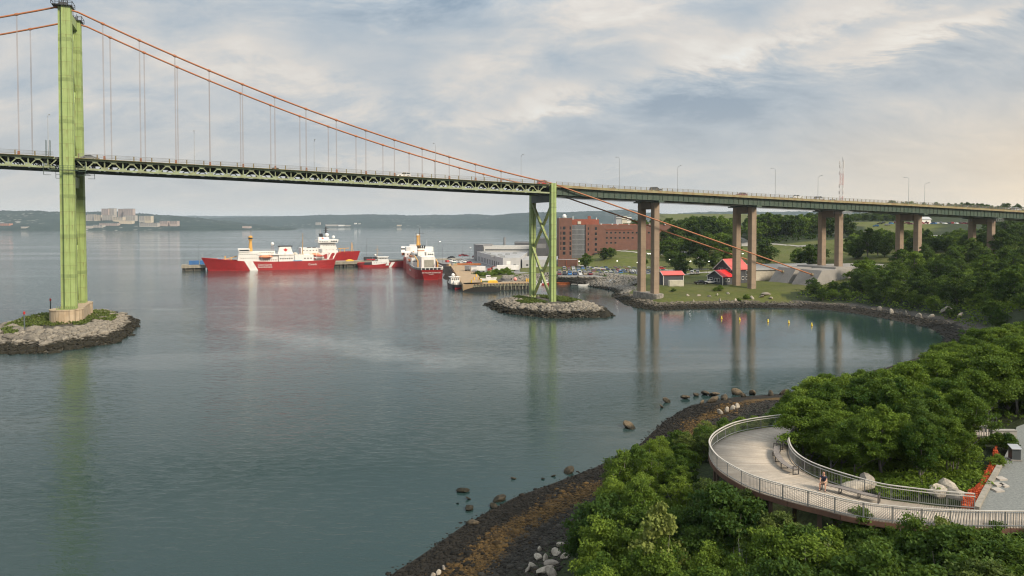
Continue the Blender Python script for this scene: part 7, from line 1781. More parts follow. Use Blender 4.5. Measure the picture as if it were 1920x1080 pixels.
# ------------------------------------------------------------------ brick laboratory
BYf = 486.0
def bx_(px, Y=BYf): return (px-960)/1280.*Y
def bz(y, Y=BYf): return CAM_H+(417-y)/1280.*Y*1.0
lab = empty('brick_laboratory', (0, 0, 0), 0, 'large red brick building with a tower and a long windowed wing', 'building')
bld('', '', [(bx_(1047), BYf-8), (bx_(1070.5), BYf-8), (bx_(1070.5), BYf+16), (bx_(1047), BYf+16)], 4, bz(409), M_brick, parent=lab)
bld('', '', [(bx_(1098.5), BYf), (bx_(1262), BYf+6), (bx_(1262), BYf+30), (bx_(1098.5), BYf+24)], 4, bz(421), M_brick, parent=lab)
bld('', '', [(bx_(1071.5), BYf+6), (bx_(1125), BYf+6), (bx_(1125), BYf+20), (bx_(1071.5), BYf+20)], 24, bz(410.8), M_brick2, parent=lab)
bld('', '', [(bx_(1126), BYf+10), (bx_(1200), BYf+14), (bx_(1200), BYf+22), (bx_(1126), BYf+20)], 26, bz(421)+.4, M_brick2, parent=lab)
q = MB(); q.box(bx_(1070.6), bx_(1098.3), BYf+1.0, BYf+22, 4, bz(421.6)); q.build('curtain_wall', mat('blue_grey_glass', (.05, .065, .08), .15, (.08, .095, .11), .3), lab)
for k in range(17):
    x = bx_(1071.2+k*1.65); q = MB(); q.box(x-.13, x+.13, BYf+.72, BYf+1.0, 4, bz(421.8)); q.build('mullion', mat('grey_mullion', (.30, .31, .32), .5), lab)
for k in range(6):
    z = bz(430+k*9.3); q = MB(); q.box(bx_(1070.8), bx_(1098.1), BYf+.86, BYf+1.0, z-.2, z+.2); q.build('transom', mat('grey_mullion', (.30, .31, .32), .5), lab)
m_ = BYf/1280.
T = lambda px: (px-1047)*m_*(1-8/BYf)
M_sill = mat('pale_sill', (.36, .25, .18), .8)
face_boxes(lab, (bx_(1047), BYf-8), (bx_(1070.5), BYf-8), [(T(1056.3), bz(y), 1.85, 2.2) for y in (427.5, 437, 446.3, 455.8, 465.2, 473.8)]+[(T(1068), bz(y), 1.1, 2.4) for y in (427.5, 437, 446.3, 455.8, 465.2, 473.8)]+[(T(1050.2), bz(y), .6, 2.2) for y in (427.5, 437, 446.3, 455.8, 465.2)], 0, 'window', M_glass, .06, M_sill)
Wd = lambda px: (px-1098.5)*m_
wa_, wb_ = (bx_(1098.5), BYf), (bx_(1262), BYf+6)
items = [(Wd(1103.3), bz(y), .85, 1.9) for y in (428.7, 438.5, 448.5, 458.3, 468.3)]+[(Wd(1117.6), bz(y), 1.55, 2.0) for y in (428.7, 438.5, 448.5, 458.3, 468.3)]
for px in (1138.5, 1146.7, 1155.1, 1163.3, 1171.6, 1179.8, 1188.2, 1196, 1204, 1212, 1219.5, 1227.5, 1236, 1243.5, 1251):
    for y in (436.6, 446.3, 455.6):
        if y > 440 and px > 1190 or (y > 450 and px > 1160): continue
        items.append((Wd(px), bz(y), 1.35, 1.25))
face_boxes(lab, wa_, wb_, items, 0, 'window', M_glass, .06, M_sill)
q = MB(); a, b = Vector((bx_(1136.5), BYf+1.2, bz(430.2))), Vector((bx_(1188), BYf+3.1, bz(430.2))); q.bar(a, b, .5, .35); q.build('ledge', M_brick2, lab)
q = MB(); q.box(bx_(1114), bx_(1123), BYf-.6, BYf+.1, 4, bz(474)); q.build('entrance', M_dark, lab)
q = MB(); q.ball((bx_(1058.5), BYf+2, bz(405.5)), 1.5, 14, 9); q.build('radome', M_white, lab)
q = MB(); q.box(bx_(1105), bx_(1110), BYf+8, BYf+12, bz(411), bz(405)); q.build('chimney', M_brick2, lab)
for px, y1 in ((1062, 404.5), (1075, 405.5), (1119, 408), (1050, 408)):
    q = MB(); q.tube((bx_(px), BYf+3, bz(412)), (bx_(px), BYf+3, bz(y1)), .25, 6); q.build('roof_vent', M_white, lab)
q = MB(); q.box(bx_(1084.5), bx_(1091), BYf+5.6, BYf+6, bz(420.5), bz(415)); q.build('plant_door', mat('cream_panel', (.55, .50, .40), .6), lab)
for px in (1129, 1150, 1160, 1181, 1220.5, 1250):
    q = MB(); q.tube((bx_(px), BYf+5, bz(421.5)), (bx_(px), BYf+5, bz(419.2)), .45, 8, .6); q.build('roof_ventilator', M_white, lab)
for px, y0, y1, d, m__, lb in ((1160, 412, 403, 900, M_shed, 'grey slab block far behind the brick wing'), (1171, 412, 405, 930, mat('cream_panel', (.55, .50, .40), .6), 'cream block far behind the brick wing'), (1179, 412, 407, 950, M_white, 'low pale block beside the cream one')):
    p = PY(px, y0, d); z1 = PY(px, y1, d).z; w_ = 5*d/1280; g = bld('far_block', lb, [(p.x-w_, d), (p.x+w_, d), (p.x+w_, d+15), (p.x-w_, d+15)], 15, z1, m__)
    face_boxes(g, (p.x-w_, d), (p.x+w_, d), [(w_*2*(i+.5)/5, z1-2-3*k, 1.0, 1.2) for i in range(5) for k in range(2)], 0, 'window', M_glass)

# ------------------------------------------------------------------ houses below the viaduct
M_roofred = mat('coral_metal_roof', (.62, .105, .08), .45, (.56, .10, .08), .5); M_roofred2 = mat('bright_red_roof', (.60, .022, .022), .45); M_clap = mat('charcoal_clapboard', (.045, .048, .055), .7, (.06, .063, .07), .8)
def house(name, label, c, rz, L, Wd, z0, eave, ridge, m, roof, wins=(), oh=.5, mono=False):
    o = empty(name, (c[0], c[1], z0), rz, label, 'house' if name != 'shed' else 'shed')
    q = MB(); q.add([(-L/2, -Wd/2, -1), (L/2, -Wd/2, -1), (L/2, Wd/2, -1), (-L/2, Wd/2, -1), (-L/2, -Wd/2, eave), (L/2, -Wd/2, eave), (L/2, Wd/2, eave), (-L/2, Wd/2, eave), (-L/2, 0, ridge-.15), (L/2, 0, ridge-.15)],
                    [(0, 1, 5, 4), (2, 3, 7, 6), (1, 2, 6, 9, 5), (3, 0, 4, 8, 7)]); q.build('walls', m, o)
    sl = (ridge-eave)/(Wd/2)
    for s in (-1, 1):
        y0 = s*(Wd/2+oh); ze = eave-oh*sl
        q = MB(); q.hexa([(-L/2-oh, y0, ze), (L/2+oh, y0, ze), (L/2+oh, s*.01, ridge), (-L/2-oh, s*.01, ridge), (-L/2-oh, y0, ze+.18), (L/2+oh, y0, ze+.18), (L/2+oh, s*.01, ridge+.18), (-L/2-oh, s*.01, ridge+.18)]); q.build('roof_slope', roof, o)
        for e in (-1, 1):
            q = MB(); q.bar((e*(L/2+oh+.03), y0, ze), (e*(L/2+oh+.03), 0, ridge), .06, .34); q.build('bargeboard', M_white, o)
    for side, s, z, w_, h in wins:
        w_o = MB(); 
        if side in ('-y', '+y'):
            k = -1 if side == '-y' else 1; f = w_o.box(s-w_/2-.12, s+w_/2+.12, k*Wd/2-.04, k*Wd/2+.04, z-h/2-.12, z+h/2+.12).build('window_frame', M_white, o); g_ = MB(); g_.box(s-w_/2, s+w_/2, k*Wd/2-.06, k*Wd/2+.06, z-h/2, z+h/2); g_.build('pane', M_glass, f)
        else:
            k = -1 if side == '-x' else 1; f = w_o.box(k*L/2-.04, k*L/2+.04, s-w_/2-.12, s+w_/2+.12, z-h/2-.12, z+h/2+.12).build('window_frame', M_white, o); g_ = MB(); g_.box(k*L/2-.06, k*L/2+.06, s-w_/2, s+w_/2, z-h/2, z+h/2); g_.build('pane', M_glass, f)
    for sx, sy in ((-1, -1), (1, -1), (-1, 1)):
        q = MB(); q.bar((sx*(L/2+.02), sy*(Wd/2+.02), -.2), (sx*(L/2+.02), sy*(Wd/2+.02), eave-.2), .22); q.build('corner_board', M_white if name == 'shed' or L < 8 else M_clap, o)
    return o
hp_ = P(1384, 531, 5.0); a_ = Vector((math.cos(R(33)), math.sin(R(33)), 0)); bq_ = Vector((a_.y, -a_.x, 0))
house('house', 'tall dark grey house with a coral red roof behind the second column pair', (hp_.x-1.0, hp_.y+6), R(33), 11.5, 10.0, 4.9, 6.3, 10.6, M_clap, M_roofred,
      [('-x', -2.2, 5.9, .8, 1.3), ('-x', -3.6, 5.9, .7, .7), ('-x', 2.0, 6.1, .8, 1.0), ('-x', .6, 6.1, .8, 1.0), ('-y', 4.2, 4.6, 1.1, 1.6), ('-y', 4.2, 2.2, 1.2, 1.2), ('-y', 1.5, 2.2, 1.2, 1.2)])
hq = P(1350, 532, 5.0)
house('house', 'low dark wing with a bright red roof in front of the tall house', (hq.x+.5, hq.y+1.5), R(33), 6.6, 8.4, 4.9, 3.5, 6.0, M_clap, M_roofred2, [('-y', -1.2, 1.9, 1.0, 1.3), ('-y', .6, 1.9, 1.0, 1.3), ('-x', -2.0, 1.9, 1.1, 1.5), ('-x', -.4, 1.9, 1.0, 1.3), ('-x', 2.2, 1.9, 1.6, 1.5)])
sp_ = P(1260, 534, 4.8)
house('shed', 'dark grey shed with a coral roof beside the first column pair', (sp_.x+.3, sp_.y+3.5), R(8), 9.0, 6.0, 4.6, 4.6, 5.9, M_clap, M_roofred)
p = P(1266, 536, 4.8); container((p.x, p.y-1.2, tz(p.x, p.y)-.1), R(4), 6.2, (.62, .58, .46), 'cream container in front of the dark shed', 2.4, 2.5)
wb0, wb1 = P(1413, 521, 6.3), P(1528, 519, 6.3); wb1 = wb0+(wb1-wb0).normalized()*30
wbd = (wb1-wb0).normalized(); house('long_building', 'long low cream building with a grey roof behind the second column pair', tuple((wb0+wb1)/2+Vector((-wbd.y, wbd.x, 0))*6)[:2], math.atan2(wbd.y, wbd.x), 31, 12, 5.6, 4.4, 6.6, mat('cream_siding', (.50, .45, .36), .7), mat('weathered_grey_roof', (.30, .29, .265), .7), [('-y', 2, 2.0, 1.2, 2.2), ('-y', 10, 2.4, 1.2, 1.2)])

# ------------------------------------------------------------------ vehicles
def car_proto(kind):
    """meshes of a car at the origin, +x forward"""
    L, W_, Hh = {'sedan': (4.6, 1.8, 1.45), 'suv': (4.7, 1.9, 1.75), 'pickup': (5.6, 1.95, 1.85)}[kind]
    b = .78 if kind == 'sedan' else .98
    q = MB()
    prof = {'sedan': [(-2.3, .35), (-2.3, .75), (-2.15, .88), (-1.4, .92), (1.0, .92), (2.1, .80), (2.3, .62), (2.3, .35)], 'suv': [(-2.35, .4), (-2.35, .95), (-2.2, 1.05), (1.1, 1.05), (2.15, .95), (2.35, .75), (2.35, .4)],
            'pickup': [(-2.8, .45), (-2.8, 1.1), (-.9, 1.1), (1.3, 1.12), (2.6, 1.05), (2.8, .85), (2.8, .45)]}[kind]
    q.loft([[(x, y*W_/2, z) for x, z in prof] for y in (-1, -.9, .9, 1)]) ; body = q
    cab = {'sedan': [(-1.75, .9), (-1.05, 1.42), (.25, 1.45), (1.05, .9)], 'suv': [(-2.25, 1.03), (-2.0, 1.68), (.2, 1.74), (1.15, 1.03)], 'pickup': [(-.85, 1.08), (-.75, 1.78), (.65, 1.83), (1.45, 1.1)]}[kind]
    g = MB(); g.loft([[(x, y*W_/2*.93*(1 if z < 1.1 else .84), z-.01) for x, z in cab] for y in (-1, 1)])
    r_ = MB(); t0, t1 = cab[1], cab[2]; r_.hexa([(t0[0]-.02, -W_*.40, t0[1]-.02), (t1[0]+.02, -W_*.40, t1[1]-.02), (t1[0]+.02, W_*.40, t1[1]-.02), (t0[0]-.02, W_*.40, t0[1]-.02), (t0[0]+.05, -W_*.38, t0[1]+.05), (t1[0]-.05, -W_*.38, t1[1]+.05), (t1[0]-.05, W_*.38, t1[1]+.05), (t0[0]+.05, W_*.38, t0[1]+.05)])
    for sx in (-1, 1):
        for (x0, z0), (x1, z1) in ((cab[0], cab[1]), (cab[3], cab[2])): r_.bar((x0, sx*W_*.46, z0), (x1, sx*W_*.395, z1), .09)
        xm = (t0[0]+t1[0])/2; r_.bar((xm, sx*W_*.465, cab[0][1]), (xm, sx*W_*.40, (t0[1]+t1[1])/2), .08)
    wmesh = MB(); wmesh.tube((0, -.1, 0), (0, .1, 0), .33 if kind == 'sedan' else .38, 12); rim = MB(); rim.tube((0, -.115, 0), (0, .115, 0), .2, 8)
    lm = MB(); 
    return dict(body=body.mesh('body', M_car), glass=g.mesh('windows', M_glass), roof=r_.mesh('roof', M_car), wheel=wmesh.mesh('wheel', M_black), rim=rim.mesh('rim', M_steel), L=L, W=W_, wx={'sedan': 1.4, 'suv': 1.42, 'pickup': 1.75}[kind], r=.33 if kind == 'sedan' else .38)
CARS = {k: car_proto(k) for k in ('sedan', 'suv', 'pickup')}
lampm = MB(); lampm.box(-.04, .04, -.22, .22, -.08, .08); HEAD = lampm.mesh('headlight', M_white); lampm = MB(); lampm.box(-.04, .04, -.18, .18, -.09, .09); TAIL = lampm.mesh('tail_light', mat('red_lens', (.35, .01, .01), .3))
def car(p, rz, kind, col, label, group=None, detail=True, tilt=0):
    c = CARS[kind]; o = empty({'sedan': 'car', 'suv': 'car', 'pickup': 'pickup_truck'}[kind], p, rz, label, 'pickup' if kind == 'pickup' else 'car', group); o.rotation_euler = (0, tilt, rz)
    b = link('body', c['body'], o); b.color = (*col, 1); r = link('roof', c['roof'], o); r.color = (*col, 1); link('windows', c['glass'], o)
    for sx in (-1, 1):
        for sy in (-1, 1):
            w_ = link('wheel', c['wheel'], o, None, (sx*c['wx'], sy*(c['W']/2-.1), c['r']))
            if detail: link('rim', c['rim'], w_)
    if detail:
        for sy in (-1, 1): link('headlight', HEAD, o, None, (c['L']/2, sy*.6, .68 if kind == 'sedan' else .85)); link('tail_light', TAIL, o, None, (-c['L']/2, sy*.65, .72 if kind == 'sedan' else .95))
    return o
CCOL = {'white': (.72, .72, .70), 'silver': (.42, .43, .44), 'grey': (.16, .165, .17), 'black': (.015, .015, .017), 'dark blue': (.02, .04, .10), 'blue': (.05, .18, .42), 'red': (.38, .02, .02), 'maroon': (.16, .015, .02), 'tan': (.32, .26, .18), 'green': (.03, .08, .05)}
U_ang = R(20)
for px, w0, kind, col, dirn, lb in ((171, 4, 'sedan', 'grey', 1, 'grey car on the bridge deck just right of the tower'), (757, 4, 'suv', 'white', -1, 'white car with dark windows on the truss deck'), (515, 13, 'sedan', 'black', -1, 'dark low car half hidden behind the truss railing'), (1019, 3.6, 'suv', 'red', 1, 'red car where the bridge deck meets the viaduct'),
                                    (1229, 4, 'suv', 'black', 1, 'dark car on the viaduct above the first columns'), (1390, 4, 'sedan', 'maroon', -1, 'reddish car on the viaduct above the second columns'), (1493, 4, 'pickup', 'white', -1, 'white pickup on the viaduct past the second columns'),
                                    (1536, 4, 'suv', 'silver', 1, 'silver car at the lamp post above the third columns'), (1559, 13, 'sedan', 'white', -1, 'white car on the viaduct just left of the lattice mast'), (1905, 4, 'suv', 'silver', 1, 'silver car at the right edge of the viaduct'), (1150, 12, 'sedan', 'silver', 1, 'pale car on the viaduct by its first lamp post')):
    t = t_at(px, w0); car(Wp(t, w0, dk(t)+.06), U_ang+(0 if dirn > 0 else math.pi), kind, CCOL[col], lb, 'vehicles on the bridge')
# waterfront car park
cp = [P(1046, 518, 4.1), P(1120, 519.5, 4.1), P(1195, 521.5, 4.1), P(1248, 514, 4.1), P(1252, 503.5, 4.1), P(1050, 503.5, 4.1)]
q = MB(); q.prism([(p.x, p.y) for p in cp], 1.5, 4.14); tag(q.build('car_park', M_yard), 'asphalt car park above the riprap bank', kind='structure')
rr = random.Random(12); names = ['silver', 'grey', 'black', 'white', 'silver', 'black', 'grey', 'dark blue', 'red', 'blue', 'maroon', 'white', 'tan']
cpp = [(p.x, p.y) for p in cp]
for ri, Y in enumerate((361, 367.5, 380, 386.5, 399, 405.5, 418)):
    x = bx_(1049, Y)
    while x < bx_(1249, Y):
        if rr.random() < .86 and inpoly([x], [Y], cpp)[0] and inpoly([x], [Y-3], cpp)[0]:
            cn_ = rr.choice(names); pxv = 960+1280*x/Y; px_l = 1052 < pxv < 1122
            side = 'left part, below the brick building' if pxv < 1120 else 'middle part, below the lawn' if pxv < 1190 else 'right part, by the first columns'
            row = ['front row by the riprap', 'second row', 'third row', 'fourth row', 'fifth row', 'sixth row', 'back row by the lawn'][ri]
            car((x, Y+rr.uniform(-.3, .3), 4.15), math.pi/2*(1 if ri % 2 else -1)+rr.uniform(-.05, .05), rr.choice(['sedan', 'suv', 'sedan', 'suv', 'pickup']), CCOL[cn_], '%s car in the waterfront car park, %s, %s' % (cn_, row, side.split(',')[0]), 'cars in the waterfront car park', False)
        x += 2.75
for px, py, kind, col, rz, lb in ((1314, 533.5, 'pickup', 'black', .1, 'black pickup with a load bed parked left of the dark house'), (1331, 532.5, 'pickup', 'white', .25, 'white pickup parked against the dark house'), (1298, 514.5, 'suv', 'white', 1.2, 'white car parked behind the round tree, left of the pair'), (1308, 514.5, 'suv', 'silver', 1.3, 'silver-red car parked behind the round tree, right of the pair'),
                                  (1240, 505.5, 'sedan', 'red', .3, 'red car just right of the first columns'), (1440, 524.5, 'pickup', 'white', 3.0, 'white pickup parked before the long cream building, left one'), (1449, 524, 'pickup', 'silver', 3.1, 'silver pickup parked before the long cream building, right one'), (1420, 524, 'sedan', 'maroon', 1.4, 'small dark red vehicle beside the second columns')):
    p = ground_hit(px, py); car((p.x, p.y, p.z+.05), rz, kind, CCOL[col], lb)
for i, (px, py, col, kind) in enumerate(((846, 490, 'white', 'suv'), (852, 492, 'white', 'pickup'), (858, 494, 'silver', 'sedan'), (862, 495, 'white', 'suv'), (868, 490, 'white', 'pickup'), (874, 492, 'white', 'suv'), (880, 494, 'red', 'suv'), (862, 481, 'red', 'suv'), (868, 480, 'red', 'pickup'), (874, 481, 'maroon', 'suv'), (848, 484, 'black', 'suv'), (842, 486, 'black', 'pickup'), (889, 483, 'maroon', 'suv'), (926, 505, 'red', 'pickup'))):
    p = P(px, py, WZ); car(p, R(40*i % 180), kind, CCOL[col], '%s %s in the wharf yard, %s' % (col, 'pickup' if kind == 'pickup' else 'car', ['far left near the poles', 'beside the ship side', 'by the barrier on the left', 'by the barrier', 'right of the barrier end', 'behind the barrier', 'at the right end of the barrier', 'in the red group at the back, left', 'in the red group at the back, middle', 'in the red group at the back, right', 'near the first pole', 'at the far left', 'by the shed wall', 'in front of the garage door'][i]), 'vehicles in the wharf yard', False)
# upper car park on the hill
up = [PY(1625, 421, 560), PY(1835, 421.5, 560), PY(1840, 415, 640), PY(1635, 414.5, 640)]
upz = 31.0
for i in range(26):
    px = 1642+i*7.2; Y = 574+(i % 3)*16; x = bx_(px, Y); z = tz(x, Y); col = rr.choice(names)
    car((x, Y, z+.05), rr.uniform(0, 3), rr.choice(['sedan', 'suv']), CCOL[col], '%s car on the hillside car park seen below the viaduct, %s row' % (col, ['front', 'middle', 'back'][i % 3]), 'cars on the hillside car park', False)
p = PY(1736, 416, 600); house('house', 'small white building on the hill seen below the viaduct', (p.x, 604), R(5), 9, 8, tz(p.x, 604), 4.0, 6.0, M_white, M_shed, [('-y', 0, 2.0, 1.0, 1.2)])
# paths and slopes on the lawns
def path_strip(name, pts, wd, m, label):
    V = []; P_ = [ground_hit(*p) for p in pts]; P_ = crom(P_, 10)
    for i, p in enumerate(P_):
        d = (P_[min(i+1, len(P_)-1)]-P_[max(i-1, 0)]).normalized(); n = Vector((-d.y, d.x, 0))*wd/2
        for k in (-1, 0, 1): c = p+n*k; V.append((c.x, c.y, tz(c.x, c.y)+.14))
    n = len(P_); F_ = [(i*3+k, i*3+k+1, i*3+k+4, i*3+k+3) for i in range(n-1) for k in (0, 1)]
    tag(link(name, np_mesh(name, V, F_, m, True)), label, kind='structure')
M_path = mat('pale_path', (.34, .32, .28), .9, (.28, .26, .23), .5)
path_strip('path', [(1085, 497), (1120, 503), (1170, 506), (1240, 507), (1330, 506)], 4, M_path, 'pale drive at the foot of the lawn')
path_strip('path', [(1158, 470), (1180, 472), (1220, 476), (1255, 480)], 3.0, M_path, 'pale path across the lawn below the brick wing')
path_strip('path', [(1168, 470), (1195, 467), (1225, 464), (1262, 462)], 3.0, M_path, 'pale path climbing towards the brick wing')
path_strip('path', [(1250, 466), (1280, 472), (1305, 482), (1316, 492)], 3.5, M_path, 'pale path curving down among the trees')
path_strip('path', [(1438, 458), (1470, 459.5), (1505, 461.5), (1545, 463)], 3.0, M_path, 'pale path across the right-hand lawn')
path_strip('path', [(1380, 449), (1392, 455), (1400, 462)], 9.0, M_path, 'pale paved patch between the second columns')
path_strip('path', [(1576, 433), (1640, 437), (1700, 441), (1800, 444)], 2.5, M_path, 'pale path across the slope below the hillside car park')
path_strip('path', [(1270, 516), (1310, 512), (1350, 512), (1400, 515)], 6, M_path, 'gravel drive behind the houses')
# shore lamps
for px, py, h, arms, lb in ((1155, 510, 6.0, 1, 'lit lamp post in the middle of the waterfront car park'), (1193, 511, 5.5, 1, 'lit lamp post at the right of the waterfront car park'), (1217, 506, 9.0, 2, 'lit double lamp post between the first columns'), (1084, 506, 5.0, 1, 'lit lamp post by the brick annex'),
                            (1254, 514, 7.5, 1, 'lit lamp post right of the first columns'), (1292, 519, 7.5, 1, 'lit lamp post beside the round tree'), (1312, 507, 10.0, 2, 'lit double lamp post on the drive among the trees'), (1327, 519, 7.5, 1, 'lit lamp post left of the tall dark house'), (1390, 500, 7.0, 1, 'lit lamp post between the second columns'), (1604, 440, 12.0, 1, 'tall lamp post on the slope right of the third columns')):
    p = ground_hit(px, py); pole_lamp(p, h, lb, px != 1604, arms)
# fence and post
for i, (pa_, pb_) in enumerate((((1279, 533), (1308, 532)),)):
    a, b = ground_hit(*pa_), ground_hit(*pb_); q = MB()
    for k in range(9): c = a.lerp(b, k/8); q.bar((c.x, c.y, c.z-.1), (c.x, c.y, c.z+1.8), .07)
    for dz in (.5, 1.1, 1.75): q.bar(a+Vector((0, 0, dz)), b+Vector((0, 0, dz)), .04)
    tag(q.build('wire_fence', M_dark), 'wire fence between the dark shed and the pickups', 'fence')

# ------------------------------------------------------------------ lattice mast behind the viaduct
mp = PY(1577.5, 440, 430); mz = tz(mp.x, mp.y); top = PY(1577.5, 303, 430).z
mst = empty('lattice_mast', (mp.x, mp.y, mz), R(10), 'red and white lattice antenna mast standing behind the viaduct', 'mast')
Hm = top-mz; nb = 14; M_mr = mat('mast_red', (.45, .12, .09), .6); M_mw = mat('mast_white', (.62, .58, .56), .6)
for k in range(nb):
    z0, z1 = Hm*k/nb, Hm*(k+1)/nb; q = MB(); r = 1.15
    pts = [(r*math.cos(a), r*math.sin(a)) for a in (.5, 2.6, 4.7)]
    for i in range(3):
        a, b = pts[i], pts[(i+1) % 3]
        q.bar((*a, z0), (*a, z1), .16); q.bar((*a, z0), (*b, (z0+z1)/2), .09); q.bar((*b, (z0+z1)/2), (*a, z1), .09); q.bar((*a, z0), (*b, z0), .08)
    q.build('lattice_section', M_mr if (k//2) % 2 else M_mw, mst)
q = MB()
for z in (Hm*.62, Hm*.70, Hm*.86, Hm*.94, Hm*.99):
    for a in (.5, 2.6, 4.7): q.box(1.5*math.cos(a)-.22, 1.5*math.cos(a)+.22, 1.5*math.sin(a)-.22, 1.5*math.sin(a)+.22, z-1.1, z+1.1)
o_ = q.build('antenna_panels', M_mw, mst); o_['kind'] = 'stuff'
q = MB(); q.tube((0, 0, Hm), (0, 0, Hm+3), .08, 5); q.tube((.8, .3, Hm), (.8, .3, Hm+1.8), .06, 5); o_ = q.build('whip_antenna', M_dark, mst)

# ------------------------------------------------------------------ park and hill trees
def tree_at(px, by, ty, proto, label, group, wide=1.0, name='park_tree', Y=None):
    p = ground_hit(px, by) if Y is None else PY(px, by, Y)
    h = PY(px, ty, p.y).z-p.z; me_h = {id(FAR_T): 11}.get(0, None)
    ph = max(v.co.z for v in proto[0].vertices)
    s = h/ph; plant(name, proto, (p.x, p.y, p.z-.3), s*wide, px*.7 % 6.28, label, 'tree', group, s)
PT = [(1099, 501, 473, 2, 1.1, 'small round tree on the lawn before the brick building'), (1133, 487, 463, 0, 1.1, 'dark bushy tree left of the brick wing entrance'), (1146, 485, 462, 1, 1.0, 'dark bushy tree close against the brick wing'), (1174, 466, 446, 2, 1.2, 'grey-green tree before the windows of the brick wing'), (1192, 464, 441, 0, 1.0, 'dark tree left of the first columns'),
      (1277, 519, 472, 0, 1.0, 'big round dark tree behind the shed'), (1262, 500, 468, 1, 1.0, 'tree behind the round one by the shed'), (1316, 507, 464, 1, 1.0, 'dark tree on the drive left of the tall house'), (1340, 505, 470, 2, 1.0, 'tree behind the gable of the tall house'), (1362, 500, 462, 3, 1.0, 'tree behind the coral roof'), (1300, 478, 447, 0, 1.2, 'spreading tree in the middle of the park'), (1330, 474, 436, 5, 1.2, 'large pale tree in the middle of the park'),
      (1352, 476, 434, 6, 1.2, 'large bright tree left of the second columns'), (1372, 486, 443, 0, 1.0, 'dark tree hidden behind the second columns'), (1262, 474, 446, 5, 1.1, 'light tree beside the winding path'), (1245, 470, 430, 2, 1.0, 'tall tree at the end of the brick wing'), (1236, 482, 452, 6, .9, 'tree behind the first columns'), (1436, 496, 446, 0, .95, 'tall dark tree right of the second columns'), (1425, 490, 456, 1, .8, 'smaller dark tree beside the tall one'),
      (1252, 488, 470, 6, 1.2, 'low spreading shrub tree by the path'), (1206, 505, 480, 1, 1.0, 'tree between the first columns'),
      (1495, 497, 463, 5, 1.25, 'bright tree behind the anchorage, left'), (1518, 498, 456, 6, 1.2, 'bright tree behind the anchorage, right'), (1536, 492, 455, 0, 1.1, 'tree behind the third columns'),
      (1608, 484, 446, 0, 1.0, 'dark tree right of the third columns, left of the tall pair'), (1628, 484, 424, 7, .95, 'tall shaggy tree between the third and fourth columns'), (1646, 480, 430, 8, .95, 'tall shaggy tree right of its twin'), (1668, 474, 432, 1, .9, 'pointed dark tree left of the fourth columns'), (1703, 468, 430, 0, .9, 'dark tree between the fourth columns'), (1738, 466, 427, 7, .9, 'dark pointed tree right of the fourth columns'),
      (1775, 458, 433, 2, 1.2, 'round tree left of the fifth columns'), (1812, 452, 436, 1, 1.2, 'round tree between the fourth and fifth columns'), (1590, 446, 404, 0, 1.0, 'dark tree behind the third columns on the slope'), (1838, 452, 428, 3, 1.1, 'tree at the foot of the fifth columns'), (1885, 446, 410, 0, 1.3, 'broad dark tree right of the fifth columns'), (1915, 450, 414, 1, 1.2, 'broad dark tree at the right edge below the viaduct')]
TALL = FAR_T+FAR_L+PINE_T
KK = {0: FAR_T[0], 1: FAR_T[1], 2: FAR_T[2], 3: FAR_T[3], 5: FAR_L[0], 6: FAR_L[1], 7: PINE_T[0], 8: PINE_T[1]}
for px, by, ty, k, wd, lb in PT: tree_at(px, by, ty, KK[k], lb, None, wd)
def hill_wood(px0, px1, Y0, Y1, tops, n, label, group, seed, hmin=8):
    rq = random.Random(seed)
    for i in range(n):
        px = px0+(px1-px0)*((i*.618034) % 1); Y = Y0+(Y1-Y0)*rq.random(); x = bx_(px, Y); z = tz(x, Y)
        ty = float(np.interp(px, *tops))+rq.uniform(-1.5, 5)*(1 if Y > (Y0+Y1)/2 else 2.2); h = max(hmin, PY(px, ty, Y).z-z); h = min(h, 24)
        pr = (FAR_S+[FAR_L[2]])[rq.randrange(5)]; ph = 13 if pr in FAR_S else 10; s = h/ph
        plant('hill_tree', pr, (x, Y, z-.3), max(s*.95, .7), rq.uniform(0, 6.28), label, 'tree', group, s)
hill_wood(1240, 1378, 490, 590, ([1240, 1270, 1310, 1350, 1378], [421, 408, 404, 404, 409]), 46, 'dark tree in the wood on the hill behind the brick wing', 'wood behind the brick wing', 41)
hill_wood(1405, 1560, 490, 580, ([1405, 1440, 1500, 1530, 1560], [403, 399, 402, 398, 405]), 48, 'dark tree in the wood above the upper lawn', 'wood above the right-hand lawn', 42)
hill_wood(1570, 1720, 640, 720, ([1570, 1640, 1720], [402, 402, 403]), 26, 'dark tree behind the hillside car park', 'trees behind the hillside car park', 43)
hill_wood(1640, 1960, 730, 840, ([1640, 1680, 1720, 1800, 1850, 1920, 1960], [384, 376, 379, 379, 385, 387, 386]), 60, 'tree of the skyline wood above the far end of the viaduct', 'skyline wood on the right', 44)
hill_wood(1850, 1990, 430, 640, ([1850, 1990], [420, 408]), 24, 'dark tree on the slope beyond the fifth columns, below the viaduct', 'trees right of the fifth columns', 45)
hill_wood(1252, 1376, 425, 490, ([1252, 1300, 1376], [446, 440, 436]), 18, 'leafy tree on the park slope behind the dark houses', 'trees on the park slope', 48)
hill_wood(1592, 1860, 335, 465, ([1592, 1650, 1720, 1760, 1860], [450, 440, 446, 445, 438]), 80, 'dark leafy tree on the slope under the viaduct, above the cove wood', 'trees on the slope under the viaduct', 47)
hill_wood(1190, 1262, 560, 640, ([1190, 1262], [415, 408]), 12, 'tree just above the roof of the brick wing', 'trees behind the brick wing roof', 46)
ground_cover('undergrowth', [(bx_(1410, 480), 478), (bx_(1560, 480), 478), (bx_(1560, 600), 600), (bx_(1405, 600), 600)], 2500, 1.4, L_dark, 5, 'dark undergrowth of the wood above the right-hand lawn', 4)
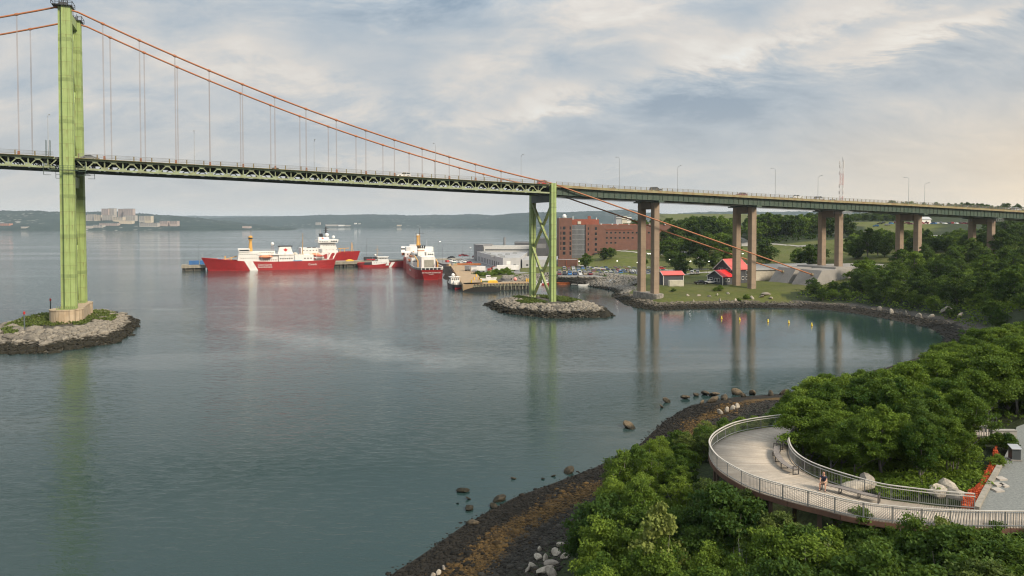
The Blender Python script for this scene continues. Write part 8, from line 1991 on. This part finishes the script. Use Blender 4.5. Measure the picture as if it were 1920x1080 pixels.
ground_cover('undergrowth', [(bx_(1242, 485), 485), (bx_(1375, 485), 485), (bx_(1380, 620), 620), (bx_(1245, 620), 620)], 2500, 1.4, L_dark, 6, 'dark undergrowth of the wood behind the brick wing', 4)
for i, (px, py, s) in enumerate(((1350, 545, .9), (1400, 563, .7), (1340, 547, .6), (1262, 548, .5), (1110, 524, .6), (1134, 522, .7), (1560, 558, 1.2), (1545, 560, 1.0), (1530, 552, 1.1), (1518, 545, .9), (1385, 566, .5))):
    p = ground_hit(px, py); plant('bush', BUSH[i % 2], (p.x, p.y, p.z-.1), s, i, ['green bush on the grass before the houses', 'low bush at the edge of the bank by the second columns', 'small bush left of the green one before the houses', 'tuft of shrubs below the cream container', 'bush on the riprap, left', 'bush on the riprap, right', 'bush at the near corner of the cove wood', 'rounded bush at the near corner of the cove wood', 'bush in front of the anchorage', 'small bush against the anchorage', 'low shrub on the bank stones'][i], 'bush', None)

# ------------------------------------------------------------------ far buildings across the basin
M_far1 = mat('pinkish_concrete', (.36, .29, .26), .8); M_far2 = mat('pale_concrete', (.37, .345, .31), .8); M_far3 = mat('cream_concrete', (.46, .40, .31), .8); M_farwin = mat('far_window', (.13, .13, .135), .4)
FB = [(191, 203, 391.5, 412, 3050, M_far1, 'left half of the left apartment tower across the basin', 10), (203.4, 214, 391, 412, 3060, M_far2, 'right half of the left apartment tower across the basin', 10), (222, 232, 392, 411, 3080, M_far1, 'left part of the right apartment tower across the basin', 10), (232.5, 249, 391.5, 412, 3060, M_far1, 'right part of the right apartment tower across the basin', 10),
      (153, 163, 403, 412, 3000, M_far2, 'pale slab block at the left of the towers', 5), (164, 176, 402, 412, 3000, M_far2, 'second pale slab block left of the towers', 5), (177, 190, 403, 412, 2990, M_far3, 'pale block just left of the left tower', 5), (192, 211, 404, 414, 2980, M_far2, 'lower block in front of the left tower', 5), (212, 230, 407, 413, 2960, M_far3, 'cream block between the two towers', 3), (231, 253, 404, 412, 2990, M_far2, 'lower block in front of the right tower', 4),
      (261, 271, 405, 413.5, 2960, M_far2, 'left half of the striped block right of the towers', 5), (272, 283, 405, 413.5, 2960, M_far3, 'right half of the striped block right of the towers', 5), (262, 295, 418.5, 424, 2830, M_far2, 'long white block near the far waterline', 3), (187, 220, 418.5, 423, 2840, M_far1, 'long low pinkish block above the far shore', 2), (176, 192, 422, 427, 2800, M_far2, 'low pale block near the far shore left', 2), (300, 314, 414.5, 419.5, 2860, M_far1, 'small pinkish block on the slope, left of a pair', 3), (318, 332, 414.5, 419.5, 2860, M_far1, 'small pinkish block on the slope, right of a pair', 3),
      (0, 17, 419, 424, 2840, mat('salmon_brick', (.40, .20, .14), .8), 'salmon block at the far left edge', 3), (39, 48, 425, 427, 2790, M_far2, 'white shed on the far shore at left', 1),  (155, 172, 423.5, 425.5, 2790, M_far2, 'low white shed right of the green tower', 1), (223, 247, 414, 416, 2900, M_far3, 'pale terrace on the slope under the right tower', 1),
      (454, 468, 424, 426.2, 2900, M_far1, 'white shed on the point behind the long ship', 1), (592, 600, 417, 421.5, 4450, M_far2, 'pale block on the far ridge above the white bridge tower', 3), (610, 632, 421, 425.5, 4400, M_far2, 'long pale shed on the far waterline right of the white tower', 1), (634, 645, 421.5, 424.5, 4400, M_white, 'white shed on the far waterline', 1), (646, 656, 422, 425, 4400, M_far2, 'low pale shed at the right of the far waterline group', 1), (744, 752, 421.5, 424.5, 4400, M_far3, 'cream house on the far shore above the patrol boat', 1),
      (664, 668, 418, 420.5, 4480, M_white, 'small white house on the far slope, left', 1), (672, 675, 419, 421, 4480, M_white, 'small white house on the far slope, right', 1), (400, 440, 411, 413.5, 7300, M_far2, 'faint pale blocks on the farthest ridge', 2), (500, 512, 424, 426, 4400, M_far2, 'low pale shed on the far shore behind the long ship', 1)]
rq = random.Random(77)
for i in range(34):
    px = rq.choice((rq.uniform(2, 104), rq.uniform(158, 330), rq.uniform(2, 104), rq.uniform(540, 700))); lo = px > 400
    py = rq.uniform(408, 422) if not lo else rq.uniform(410, 421); Yq = float(np.interp(py, [400, 428], [3600, 2780] if not lo else [5600, 4400]))
    FB.append((px, px+rq.uniform(2.0, 5.5), py-1.6, py, Yq, rq.choice((M_far1, M_far2, M_far2, M_far3)), 'small pale house scattered on the wooded slope %s' % ('left of the green tower' if px < 110 else 'near the apartment towers' if not lo else 'of the far ridge behind the ships'), 1))
for x0, x1, y0, y1, Y, m__, lb, st in FB:
    a, b = PY(x0, y1, Y), PY(x1, y1, Y); zt = PY(x0, y0, Y).z; zb = a.z-6
    g = empty('far_building', (0, 0, 0), 0, lb, 'building', 'buildings across the basin')
    q = MB(); q.box(a.x, b.x, Y, Y+22, zb-15, zt); q.build('walls', m__, g); q = MB(); q.box(a.x-.5, b.x+.5, Y-.5, Y+22.5, zt+.01, zt+1.0); q.build('roof', M_shed2, g)
    if st > 1:
        hgt = zt-a.z
        for k in range(st):
            z = a.z+hgt*(k+.5)/st; q = MB(); q.box(a.x+1.2, b.x-1.2, Y-.25, Y+.1, z-hgt/st*.22, z+hgt/st*.22); f = q.build('window_band', M_farwin, g)
        nb = max(2, int((b.x-a.x)/9))
        for k in range(nb+1): x = a.x+(b.x-a.x)*k/nb; q = MB(); q.box(x-.9, x+.9, Y-.6, Y-.26, a.z-4, zt); q.build('pier_strip', m__, g)
